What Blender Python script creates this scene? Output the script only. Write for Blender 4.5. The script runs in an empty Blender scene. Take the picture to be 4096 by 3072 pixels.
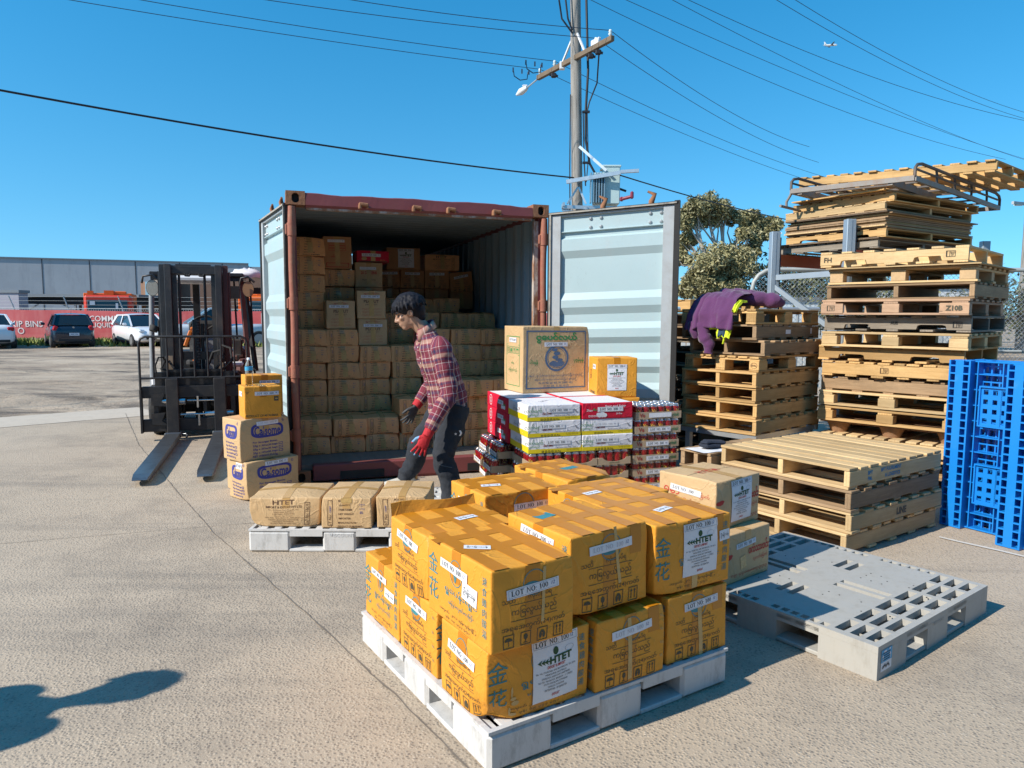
import bpy, math, random
import numpy as np
from mathutils import Vector, Matrix, noise
from math import sin, cos, pi, radians, sqrt, atan2
random.seed(7)
SC = bpy.context.scene
COL = SC.collection
V3 = Vector
# ------------------------------------------------------------------ camera, sky, sun, exposure
cam_d = bpy.data.cameras.new('camera')
cam = bpy.data.objects.new('camera', cam_d)
COL.objects.link(cam)
cam_d.sensor_width = 36.0
cam_d.lens = 25.31
cam_d.clip_start = 0.05
cam_d.clip_end = 4000
cam.location = (0, 0, 1.5333)
cam.rotation_mode = 'QUATERNION'
cam.rotation_quaternion = (Matrix.Rotation(-0.0961, 4, 'X') @ Matrix.Rotation(radians(90), 4, 'X')
         @ Matrix.Rotation(0.0055, 4, 'Z')).to_quaternion()
SC.camera = cam
SC.render.resolution_x, SC.render.resolution_y = 1024, 768
SUN_AZ = radians(30.2)      # direction the light travels, measured from +X towards +Y
SUN_EL = radians(37.0)
world = bpy.data.worlds.new('World')
SC.world = world
world.use_nodes = True
wn = world.node_tree
bg = wn.nodes['Background']
sky = wn.nodes.new('ShaderNodeTexSky')
sky.sky_type = 'NISHITA'
sky.sun_disc = False
sky.sun_elevation = SUN_EL
sky.sun_rotation = radians(270.0) - SUN_AZ      # sun stands opposite to the travel direction
sky.altitude = 0
sky.air_density = 1.3
sky.dust_density = 0.1
sky.ozone_density = 4.0
stc = wn.nodes.new('ShaderNodeTexCoord')
lift = wn.nodes.new('ShaderNodeVectorMath')     # look the sky up a little higher: a clear winter sky, even in tone down to the horizon
lift.operation = 'ADD'
lift.inputs[1].default_value = (0, 0, 0.15)
nrm = wn.nodes.new('ShaderNodeVectorMath')
nrm.operation = 'NORMALIZE'
wn.links.new(stc.outputs['Generated'], lift.inputs[0])
wn.links.new(lift.outputs[0], nrm.inputs[0])
wn.links.new(nrm.outputs[0], sky.inputs[0])
hsv = wn.nodes.new('ShaderNodeHueSaturation')
hsv.inputs['Saturation'].default_value = 1.38
hsv.inputs['Value'].default_value = 1.0
hsv.inputs['Hue'].default_value = 0.489
wn.links.new(sky.outputs[0], hsv.inputs['Color'])
wn.links.new(hsv.outputs[0], bg.inputs[0])
bg.inputs[1].default_value = 0.146
sun_d = bpy.data.lights.new('sun', 'SUN')
sun_d.energy = 4.9
sun_d.angle = radians(0.5)
sun_d.color = (1.0, 0.935, 0.835)
sun = bpy.data.objects.new('sun', sun_d)
COL.objects.link(sun)
tv = V3((cos(SUN_EL) * cos(SUN_AZ), cos(SUN_EL) * sin(SUN_AZ), -sin(SUN_EL)))
sun.rotation_mode = 'QUATERNION'
sun.rotation_quaternion = tv.to_track_quat('-Z', 'Y')
sun.location = (-8, -4, 9)
SC.view_settings.view_transform = 'Standard'
SC.view_settings.look = 'None'
SC.view_settings.exposure = 0.42
SC.view_settings.gamma = 1.0
# ------------------------------------------------------------------ materials
MATS = {}
class NT:
 """tiny node helper"""
 def __init__(s, name):
  s.m = bpy.data.materials.new(name)
  s.m.use_nodes = True
  s.t = s.m.node_tree
  s.b = s.t.nodes['Principled BSDF']
  s._obj = None
 def n(s, typ, **kw):
  nd = s.t.nodes.new('ShaderNode' + typ)
  for k, v in kw.items():
   setattr(nd, k, v)
  return nd
 def l(s, a, b):
  s.t.links.new(a, b)
 def obj(s, scale=(1, 1, 1), rot=(0, 0, 0)):
  if s._obj is None:
   s._obj = s.n('TexCoord')
  mp = s.n('Mapping')
  mp.inputs['Scale'].default_value = scale
  mp.inputs['Rotation'].default_value = rot
  s.l(s._obj.outputs['Object'], mp.inputs[0])
  return mp.outputs[0]
 def noise(s, scale, vec=None, detail=4, rough=0.6, dist=0.0):
  nd = s.n('TexNoise')
  nd.inputs['Scale'].default_value = scale
  nd.inputs['Detail'].default_value = detail
  nd.inputs['Roughness'].default_value = rough
  nd.inputs['Distortion'].default_value = dist
  s.l(vec if vec is not None else s.obj(), nd.inputs['Vector'])
  return nd.outputs['Fac']
 def vor(s, scale, vec=None, feature='F1', out='Distance', rnd=1.0):
  nd = s.n('TexVoronoi', feature=feature)
  nd.inputs['Scale'].default_value = scale
  nd.inputs['Randomness'].default_value = rnd
  s.l(vec if vec is not None else s.obj(), nd.inputs['Vector'])
  return nd.outputs[out]
 def wave(s, scale, vec=None, direction='X', dist=0, detail=2, dscale=1.0, prof='SIN'):
  nd = s.n('TexWave', bands_direction=direction, wave_profile=prof)
  nd.inputs['Scale'].default_value = scale
  nd.inputs['Distortion'].default_value = dist
  nd.inputs['Detail'].default_value = detail
  nd.inputs['Detail Scale'].default_value = dscale
  s.l(vec if vec is not None else s.obj(), nd.inputs['Vector'])
  return nd.outputs['Fac']
 def attr(s, name):
  nd = s.n('Attribute', attribute_name=name)
  return nd
 def ramp(s, fac, stops, interp='LINEAR'):
  nd = s.n('ValToRGB')
  nd.color_ramp.interpolation = interp
  e = nd.color_ramp.elements
  while len(e) < len(stops):
   e.new(0.5)
  for i, (p, c) in enumerate(stops):
   e[i].position = p
   if isinstance(c, (int, float)):
    c = (c, c, c)
   e[i].color = (c[0], c[1], c[2], 1)
  s.l(fac, nd.inputs[0])
  return nd.outputs[0]
 def mix(s, fac, a, b, mode='MIX'):
  nd = s.n('MixRGB', blend_type=mode)
  for i, x in enumerate((fac, a, b)):
   if hasattr(x, 'is_linked') or hasattr(x, 'links'):
    s.l(x, nd.inputs[i])
   elif isinstance(x, (int, float)):
    nd.inputs[i].default_value = x if i == 0 else (x, x, x, 1)
   else:
    nd.inputs[i].default_value = (x[0], x[1], x[2], 1)
  return nd.outputs[0]
 def math(s, op, a, b=None):
  nd = s.n('Math', operation=op)
  for i, x in enumerate((a, b)):
   if x is None:
    continue
   if isinstance(x, (int, float)):
    nd.inputs[i].default_value = x
   else:
    s.l(x, nd.inputs[i])
  return nd.outputs[0]
 def bump(s, h, strength=0.3, dist=0.01, prev=None):
  nd = s.n('Bump')
  nd.inputs['Strength'].default_value = strength
  nd.inputs['Distance'].default_value = dist
  s.l(h, nd.inputs['Height'])
  if prev is not None:
   s.l(prev, nd.inputs['Normal'])
  s.l(nd.outputs[0], s.b.inputs['Normal'])
  return nd.outputs[0]
 def color(s, c):
  if isinstance(c, (tuple, list)):
   s.b.inputs['Base Color'].default_value = (c[0], c[1], c[2], 1)
  else:
   s.l(c, s.b.inputs['Base Color'])
 def rough(s, r):
  if isinstance(r, (int, float)):
   s.b.inputs['Roughness'].default_value = r
  else:
   s.l(r, s.b.inputs['Roughness'])
 def metal(s, v):
  s.b.inputs['Metallic'].default_value = v
 def spec(s, v):
  s.b.inputs['Specular IOR Level'].default_value = v
def sc(c, f):
 return tuple(x * f for x in c)
def M(name, c, rough=0.6, metal=0.0, var=0.12, vscale=6.0, bump=0.0, bscale=40.0, spec=0.5, dirt=None, dscale=3.0, damt=0.4, rnd=0.0, coat=0.0):
 """general painted / plain surface with uneven colour"""
 if name in MATS:
  return MATS[name]
 t = NT(name)
 col = t.mix(t.noise(vscale), sc(c, 1 - var), sc(c, 1 + var))
 if rnd:
  a = t.attr('rnd').outputs['Fac']
  col = t.mix(1.0, col, t.ramp(a, [(0, 1 - rnd), (1, 1 + rnd * 0.6)]), 'MULTIPLY')
 if dirt is not None:
  f = t.ramp(t.noise(dscale, detail=8, rough=0.7), [(0.48, 0.0), (0.72, damt)])
  col = t.mix(f, col, dirt)
 t.color(col)
 t.rough(rough)
 t.metal(metal)
 t.spec(spec)
 if coat:
  t.b.inputs['Coat Weight'].default_value = coat
 if bump:
  t.bump(t.noise(bscale, detail=5), bump, 0.01)
 MATS[name] = t.m
 return t.m
def glass_mat(name, c, rough=0.05, trans=1.0):
 if name in MATS:
  return MATS[name]
 t = NT(name)
 t.color(c)
 t.rough(rough)
 t.b.inputs['Transmission Weight'].default_value = trans
 t.b.inputs['IOR'].default_value = 1.2
 MATS[name] = t.m
 return t.m
# ------------------------------------------------------------------ mesh builder
_TXT = {}
def text_geo(s, bold=0.0, res=2):
 key = (s, bold, res)
 if key in _TXT:
  return _TXT[key]
 c = bpy.data.curves.new('t', 'FONT')
 c.body = s
 c.resolution_u = res
 c.fill_mode = 'FRONT'
 c.offset = bold
 o = bpy.data.objects.new('t', c)
 COL.objects.link(o)
 dg = bpy.context.evaluated_depsgraph_get()
 m = o.evaluated_get(dg).to_mesh()
 vs = np.array([v.co[:2] for v in m.vertices], float).reshape(-1, 2)
 fs = [tuple(p.vertices) for p in m.polygons]
 bpy.data.objects.remove(o)
 bpy.data.curves.remove(c)
 lo, hi = vs.min(0), vs.max(0)
 _TXT[key] = (vs - (lo + hi) / 2, fs, hi - lo)
 return _TXT[key]
_SERIF = {}
def serif_geo(s):
 """small set of upright serif capitals and figures, cap height 1"""
 if s in _SERIF:
  return _SERIF[s]
 P = []
 def rect(x0, y0, x1, y1):
  P.append([(x0, y0), (x1, y0), (x1, y1), (x0, y1)])
 def ring(cx, cy, rx, ry, tx, ty, n=18):
  for i in range(n):
   a0, a1 = 2 * pi * i / n, 2 * pi * (i + 1) / n
   P.append([(cx + (rx - tx) * cos(a0), cy + (ry - ty) * sin(a0)), (cx + rx * cos(a0), cy + ry * sin(a0)),
       (cx + rx * cos(a1), cy + ry * sin(a1)), (cx + (rx - tx) * cos(a1), cy + (ry - ty) * sin(a1))])
 x = 0
 for ch in s:
  if ch == ' ':
   x += 0.42; continue
  if ch == 'L':
   rect(x + .1, 0, x + .26, 1); rect(x, .92, x + .36, 1); rect(x, 0, x + .62, .08); rect(x + .56, .05, x + .62, .26); x += .72
  elif ch == 'O':
   ring(x + .36, .5, .36, .52, .16, .08); x += .8
  elif ch == 'T':
   rect(x + .25, 0, x + .41, 1); rect(x, .92, x + .65, 1); rect(x, .76, x + .05, .95); rect(x + .6, .76, x + .65, .95); rect(x + .14, 0, x + .5, .05); x += .74
  elif ch == 'N':
   rect(x + .08, 0, x + .16, 1); rect(x + .58, 0, x + .66, 1); P.append([(x + .05, 1), (x + .62, 0), (x + .66, .08), (x + .2, 1)])
   rect(x, .95, x + .2, 1); rect(x, 0, x + .24, .05); rect(x + .5, .95, x + .75, 1); x += .82
  elif ch == '1':
   rect(x + .16, 0, x + .32, 1); rect(x + .04, 0, x + .43, .05); P.append([(x + .02, .82), (x + .17, .88), (x + .17, 1), (x + .02, .86)]); x += .54
  elif ch == '0':
   ring(x + .25, .5, .25, .51, .13, .08); x += .56
  elif ch == ';':
   rect(x + .05, .5, x + .16, .62); P.append([(x + .05, 0), (x + .08, -.12), (x + .16, .02), (x + .16, .12)]); x += .26
  else:
   x += .3
 vs, fs = [], []
 for q in P:
  fs.append(tuple(range(len(vs), len(vs) + len(q)))); vs += q
 vs = np.array(vs, float)
 lo, hi = vs.min(0), vs.max(0)
 _SERIF[s] = (vs - (lo + hi) / 2, fs, hi - lo)
 return _SERIF[s]
class MB:
 def __init__(s):
  s.V, s.F, s.MI, s.SM, s.R = [], [], [], [], []
  s.warp = None
 def add(s, vs, fs, m=0, smooth=False, rnd=None):
  o = len(s.V)
  r = random.random() if rnd is None else rnd
  s.V += [tuple(v) for v in vs]
  s.R += [r] * len(vs)
  for f in fs:
   s.F.append(tuple(i + o for i in f))
   s.MI.append(m)
   s.SM.append(smooth)
  return s
 def box(s, cx, cy, cz, sx, sy, sz, m=0, bev=0.0, rot=None, rnd=None, taper=None):
  hx, hy, hz = sx / 2, sy / 2, sz / 2
  if bev <= 0:
   vs = [(x, y, z) for z in (-hz, hz) for y in (-hy, hy) for x in (-hx, hx)]
   fs = [(0, 2, 3, 1), (4, 5, 7, 6), (0, 1, 5, 4), (2, 6, 7, 3), (0, 4, 6, 2), (1, 3, 7, 5)]
  else:
   b = min(bev, hx * .9, hy * .9, hz * .9)
   vs, ix = [], {}
   for X in (-1, 1):
    for Y in (-1, 1):
     for Z in (-1, 1):
      for ax in range(3):
       p = [X * (hx - b), Y * (hy - b), Z * (hz - b)]
       p[ax] += (X, Y, Z)[ax] * b
       ix[X, Y, Z, ax] = len(vs); vs.append(tuple(p))
   fs = []
   for ax in range(3):
    u, v = [(1, 2), (2, 0), (0, 1)][ax]
    for sg in (-1, 1):
     q = []
     for a, c in ((-1, -1), (1, -1), (1, 1), (-1, 1)):
      k = [0, 0, 0]; k[ax] = sg; k[u] = a; k[v] = c
      q.append(ix[k[0], k[1], k[2], ax])
     fs.append(tuple(q) if sg > 0 else tuple(q[::-1]))
   for ax in range(3):
    u, v = [(1, 2), (2, 0), (0, 1)][ax]
    for a in (-1, 1):
     for c in (-1, 1):
      q = []
      for sg, fa in ((-1, u), (1, u), (1, v), (-1, v)):
       k = [0, 0, 0]; k[ax] = sg; k[u] = a; k[v] = c
       q.append(ix[k[0], k[1], k[2], fa])
      fs.append(tuple(q) if a * c < 0 else tuple(q[::-1]))
   for X in (-1, 1):
    for Y in (-1, 1):
     for Z in (-1, 1):
      q = [ix[X, Y, Z, a] for a in range(3)]
      fs.append(tuple(q) if X * Y * Z > 0 else tuple(q[::-1]))
  if taper is not None:
   vs = [(x * (1 + taper * z / sz), y * (1 + taper * z / sz), z) for x, y, z in vs]
  if rot is not None:
   vs = [tuple(rot @ V3(v)) for v in vs]
  vs = [(v[0] + cx, v[1] + cy, v[2] + cz) for v in vs]
  return s.add(vs, fs, m, False, rnd)
 def beam(s, p0, p1, w, h, m=0, up=(0, 0, 1), bev=0.0, rnd=None):
  """rectangular bar from p0 to p1, w across, h along up"""
  p0, p1 = V3(p0), V3(p1)
  d = (p1 - p0)
  L = d.length
  d.normalize()
  up = V3(up)
  side = d.cross(up)
  if side.length < 1e-4:
   side = d.cross(V3((1, 0, 0)))
  side.normalize()
  u = side.cross(d)
  R = Matrix((d, side, u)).transposed()
  c = (p0 + p1) / 2
  return s.box(c.x, c.y, c.z, L, w, h, m, bev, R, rnd)
 def cyl(s, p0, p1, r0, r1=None, n=12, m=0, cap=True, smooth=True, rnd=None):
  return s.tube([p0, p1], [r0, r0 if r1 is None else r1], n, m, cap, smooth, rnd)
 def tube(s, pts, r, n=8, m=0, cap=True, smooth=True, rnd=None, closed=False):
  pts = [V3(p) for p in pts]
  k = len(pts)
  if not isinstance(r, (list, tuple)):
   r = [r] * k
  vs = []
  prev = None
  for i, p in enumerate(pts):
   if closed:
    d = pts[(i + 1) % k] - pts[i - 1]
   else:
    d = pts[min(i + 1, k - 1)] - pts[max(i - 1, 0)]
   if d.length < 1e-9:
    d = V3((0, 0, 1))
   d.normalize()
   if prev is None:
    a = V3((0, 0, 1)) if abs(d.z) < 0.9 else V3((1, 0, 0))
    a = a - d * a.dot(d)
   else:
    a = prev - d * prev.dot(d)
    if a.length < 1e-6:
     a = V3((1, 0, 0)) - d * d.x
   a.normalize()
   prev = a
   b = d.cross(a)
   for j in range(n):
    t = 2 * pi * j / n
    vs.append(tuple(p + (a * cos(t) + b * sin(t)) * r[i]))
  fs = []
  for i in range(k if closed else k - 1):
   i2 = (i + 1) % k
   for j in range(n):
    fs.append((i * n + j, i * n + (j + 1) % n, i2 * n + (j + 1) % n, i2 * n + j))
  if cap and not closed:
   o = len(vs)
   vs2 = vs[:n] + vs[-n:]
   s.add(vs, fs, m, smooth, rnd)
   s.add(vs2, [tuple(range(n - 1, -1, -1)), tuple(range(n, 2 * n))], m, False, s.R[-1])
   return s
  return s.add(vs, fs, m, smooth, rnd)
 def lathe(s, prof, n=20, m=0, c=(0, 0, 0), smooth=True, mats=None):
  vs, fs = [], []
  for r, z in prof:
   for j in range(n):
    t = 2 * pi * j / n
    vs.append((c[0] + r * cos(t), c[1] + r * sin(t), c[2] + z))
  o = len(s.F)
  for i in range(len(prof) - 1):
   for j in range(n):
    fs.append((i * n + j, i * n + (j + 1) % n, (i + 1) * n + (j + 1) % n, (i + 1) * n + j))
  s.add(vs, fs, m, smooth)
  if mats:
   for i in range(len(prof) - 1):
    for j in range(n):
     s.MI[o + i * n + j] = mats[i]
  return s
 def quad(s, a, b, c, d, m=0):
  return s.add([a, b, c, d], [(0, 1, 2, 3)], m)
 def prism(s, pts, fn, d0, d1, m=0, smooth=False):
  """2D outline extruded: fn(u, v, d) gives the point"""
  n = len(pts)
  vs = [tuple(fn(u, v, d0)) for u, v in pts] + [tuple(fn(u, v, d1)) for u, v in pts]
  fs = [tuple(range(n - 1, -1, -1)), tuple(range(n, 2 * n))] + [(i, (i + 1) % n, n + (i + 1) % n, n + i) for i in range(n)]
  return s.add(vs, fs, m, smooth)
 def plate(s, xs, ys, solid, z0, z1, fn=None, m=0, rnd=None):
  """slab with rectangular openings; solid(i, j) says whether a cell is filled"""
  fn = fn or (lambda x, y, z: (x, y, z))
  ix, vs, fs = {}, [], []
  def vert(i, j, k):
   if (i, j, k) not in ix:
    ix[i, j, k] = len(vs)
    vs.append(tuple(fn(xs[i], ys[j], z1 if k else z0)))
   return ix[i, j, k]
  nx, ny = len(xs) - 1, len(ys) - 1
  S = lambda i, j: 0 <= i < nx and 0 <= j < ny and solid(i, j)
  for i in range(nx):
   for j in range(ny):
    if not S(i, j):
     continue
    fs.append((vert(i, j, 1), vert(i + 1, j, 1), vert(i + 1, j + 1, 1), vert(i, j + 1, 1)))
    fs.append((vert(i, j, 0), vert(i, j + 1, 0), vert(i + 1, j + 1, 0), vert(i + 1, j, 0)))
    if not S(i - 1, j):
     fs.append((vert(i, j, 0), vert(i, j, 1), vert(i, j + 1, 1), vert(i, j + 1, 0)))
    if not S(i + 1, j):
     fs.append((vert(i + 1, j, 0), vert(i + 1, j + 1, 0), vert(i + 1, j + 1, 1), vert(i + 1, j, 1)))
    if not S(i, j - 1):
     fs.append((vert(i, j, 0), vert(i + 1, j, 0), vert(i + 1, j, 1), vert(i, j, 1)))
    if not S(i, j + 1):
     fs.append((vert(i, j + 1, 0), vert(i, j + 1, 1), vert(i + 1, j + 1, 1), vert(i + 1, j + 1, 0)))
  return s.add(vs, fs, m, False, rnd)
 def flat(s, geo, fn, cx, cy, h=None, w=None, m=0, ang=0.0, e=0.0, slant=0.0, ref=None):
  """flat 2D geometry laid on a surface: fn(u, v, e) -> point; h = height of the body of the writing"""
  vs, fs, size = geo
  k = (h / (ref or size[1])) if h else w / size[0]
  kx = (w / size[0]) if w else k
  ca, sa = cos(ang), sin(ang)
  out = []
  for x, y in vs:
   x, y = x * kx + slant * y * k, y * k
   out.append(tuple(fn(cx + ca * x - sa * y, cy + sa * x + ca * y, e)))
  return s.add(out, fs, m)
 def text(s, t, fn, cx, cy, h=None, w=None, m=0, ang=0.0, e=0.0, bold=0.0, res=2, slant=0.0):
  if not t:
   return s
  return s.flat(text_geo(t, bold, res), fn, cx, cy, h, w, m, ang, e, slant)
 def rect(s, fn, cx, cy, w, h, m=0, e=0.0, ang=0.0, nu=1, nv=1):
  ca, sa = cos(ang), sin(ang)
  vs, fs = [], []
  for j in range(nv + 1):
   for i in range(nu + 1):
    x, y = (i / nu - .5) * w, (j / nv - .5) * h
    vs.append(tuple(fn(cx + ca * x - sa * y, cy + sa * x + ca * y, e)))
  for j in range(nv):
   for i in range(nu):
    a = j * (nu + 1) + i
    fs.append((a, a + 1, a + nu + 2, a + nu + 1))
  return s.add(vs, fs, m, nu > 1 or nv > 1)
 def frame(s, fn, cx, cy, w, h, t, m=0, e=0.0):
  s.rect(fn, cx, cy + h / 2 - t / 2, w, t, m, e, nu=4); s.rect(fn, cx, cy - h / 2 + t / 2, w, t, m, e, nu=4)
  s.rect(fn, cx - w / 2 + t / 2, cy, t, h - 2 * t, m, e, nv=3); s.rect(fn, cx + w / 2 - t / 2, cy, t, h - 2 * t, m, e, nv=3)
  return s
 def disc(s, fn, cx, cy, rx, ry, m=0, e=0.0, n=20, r0=0.0):
  vs, fs = [], []
  if r0 <= 0:
   vs = [tuple(fn(cx + rx * cos(2 * pi * i / n), cy + ry * sin(2 * pi * i / n), e)) for i in range(n)]
   return s.add(vs, [tuple(range(n))], m)
  for i in range(n):
   c, d = cos(2 * pi * i / n), sin(2 * pi * i / n)
   vs += [tuple(fn(cx + rx * r0 * c, cy + ry * r0 * d, e)), tuple(fn(cx + rx * c, cy + ry * d, e))]
  fs = [(2 * i, 2 * i + 1, (2 * i + 3) % (2 * n), (2 * i + 2) % (2 * n)) for i in range(n)]
  return s.add(vs, fs, m)
 def merge(s, o, mat=None, fn=None):
  vs = o.V if fn is None else [tuple(fn(V3(v))) for v in o.V]
  off = len(s.V)
  s.V += vs; s.R += o.R
  s.F += [tuple(i + off for i in f) for f in o.F]
  s.MI += o.MI if mat is None else [mat] * len(o.MI)
  s.SM += o.SM
  return s
 def mesh(s, name, mats):
  me = bpy.data.meshes.new(name)
  vs = s.V if s.warp is None else [s.warp(v) for v in s.V]
  me.from_pydata(vs, [], s.F)
  for m in (mats if isinstance(mats, (list, tuple)) else [mats]):
   me.materials.append(m)
  me.polygons.foreach_set('material_index', s.MI)
  me.polygons.foreach_set('use_smooth', s.SM)
  a = me.attributes.new('rnd', 'FLOAT', 'POINT')
  a.data.foreach_set('value', s.R)
  me.update()
  return me
 def build(s, name, mats, parent=None, loc=None, rz=None):
  o = bpy.data.objects.new(name, s.mesh(name, mats))
  COL.objects.link(o)
  if parent is not None:
   o.parent = parent
  if loc is not None:
   o.location = loc
  if rz is not None:
   o.rotation_euler = (0, 0, rz)
  return o
def build_each(m, name, mats, parent=None):
 """every separate solid in the builder becomes an object of its own"""
 par = list(range(len(m.V)))
 def find(a):
  while par[a] != a:
   par[a] = par[par[a]]
   a = par[a]
  return a
 for f in m.F:
  for k in f[1:]:
   par[find(k)] = find(f[0])
 groups = {}
 for i, f in enumerate(m.F):
  groups.setdefault(find(f[0]), []).append(i)
 for fs in groups.values():
  q = MB()
  ids = {}
  for i in fs:
   for k in m.F[i]:
    if k not in ids:
     ids[k] = len(q.V)
     q.V.append(m.V[k]); q.R.append(m.R[k])
   q.F.append(tuple(ids[k] for k in m.F[i])); q.MI.append(m.MI[i]); q.SM.append(m.SM[i])
  q.build(name, mats, parent)
def tag(o, label, cat, group=None):
 o['label'] = label
 o['category'] = cat
 if group:
  o['group'] = group
 return o
def thing(name, label, cat, loc=(0, 0, 0), rz=0.0, group=None):
 o = bpy.data.objects.new(name, None)
 o.empty_display_size = 0.1
 COL.objects.link(o)
 o.location = loc
 o.rotation_euler = (0, 0, rz)
 return tag(o, label, cat, group)
def structure(o):
 o['kind'] = 'structure'
 return o
def inst(name, me, parent=None, loc=None, rz=None):
 o = bpy.data.objects.new(name, me)
 COL.objects.link(o)
 if parent is not None:
  o.parent = parent
 if loc is not None:
  o.location = loc
 if rz is not None:
  o.rotation_euler = (0, 0, rz)
 return o
def copy_tree(o, parent=None, label=None):
 c = o.copy()
 COL.objects.link(c)
 if parent is not None:
  c.parent = parent
 if label:
  c['label'] = label
 for ch in list(o.children):
  copy_tree(ch, c)
 return c
def XY(a, b, o, th, z=0.0):
 """point a along, b across a frame with origin o turned by th"""
 return (o[0] + a * cos(th) - b * sin(th), o[1] + a * sin(th) + b * cos(th), z)
def lerp(a, b, t):
 return a + (b - a) * t
# fn for text on axis-aligned local planes
def plane_fn(o, ux, vx):
 o, ux, vx = V3(o), V3(ux).normalized(), V3(vx).normalized()
 n = ux.cross(vx)
 return lambda u, v, e: o + ux * u + vx * v + n * e
# ================================================================== SETTING: ground
def ground_mats():
 t = NT('exposed_aggregate')
 v = t.obj()
 n1 = t.noise(0.55, v, 6, 0.6)
 peb = t.vor(76, v)
 pcol = t.vor(76, v, out='Color')
 bw = t.n('RGBToBW'); t.l(pcol, bw.inputs[0])
 stone = t.ramp(bw.outputs[0], [(0.1, (.13, .11, .095)), (0.4, (.29, .235, .175)), (0.7, (.42, .345, .255)), (0.95, (.56, .48, .38))])
 matrix = t.mix(n1, (.395, .315, .228), (.475, .385, .285))
 fac = t.ramp(peb, [(0.22, 1.0), (0.5, 0.0)])
 fac = t.math('MULTIPLY', fac, t.ramp(t.noise(1.7, v, 6, .7), [(0.3, .5), (.7, .95)]))
 c = t.mix(fac, matrix, stone)
 fine = t.noise(210, v, 2, .7)
 c = t.mix(0.55, c, t.ramp(fine, [(.3, .6), (.7, 1.25)]), 'MULTIPLY')
 st = t.ramp(t.noise(0.75, v, 10, .78), [(.47, 0.0), (.66, .62)])
 c = t.mix(st, c, (.20, .165, .13))
 ty = t.math('MULTIPLY', t.ramp(t.noise(1.1, t.obj((.16, 2.2, 1), (0, 0, .7)), 5, .6), [(.54, 0), (.66, .5)]), t.ramp(t.noise(40, v, 4, .7), [(.35, .2), (.6, 1)]))
 c = t.mix(ty, c, (.15, .13, .11))
 pale = t.ramp(t.noise(.35, t.obj((1, .6, 1)), 7, .65), [(.5, 0), (.75, .45)])
 c = t.mix(pale, c, (.52, .43, .325))
 t.color(c); t.rough(.85)
 b1 = t.bump(t.ramp(peb, [(0, 1.0), (.6, 0.0)]), .5, .006)
 t.bump(fine, .35, .004, b1)
 MATS['concrete'] = t.m
 t = NT('trowelled_concrete')
 v = t.obj()
 c = t.mix(t.noise(2.2, v, 8, .7), (.44, .375, .295), (.54, .47, .38))
 c = t.mix(t.ramp(t.noise(9, v, 8, .75), [(.5, 0), (.8, .5)]), c, (.24, .215, .18))
 t.color(c); t.rough(.9); t.bump(t.noise(60, v, 6, .7), .35, .006)
 MATS['smooth_concrete'] = t.m
 t = NT('rutted_dirt')
 v = t.obj()
 n = t.noise(.28, v, 9, .65)
 ruts = t.noise(.55, t.obj((.5, 1.1, 1), (0, 0, .25)), 9, .66, .9)
 c = t.ramp(n, [(.3, (.22, .16, .11)), (.5, (.40, .31, .22)), (.7, (.52, .42, .31))])
 c = t.mix(t.ramp(ruts, [(.40, .85), (.53, 0)]), c, (.085, .064, .046))
 g = t.vor(38, v)
 c = t.mix(t.ramp(g, [(.0, .45), (.5, 0)]), c, (.40, .36, .31))
 t.color(c); t.rough(.95)
 b = t.bump(ruts, .9, .16)
 t.bump(t.noise(14, v, 6, .7), .7, .04, b)
 MATS['dirt'] = t.m
 M('joint', (.17, .14, .11), .95, var=.4, vscale=20)
 M('grass', (.22, .25, .055), .8, var=.35, vscale=3, rnd=.5)
ground_mats()
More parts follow.
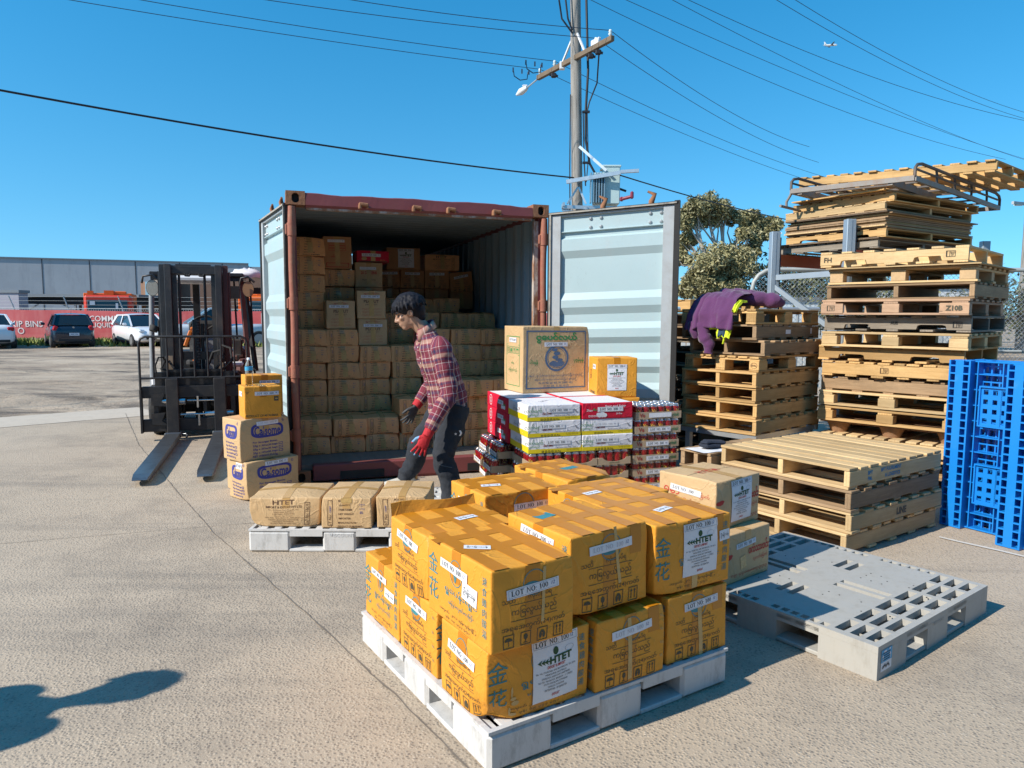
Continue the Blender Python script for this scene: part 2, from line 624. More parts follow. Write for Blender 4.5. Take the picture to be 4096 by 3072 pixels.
def build_ground():
 m = MB()
 N = 60
 m.add([(-1500, -200, -.03), (1500, -200, -.03), (1500, 3000, -.03), (-1500, 3000, -.03)], [(0, 1, 2, 3)])
 structure(m.build('dirt_ground', MATS['dirt']))
 m = MB()
 vs, fs = [], []
 nx, ny = 200, 130
 for j in range(ny + 1):
  for i in range(nx + 1):
   x, y = lerp(-34, 3, i / nx), lerp(9.2, 33, j / ny)
   e = 1 if 0 < i < nx and 0 < j < ny else 0
   r = noise.fractal(V3((x * .16, y * .55, 3)), 1.0, 2.0, 4)
   k = noise.noise(V3((x * 1.3, y * 2.2, 9)))
   edge = min(1, max(0, (y - 11.2 - (x + 6.4) * .95) / 1.5))
   z = -.024 + e * edge * max(-.012, (.075 * r + .03 * k + .02 * noise.noise(V3((x * 3.5, y * 3.5, 2)))) * (1.3 if y < 22 else .45))
   vs.append((x, y, z))
 for j in range(ny):
  for i in range(nx):
   a = j * (nx + 1) + i
   fs.append((a, a + 1, a + nx + 2, a + nx + 1))
 m.add(vs, fs, 0, True)
 structure(m.build('dirt_yard', MATS['dirt']))
 m = MB()
 edge = [(-40, -18.0), (-7.42, 10.34), (-6.78, 10.96), (-6.07, 11.65), (-2.0, 15.6), (4.0, 21.4), (40, 23)]
 top = [(x, y, 0) for x, y in edge] + [(40, -25, 0), (-40, -25, 0)]
 low = [(x, y, -.08) for x, y in edge]
 k = len(edge)
 fs = [tuple(range(len(top) - 1, -1, -1))]
 vs = top + low
 for i in range(k - 1):
  fs.append((i, i + 1, len(top) + i + 1, len(top) + i))
 m.add(vs, fs)
 structure(m.build('concrete_apron', MATS['concrete']))
 m = MB()
 d = V3((.66, .75, 0)).normalized(); n = V3((.75, -.66, 0))
 a, b = V3((-18.5, 0.6, .004)), V3((-6.1, 11.60, .004))
 vs, fs = [], []
 K = 60
 for i in range(K + 1):
  p = a.lerp(b, i / K)
  w = 1.15 + .05 * noise.noise(V3((i * .6, 0, 0)))
  vs += [tuple(p + n * .02), tuple(p + n * w)]
 for i in range(K):
  fs.append((2 * i, 2 * i + 1, 2 * i + 3, 2 * i + 2))
 m.add(vs, fs)
 structure(m.build('concrete_strip', MATS['smooth_concrete']))
 def joint(name, pts, w):
  m = MB()
  vs, fs = [], []
  P = []
  for i in range(len(pts) - 1):
   n_ = max(2, int((V3(pts[i + 1]) - V3(pts[i])).length / .04))
   for k in range(n_):
    P.append(V3(pts[i]).lerp(V3(pts[i + 1]), k / n_))
  for i, p in enumerate(P):
   d = (P[min(i + 1, len(P) - 1)] - P[max(i - 1, 0)]).normalized()
   s = V3((-d.y, d.x, 0))
   off = .008 * noise.noise(V3((p.x * 6, p.y * 6, 0))) + .004 * noise.noise(V3((p.x * 30, p.y * 30, 4)))
   ww = w * (.35 + .9 * abs(noise.noise(V3((p.x * 7, p.y * 7, 5)))))
   vs += [tuple(p + s * (off - ww)), tuple(p + s * (off + ww))]
  for i in range(len(P) - 1):
   fs.append((2 * i, 2 * i + 1, 2 * i + 3, 2 * i + 2))
  m.add(vs, fs)
  structure(m.build(name, MATS['joint']))
 z = .004
 joint('slab_joint', [(-5.9, 10.9, z), (-4.36, 8.30, z), (-2.88, 6.08, z), (-2.02, 4.83, z), (-.91, 3.38, z), (-.47, 2.78, z), (0.1, 1.95, z), (.9, .8, z)], .0055)
 joint('slab_joint', [(-6.5, 3.9, z), (-3.39, 4.65, z), (-2.61, 4.92, z), (-1.9, 5.15, z), (.2, 5.9, z)], .0035)
 m = MB()
 rg = random.Random(3)
 def grass_at(x, y, h, w):
  a = rg.uniform(0, pi)
  dx, dy = cos(a) * w, sin(a) * w
  lx, ly = rg.uniform(-.6, .6) * h, rg.uniform(-.6, .6) * h
  m.add([(x - dx, y - dy, -.02), (x + dx, y + dy, -.02), (x + lx, y + ly, h)], [(0, 1, 2)], 0, False, rg.random())
 for i in range(9000):
  x = rg.uniform(-34, 4)
  y = 36.4 - abs(rg.gauss(0, 1.6))
  if noise.noise(V3((x * .45, y * .8, 1))) + (y - 33.6) * .22 < -.25:
   continue
  grass_at(x, y, rg.uniform(.10, .34), rg.uniform(.04, .10))
 o = m.build('grass_verge', MATS['grass'])
 o['kind'] = 'stuff'; o['label'] = 'rough green grass growing along the foot of the red banner fence'
 m = MB()
 m.add([(0, 0, .006), (.02, .012, .012), (.055, .01, .02), (.03, -.018, .008)], [(0, 3, 2, 1)])
 o = m.build('fallen_leaf', M('leaf_orange', (.5, .17, .05), .8), loc=(2.24, 2.98, 0))
 tag(o, 'dry orange leaf lying on the concrete near the grey pallet', 'leaf')
 m = MB()
 pts = [(2.98, 4.90), (3.05, 4.80), (3.2, 4.62), (3.3, 4.48), (3.37, 4.40), (3.6, 4.25), (4.0, 4.0)]
 vs, fs = [], []
 for i, (x, y) in enumerate(pts):
  vs += [(x, y - .012, .006), (x + .012, y + .012, .009)]
 for i in range(len(pts) - 1):
  fs.append((2 * i, 2 * i + 1, 2 * i + 3, 2 * i + 2))
 m.add(vs, fs)
 o = m.build('packing_strap', M('strap', (.5, .47, .42), .6))
 tag(o, 'pale flat packing strap lying on the ground before the blue pallets', 'strap')
build_ground()
# ================================================================== buildings behind
def build_buildings():
 conc = NT('tilt_panel')
 c = conc.mix(conc.noise(.35, conc.obj(), 7, .65), (.25, .27, .30), (.37, .395, .42))
 st = conc.ramp(conc.noise(.8, conc.obj((1, 1, .18)), 8, .75), [(.5, 0), (.72, .5)])
 c = conc.mix(st, c, (.16, .17, .19))
 conc.color(c); conc.rough(.85)
 M('seam', (.06, .065, .075), .9)
 M('capping', (.12, .15, .18), .5)
 A, B = V3((-78, 80.4, 0)), V3((-34.6, 95.2, 0))
 d = (B - A); L = d.length; d.normalize(); n = V3((d.y, -d.x, 0))
 root = thing('warehouse', 'long grey concrete panel warehouse standing behind the carport and brick offices', 'warehouse', A, atan2(d.y, d.x))
 m = MB()
 m.box(L / 2, 15, 3.95, L, 30, 7.9)
 m.box(L + 1.2, 17, 3.85, 2.4, 30, 7.7)
 m.build('wall', conc.m, root)
 m = MB()
 pw = 5.05
 x = 2.3
 while x < L:
  m.box(x, -.012, 3.95, .10, .03, 7.86)
  x += pw
 build_each(m, 'panel_joint', MATS['seam'], root)
 m = MB()
 m.box(L / 2, .1, 7.96, L + .1, .5, .14)
 m.build('parapet_cap', MATS['capping'], root)
 t = NT('brick_tan')
 br = t.n('TexBrick'); t.l(t.obj(), br.inputs['Vector'])
 br.inputs['Scale'].default_value = 4; br.inputs['Color1'].default_value = (.40, .21, .12, 1); br.inputs['Color2'].default_value = (.33, .165, .095, 1); br.inputs['Mortar'].default_value = (.32, .25, .2, 1)
 t.color(br.outputs[0]); t.rough(.9)
 M('brick_shade_roof_brown', (.105, .062, .045), .9, var=.2, vscale=2)  # shaded brick tone for the office wing; plain dark brown on the shed roof
 M('win_dark', (.02, .03, .04), .15)
 M('win_blue', (.22, .34, .40), .2)
 M('white_sheet', (.62, .64, .66), .6)
 root = thing('brick_office', 'two storey brown brick office with blue glazed strip and hooded window', 'office', (-32.2, 60, 0))
 m = MB()
 m.box(1.9, 2.6, 2.05, 1.5, 4, 4.1); m.build('end_bay', t.m, root)
 m = MB(); m.box(3.2, 2.6, 2.35, 2.1, 4.2, 4.7); m.build('wall', t.m, root)
 m = MB(); m.box(2.05, .57, 2.9, 1.0, .06, 2.4); m.build('glazed_strip', MATS['win_blue'], root)
 m = MB(); m.box(3.3, .49, 2.75, .5, .04, 1.9); w = m.build('window', MATS['win_dark'], root)
 m = MB(); m.add([(2.85, .48, 3.95), (3.75, .48, 3.95), (3.65, -.35, 3.4), (2.9, -.35, 3.4)], [(0, 1, 2, 3)]); m.box(3.3, .3, 3.7, .8, .03, .05)
 m.build('hood', MATS['capping'], w)
 m = MB(); m.box(10.6, 4.0, 2.5, 13, 6, 5.0); m.build('brown_wing', MATS['brick_shade_roof_brown'], root)  # shadow on the wing's front is put into its dark brick colour
 m = MB(); m.box(10.6, .97, 4.98, 13.1, .3, .12); m.build('roof_edge', MATS['capping'], root)
 root = thing('white_shed', 'white weatherboard shed with small windows seen past the forklift', 'shed', (-17.5, 52, 0))
 m = MB(); m.box(2.5, 2, 1.7, 6.5, 4, 3.4); m.build('wall', MATS['white_sheet'], root)
 m = MB(); m.box(.6, -.02, 1.9, .55, .04, .9); m.build('window', MATS['win_dark'], root)
 m = MB(); m.box(2.5, 2, 3.5, 7, 4.6, .25); m.build('roof', MATS['brick_shade_roof_brown'], root)
 M('steel_grey', (.16, .18, .20), .5)
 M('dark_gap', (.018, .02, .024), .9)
 root = thing('carport', 'open steel carport with dark flat roof in front of the grey warehouse', 'carport', (-37.1, 55, 0))
 m = MB(); m.box(4.4, 3, 2.78, 9.2, 7, .2); m.build('roof', MATS['steel_grey'], root)
 m = MB(); m.box(4.4, 3.1, 2.4, 8.8, 6.4, .5); m.build('shade_slab', MATS['dark_gap'], root)  # near-black slab painted as the shade under the carport roof
 for x in (.1, 3.9, 8.6):
  m = MB(); m.box(x, 0, 1.35, .14, .14, 2.7); m.build('post', MATS['steel_grey'], root)
 m = MB()
 for x, s in ((.1, 1), (3.9, -1), (3.9, 1), (8.6, -1)):
  m.beam((x, 0, 1.55), (x + s * 1.1, 0, 2.2), .08, .08)
 build_each(m, 'brace', MATS['steel_grey'], root)
 t = NT('ribbed_sheet')
 w = t.wave(3.0, t.obj(), 'Z')
 t.color(t.mix(w, (.24, .23, .27), (.34, .33, .38))); t.rough(.55)
 root = thing('ribbed_shed', 'pale mauve ribbed steel shed with a white door left of the carport', 'shed', (-39.2, 51.5, 0))
 m = MB(); m.box(2, .5, 1.45, 4.2, 1, 2.9); m.build('wall', t.m, root)
 m = MB(); m.box(2, .5, 2.98, 4.4, 1.2, .2); m.build('roof', MATS['steel_grey'], root)
 m = MB(); m.box(1.95, -.03, 1.0, 1.0, .05, 2.0); m.build('door', MATS['white_sheet'], root)
 M('pale_blue_sheet', (.52, .60, .66), .6)
 for k, (x, y, w_, h_) in enumerate(((12.6, 34, 3.6, 2.3), (19.8, 33, 4.2, 2.9))):
  root = thing('site_shed', ['low pale blue sheet shed behind the chain-link fence and rack post', 'taller pale sheet shed behind the tall pallet stack'][k], 'shed', (x, y, 0), group='sheds beyond the chain-link fence')
  m = MB(); m.box(0, 1.5, h_ / 2, w_, 3, h_); m.build('wall', MATS['pale_blue_sheet'] if k == 0 else MATS['white_sheet'], root)
  m = MB(); m.box(0, 1.5, h_ + .06, w_ + .3, 3.3, .12); m.build('roof', MATS['steel_grey'], root)
  m = MB(); m.box(-.4, -.02, h_ * .55, .8, .04, .6); m.build('window', MATS['win_dark'], root)
 M('blocker_sheet', (.26, .24, .20), .7, var=.15)
 root = thing('factory_shed', 'added unseen sheet metal factory shed with roller door behind the camera position', 'factory', (-32, -6.5, 0))  # added out of view to block sky light from camera-facing surfaces
 m = MB(); m.box(37, -9, 2.6, 74, 18, 5.2); m.build('wall', MATS['blocker_sheet'], root)
 m = MB(); m.box(34, .03, 2.3, 5.5, .08, 4.6); m.build('blocker_door', MATS['steel_grey'], root)
 m = MB(); m.box(37, -9, 5.3, 74.4, 18.6, .25); m.build('roof', MATS['steel_grey'], root)
build_buildings()
# ================================================================== banner fence
def build_banner_fence():
 t = NT('banner_mesh')
 c = t.mix(t.noise(.7, t.obj(), 6, .6), (.42, .055, .06), (.58, .10, .10))
 c = t.mix(t.ramp(t.noise(2.2, t.obj((1, 1, .3)), 5), [(.45, 0), (.75, .5)]), c, (.62, .22, .20))
 t.color(c); t.rough(.75)
 t.b.inputs['Alpha'].default_value = .93
 M('banner_white', (.66, .6, .58), .8, var=.15)
 M('galv', (.52, .55, .57), .42, .75, var=.18, vscale=9)
 M('galv_dull', (.38, .40, .40), .6, .4, var=.2)
 root = thing('banner_fence', 'long chain-link fence hung with a red printed mesh banner', 'fence', (0, 36.6, 0))
 m = MB()
 x0, x1 = -40, 4
 N = 130
 vs, fs = [], []
 def zt(x):
  return 1.64 + .05 * noise.noise(V3((x * .4, 2, 0))) - (.13 * math.exp(-((x + 18.3) / 1.6) ** 2))
 def yo(x, z):
  return .05 * noise.noise(V3((x * .9, z * 1.4, 7)))
 for i in range(N + 1):
  x = lerp(x0, x1, i / N)
  for k in range(5):
   z = lerp(.22, zt(x), k / 4)
   vs.append((x, yo(x, z), z))
 for i in range(N):
  for k in range(4):
   a = i * 5 + k
   fs.append((a, a + 5, a + 6, a + 1))
 m.add(vs, fs, 0, True)
 ban = m.build('banner', t.m, root)
 fn = lambda u, v, e: (u, yo(u, v) - .02 - e, v)
 m = MB()
 for s, x, z, h in (('SKIP BINS', -24.7, .93, .31), ('COMMERCIAL', -20.15, 1.22, .29), ('LIQUID WASTE', -20.15, .87, .29),
        ('BINS', -12.0, 1.28, .52), ('INDUSTRIAL', -11.5, .80, .24), ('SKIP BINS', -5.6, .93, .31), ('COMMERCIAL', -31.5, 1.22, .29), ('LIQUID WASTE', -31.5, .87, .29)):
  m = MB(); m.text(s, fn, x, z, h=h, bold=.008); m.build('lettering', MATS['banner_white'], ban)
 m = MB(); m.disc(fn, -24.9, .58, .16, .16, 0, 0, 18, .7); m.build('printed_ring', MATS['banner_white'], ban)
 for i in range(16):
  x = -39 + i * 2.75
  m = MB(); m.cyl((x, .08, 0), (x, .08, 1.7), .03, n=7)
  m.cyl((x, .08, 1.7), (x - .12, -.12, 2.35), .028, n=7); m.build('post', MATS['galv'], root)
 m = MB()
 for z, y in ((1.9, .02), (2.1, -.04), (2.3, -.1)):
  m.tube([(x, y, z) for x in (-40, 4)], .006, 4)
 m.tube([(-40, .06, 1.72), (4, .06, 1.72)], .018, 5)
 m.build('wire', MATS['galv_dull'], root)
 m = MB()
 x = x0
 while x < x1:          # diamond netting standing above the banner
  m.beam((x, .06, 1.55), (x + .12, .06, 1.74), .008, .008); m.beam((x + .12, .06, 1.55), (x, .06, 1.74), .008, .008)
  x += .12
 m.build('netting', MATS['galv_dull'], root)
build_banner_fence()
# ================================================================== pole, wires
def build_pole():
 t = NT('pole_wood')
 c = t.mix(t.noise(3, t.obj((3, 3, .18)), 8, .7), (.20, .18, .155), (.36, .335, .30))
 c = t.mix(t.ramp(t.noise(9, t.obj((4, 4, .12)), 6, .7), [(.5, 0), (.62, .7)]), c, (.09, .08, .07))
 t.color(c); t.rough(.9); t.bump(t.noise(12, t.obj((4, 4, .2)), 6), .4, .02)
 M('arm_wood', (.16, .115, .075), .9, var=.35, vscale=5)
 M('cable_black', (.012, .012, .016), .5)
 M('wire_blue', (.015, .03, .06), .5)
 M('porcelain', (.55, .62, .62), .3)
 M('xf_paint', (.42, .54, .53), .45, var=.08)
 M('white_metal', (.66, .67, .68), .5)
 M('bush_red', (.22, .03, .05), .4)
 PB, PT = V3((1.85, 20, 0)), V3((1.60, 20, 11.0))
 def P(z):
  return PB.lerp(PT, z / 11.0)
 root = thing('power_pole', 'weathered timber power pole carrying a crossarm, cables and a pale green transformer', 'power pole')
 m = MB(); m.tube([P(z) for z in (0, 3, 6, 9, 11)], [.165, .155, .148, .142, .138], 16); m.build('pole', t.m, root)
 R, L = V3((2.44, 18.50, 8.34)), V3((.70, 21.55, 8.34))
 d = (R - L).normalized()
 m = MB(); m.beam(L, R, .11, .13, bev=.008); arm = m.build('crossarm', MATS['arm_wood'], root)
 m = MB()
 c = (L + R) / 2
 m.beam(L.lerp(R, .36) + V3((0, 0, .05)), P(8.95) + V3((-.05, -.12, 0)), .04, .05); m.beam(L.lerp(R, .66) + V3((0, 0, .05)), P(8.95) + V3((.03, -.14, 0)), .04, .05)
 b = L.lerp(R, .36); m.box(b.x, b.y, b.z - .02, .14, .14, .2, bev=.01)
 b = L.lerp(R, .80); m.box(b.x, b.y, b.z + .12, .34, .1, .16, bev=.02, rot=Matrix.Rotation(atan2(d.y, d.x), 3, 'Z'))
 m.build('brace', MATS['white_metal'], root)
 ins = []
 for f in (.03, .25, .80, .97):
  p = L.lerp(R, f) + V3((0, 0, .065))
  m = MB(); m.lathe([(.0, .17), (.035, .165), (.05, .12), (.03, .1), (.055, .06), (.03, .03), (.02, 0)], 10, c=p)
  m.build('insulator', MATS['porcelain'], root)
  ins.append(p + V3((0, 0, .15)))
 for f in (.24, .74, .83):
  p = L.lerp(R, f) - V3((0, 0, .16))
  m = MB(); m.box(p.x, p.y, p.z, .16, .1, .13, bev=.03); m.cyl(p + V3((-.12, 0, .02)), p + V3((.12, 0, -.02)), .035, n=8); m.build('fuse_holder', MATS['cable_black'], root)
 m = MB()
 for f, s in ((.02, -1), (.22, -1)):
  p = L.lerp(R, f) + V3((0, 0, .1))
  q = p + V3((-.75, -.35, .02))
  m.tube([q, q + V3((.03, 0, -.2)), q + V3((.2, .1, -.28)), q + V3((.4, .2, -.22)), q + V3((.42, .2, -.02))], .014, 6)
  for k in (0, .25, .45):
   m.box(q.x + k, q.y + k * .47, q.z - .03, .04, .04, .12)
 m.build('jumper', MATS['wire_blue'], root)
 m = MB()
 a = L + V3((-.02, .06, -.02)); b = L + V3((-.30, .42, -.14))
 m.cyl(a, b, .022, n=8)
 m.build('lamp_arm', MATS['galv'], root)
 m = MB()
 dd = V3((-.62, .75, -.2)).normalized()
 e = b + dd * .5
 m.tube([b, b + dd * .1, b + dd * .3, e], [.05, .085, .10, .03], 10)
 m.box((b + dd * .1).x, (b + dd * .1).y, (b + dd * .1).z + .09, .16, .1, .05, bev=.02)
 m.build('street_lamp', MATS['white_metal'], root)
 m = MB()
 o = V3((.24, -.10, 0))
 m.tube([P(11) + V3((.18, -.05, 0)), P(9.9) + V3((.28, -.1, 0)), P(8.6) + o * 1.25, P(8.0) + o * 1.3, P(6.9) + o, P(6.2) + o, P(5.6) + V3((.34, -.1, 0)), P(5.15) + V3((.58, -.15, 0)), P(4.98) + V3((.95, -.2, 0)), P(4.85) + V3((1.3, -.25, 0))], .032, 8)
 m.tube([L.lerp(R, .83) + V3((.02, 0, -.2)), P(7.7) + V3((.55, -.1, 0)), P(7.2) + V3((.34, -.1, 0)), P(6.9) + o * 1.1], .02, 7)
 m.tube([P(6.95) + V3((.17, -.12, 0)), P(5.6) + V3((.19, -.12, 0)), P(5.0) + V3((.22, -.15, 0))], .018, 6)
 m.tube([P(6.95) + V3((.28, -.12, 0)), P(5.7) + V3((.30, -.12, 0)), P(5.1) + V3((.24, -.15, 0))], .014, 6)
 m.tube([P(11) + V3((-.5, -.3, 0)), P(10.0) + V3((-.48, -.2, 0)), P(9.3) + V3((-.38, -.2, 0)), P(8.95) + V3((-.1, -.16, 0))], .024, 7)
 m.tube([P(11) + V3((-.3, -.3, 0)), P(10.0) + V3((-.30, -.2, 0)), P(9.3) + V3((-.22, -.2, 0)), P(9.02) + V3((-.1, -.16, 0))], .024, 7)
 m.tube([P(7.4) + V3((-.16, -.1, 0)), P(5.5) + V3((-.20, -.1, 0)), P(3.5) + V3((-.21, -.1, 0)), P(2) + V3((-.2, -.1, 0))], .015, 6)
 for z in (6.95, 5.62):
  q = P(z) + V3((.25, -.1, 0)); m.box(q.x, q.y, q.z, .2, .1, .05)
 m.build('down_cable', MATS['cable_black'], root)
 for q in (P(11) + V3((-.55, -.32, .02)), P(11) + V3((-.3, -.32, .05)), P(10.75) + V3((.2, -.05, 0))):
  m = MB(); m.lathe([(.02, .2), (.06, .16), (.03, .12), (.07, .08), (.03, .04), (.07, 0), (.02, -.05)], 10, c=q); m.build('insulator', MATS['bush_red' if q.x > 1.7 else 'porcelain'], root)
 tx = MB()
 c = P(4.85)
 X, Y = c.x + .78, 19.9
 tx.box(X + .12, Y, 4.98, .42, .62, .98, bev=.02); tx.box(X - .2, Y, 4.92, .3, .5, .8, bev=.02)
 tx.box(X + .1, Y, 5.48, .5, .66, .05, bev=.01)
 tr = tx.build('transformer', MATS['xf_paint'], root)
 m = MB()
 for k in range(6):
  m.box(X - .45 + k * .07, Y - .3, 4.9, .03, .22, .78)
 m.build('cooling_fin', M('fin_blue', (.16, .26, .33), .5), tr)
 m = MB()
 q = V3((X + .38, Y - .28, 4.62))
 m.cyl(q, q + V3((.24, -.1, .05)), .045, n=10); m.box(q.x + .26, q.y - .1, q.z + .09, .09, .08, .20, bev=.03); m.box(q.x, q.y, q.z, .10, .10, .12, bev=.03)
 m.build('bushing', MATS['bush_red'], tr)
 m = MB()
 for z in (4.42, 4.28):
  m.beam((c.x - .4, Y - .22, z), (c.x + 1.05, Y - .22, z - .03), .05, .09); m.beam((c.x - .4, Y + .2, z), (c.x + 1.05, Y + .2, z - .03), .05, .09)
 m.beam((c.x - .38, Y - .28, 4.48), (c.x - .38, Y + .24, 4.48), .06, .1); m.beam((c.x + .22, Y - .28, 4.42), (c.x + .22, Y - .28, 4.05), .06, .06)
 m.beam((c.x - .28, Y - .2, 4.5), (c.x, Y - .16, 4.95), .04, .05); m.beam((c.x + .22, Y - .2, 4.5), (c.x + .02, Y - .16, 4.95), .04, .05)
 m.beam((c.x - .32, Y - .3, 5.06), (c.x + 1.08, Y - .55, 5.26), .08, .1); m.beam((c.x + 1.08, Y - .55, 5.28), (c.x + 1.55, Y - .62, 5.30), .1, .08)
 m.beam((c.x + .02, Y - .2, 6.0), (c.x + .72, Y - .45, 5.33), .03, .07)
 m.build('platform', MATS['galv'], root)
 Q = V3((22.3, 31.7, 0))
 r2 = thing('power_pole', 'distant timber power pole at the right edge beyond the pallets', 'power pole', Q)
 m = MB(); m.tube([(0, 0, 0), (0, 0, 10.6)], [.17, .14], 12); m.build('pole', t.m, r2)
 m = MB(); m.beam((-.9, -1.4, 9.45), (.9, 1.4, 9.45), .1, .12); m.beam((-1.2, -.7, 6.35), (.6, .35, 6.42), .1, .12); m.beam((-.95, -1.5, 9.0), (0, 0, 9.6), .05, .05); m.build('crossarm', MATS['galv_dull'], r2)
 for x, y, z in ((-.9, -1.4, 9.4), (-.5, -.7, 8.6), (-1.0, -.55, 6.3)):
  m = MB(); m.tube([(x, y, z), (x + .5, y + .3, z + .05)], .06, 8); m.build('insulator', MATS['porcelain'], r2)
 def line(label, a, b, sag, r=.0085, mat='wire_blue', group='overhead conductors', n=24):
  a, b = V3(a), V3(b)
  pts = []
  for i in range(n + 1):
   s = i / n
   p = a.lerp(b, s); p.z -= sag * 4 * s * (1 - s)
   pts.append(p)
  m = MB(); m.tube(pts, r, 5, cap=False)
  o = m.build('power_line', MATS[mat])
  tag(o, label, 'power line', group)
 names = ['lowest', 'second lowest', 'second highest', 'highest']
 left = [(-10.66, 16.91, 8.62), (-9.04, 16.89, 8.62), (-6.32, 16.85, 8.62), (-4.35, 16.83, 8.62)]
 for i in range(4):
  a = ins[i]
  e = V3(left[i]) + V3((0, 0, .437)); far = a + (e - a) * 2.4
  line('thin conductor running left from the crossarm, ' + names[i] + ' of four', a, far, .45)
 e2 = [(21.3, 31.6, 8.35), (21.6, 31.8, 8.5), (22.0, 31.0, 8.9), (22.3, 30.9, 9.2)]
 rr = [(7.13, 28.28, 8.2), (6.74, 26.76, 8.2), (5.97, 23.8, 8.2), (5.62, 22.46, 8.2)]
 for i in range(4):
  a = ins[i]
  e = V3(rr[i]) + V3((0, 0, .31)); far = a + (e - a) * 3.0
  line('thin conductor running right from the crossarm behind the pallets, ' + names[i] + ' of four', a, far, .35)
 hv = [((3.24, 21.56, 10.5), (34, 45, 10.4), 'just right of the pole'), ((4.56, 21.55, 10.5), (30, 42, 10.2), 'third from the right'), ((5.02, 21.54, 10.5), (21.5, 30.3, 9.42), 'ending at the far pole arm'),
    ((7.52, 21.51, 10.5), (24.5, 34.5, 10.55), 'second from the right'), ((8.05, 21.5, 10.5), (24.0, 33.5, 10.5), 'rightmost')]
 for a, b, w in hv:
  a, b = V3(a) + V3((0, 0, .8)), V3(b)
  line('high conductor crossing the sky at upper right, ' + w, a - (b - a) * .5, b, .9)
 line('upper conductor passing behind the pole top and down to the right', P(10.9) + V3((-4, -1.6, .35)), (24, 36, 9.2), .75)
 a = P(5.2) + V3((-.1, -.22, 0))
 e = V3((-8.54, 12.38, 5.54))
 line('thick twisted service cable sagging left from the transformer pole', a, a + (e - a) * 1.7, .35, .020, 'cable_black', 'service cables')
 a = P(5.2) + V3((1.1, -.5, .02))
 line('thick service cable running right from the transformer arm', a, a + (V3((9.37, 25.95, 5.3)) - a) * 2.2, .3, .018, 'cable_black', 'service cables')
build_pole()
# ================================================================== aeroplane
def build_plane():
 M('plane_white', (.8, .8, .8), .4)
 M('plane_dark', (.05, .08, .12), .5)
 root = thing('airliner', 'tiny white airliner crossing the blue sky at upper right', 'aeroplane', (381, 900, 326), 0.25)
 m = MB()
 m.tube([(8.5, 0, .9), (7.8, 0, .9), (5.5, 0, .6), (-3, 0, -.6), (-7, 0, -1.0), (-9, 0, -1.0)], [.1, .75, 1.15, 1.15, .8, .3], 12)
 m.build('fuselage', MATS['plane_white'], root)
 m = MB()
 m.add([(1.5, .5, -.3), (-1.8, 9, .6), (-3.0, 9, .6), (-1.8, .5, -.6), (1.5, .5, -.55), (-1.8, 9, .5), (-3.0, 9, .5), (-1.8, .5, -.85)], [(0, 1, 2, 3), (7, 6, 5, 4), (0, 4, 5, 1), (3, 2, 6, 7)])
 m.add([(1.5, -.5, -.3), (-1.8, -9, .6), (-3.0, -9, .6), (-1.8, -.5, -.6), (1.5, -.5, -.55), (-1.8, -9, .5), (-3.0, -9, .5), (-1.8, -.5, -.85)], [(3, 2, 1, 0), (4, 5, 6, 7), (1, 5, 4, 0), (7, 6, 2, 3)])
 m.build('wing', MATS['plane_dark'], root)
 m = MB(); m.prism([(-6.5, -.3), (-9.2, -.5), (-9.8, 2.6), (-8.6, 2.6)], lambda u, v, d: (u, d, v), -.15, .15); m.box(-8.5, 0, -.4, 1.3, 5.5, .15)
 m.build('tail', MATS['plane_white'], root)
 for y in (-3, 3):
  m = MB(); m.cyl((1.0, y, -1.2), (-1.8, y, -1.4), .6, .5, 10); m.build('engine', MATS['plane_dark'], root)
build_plane()
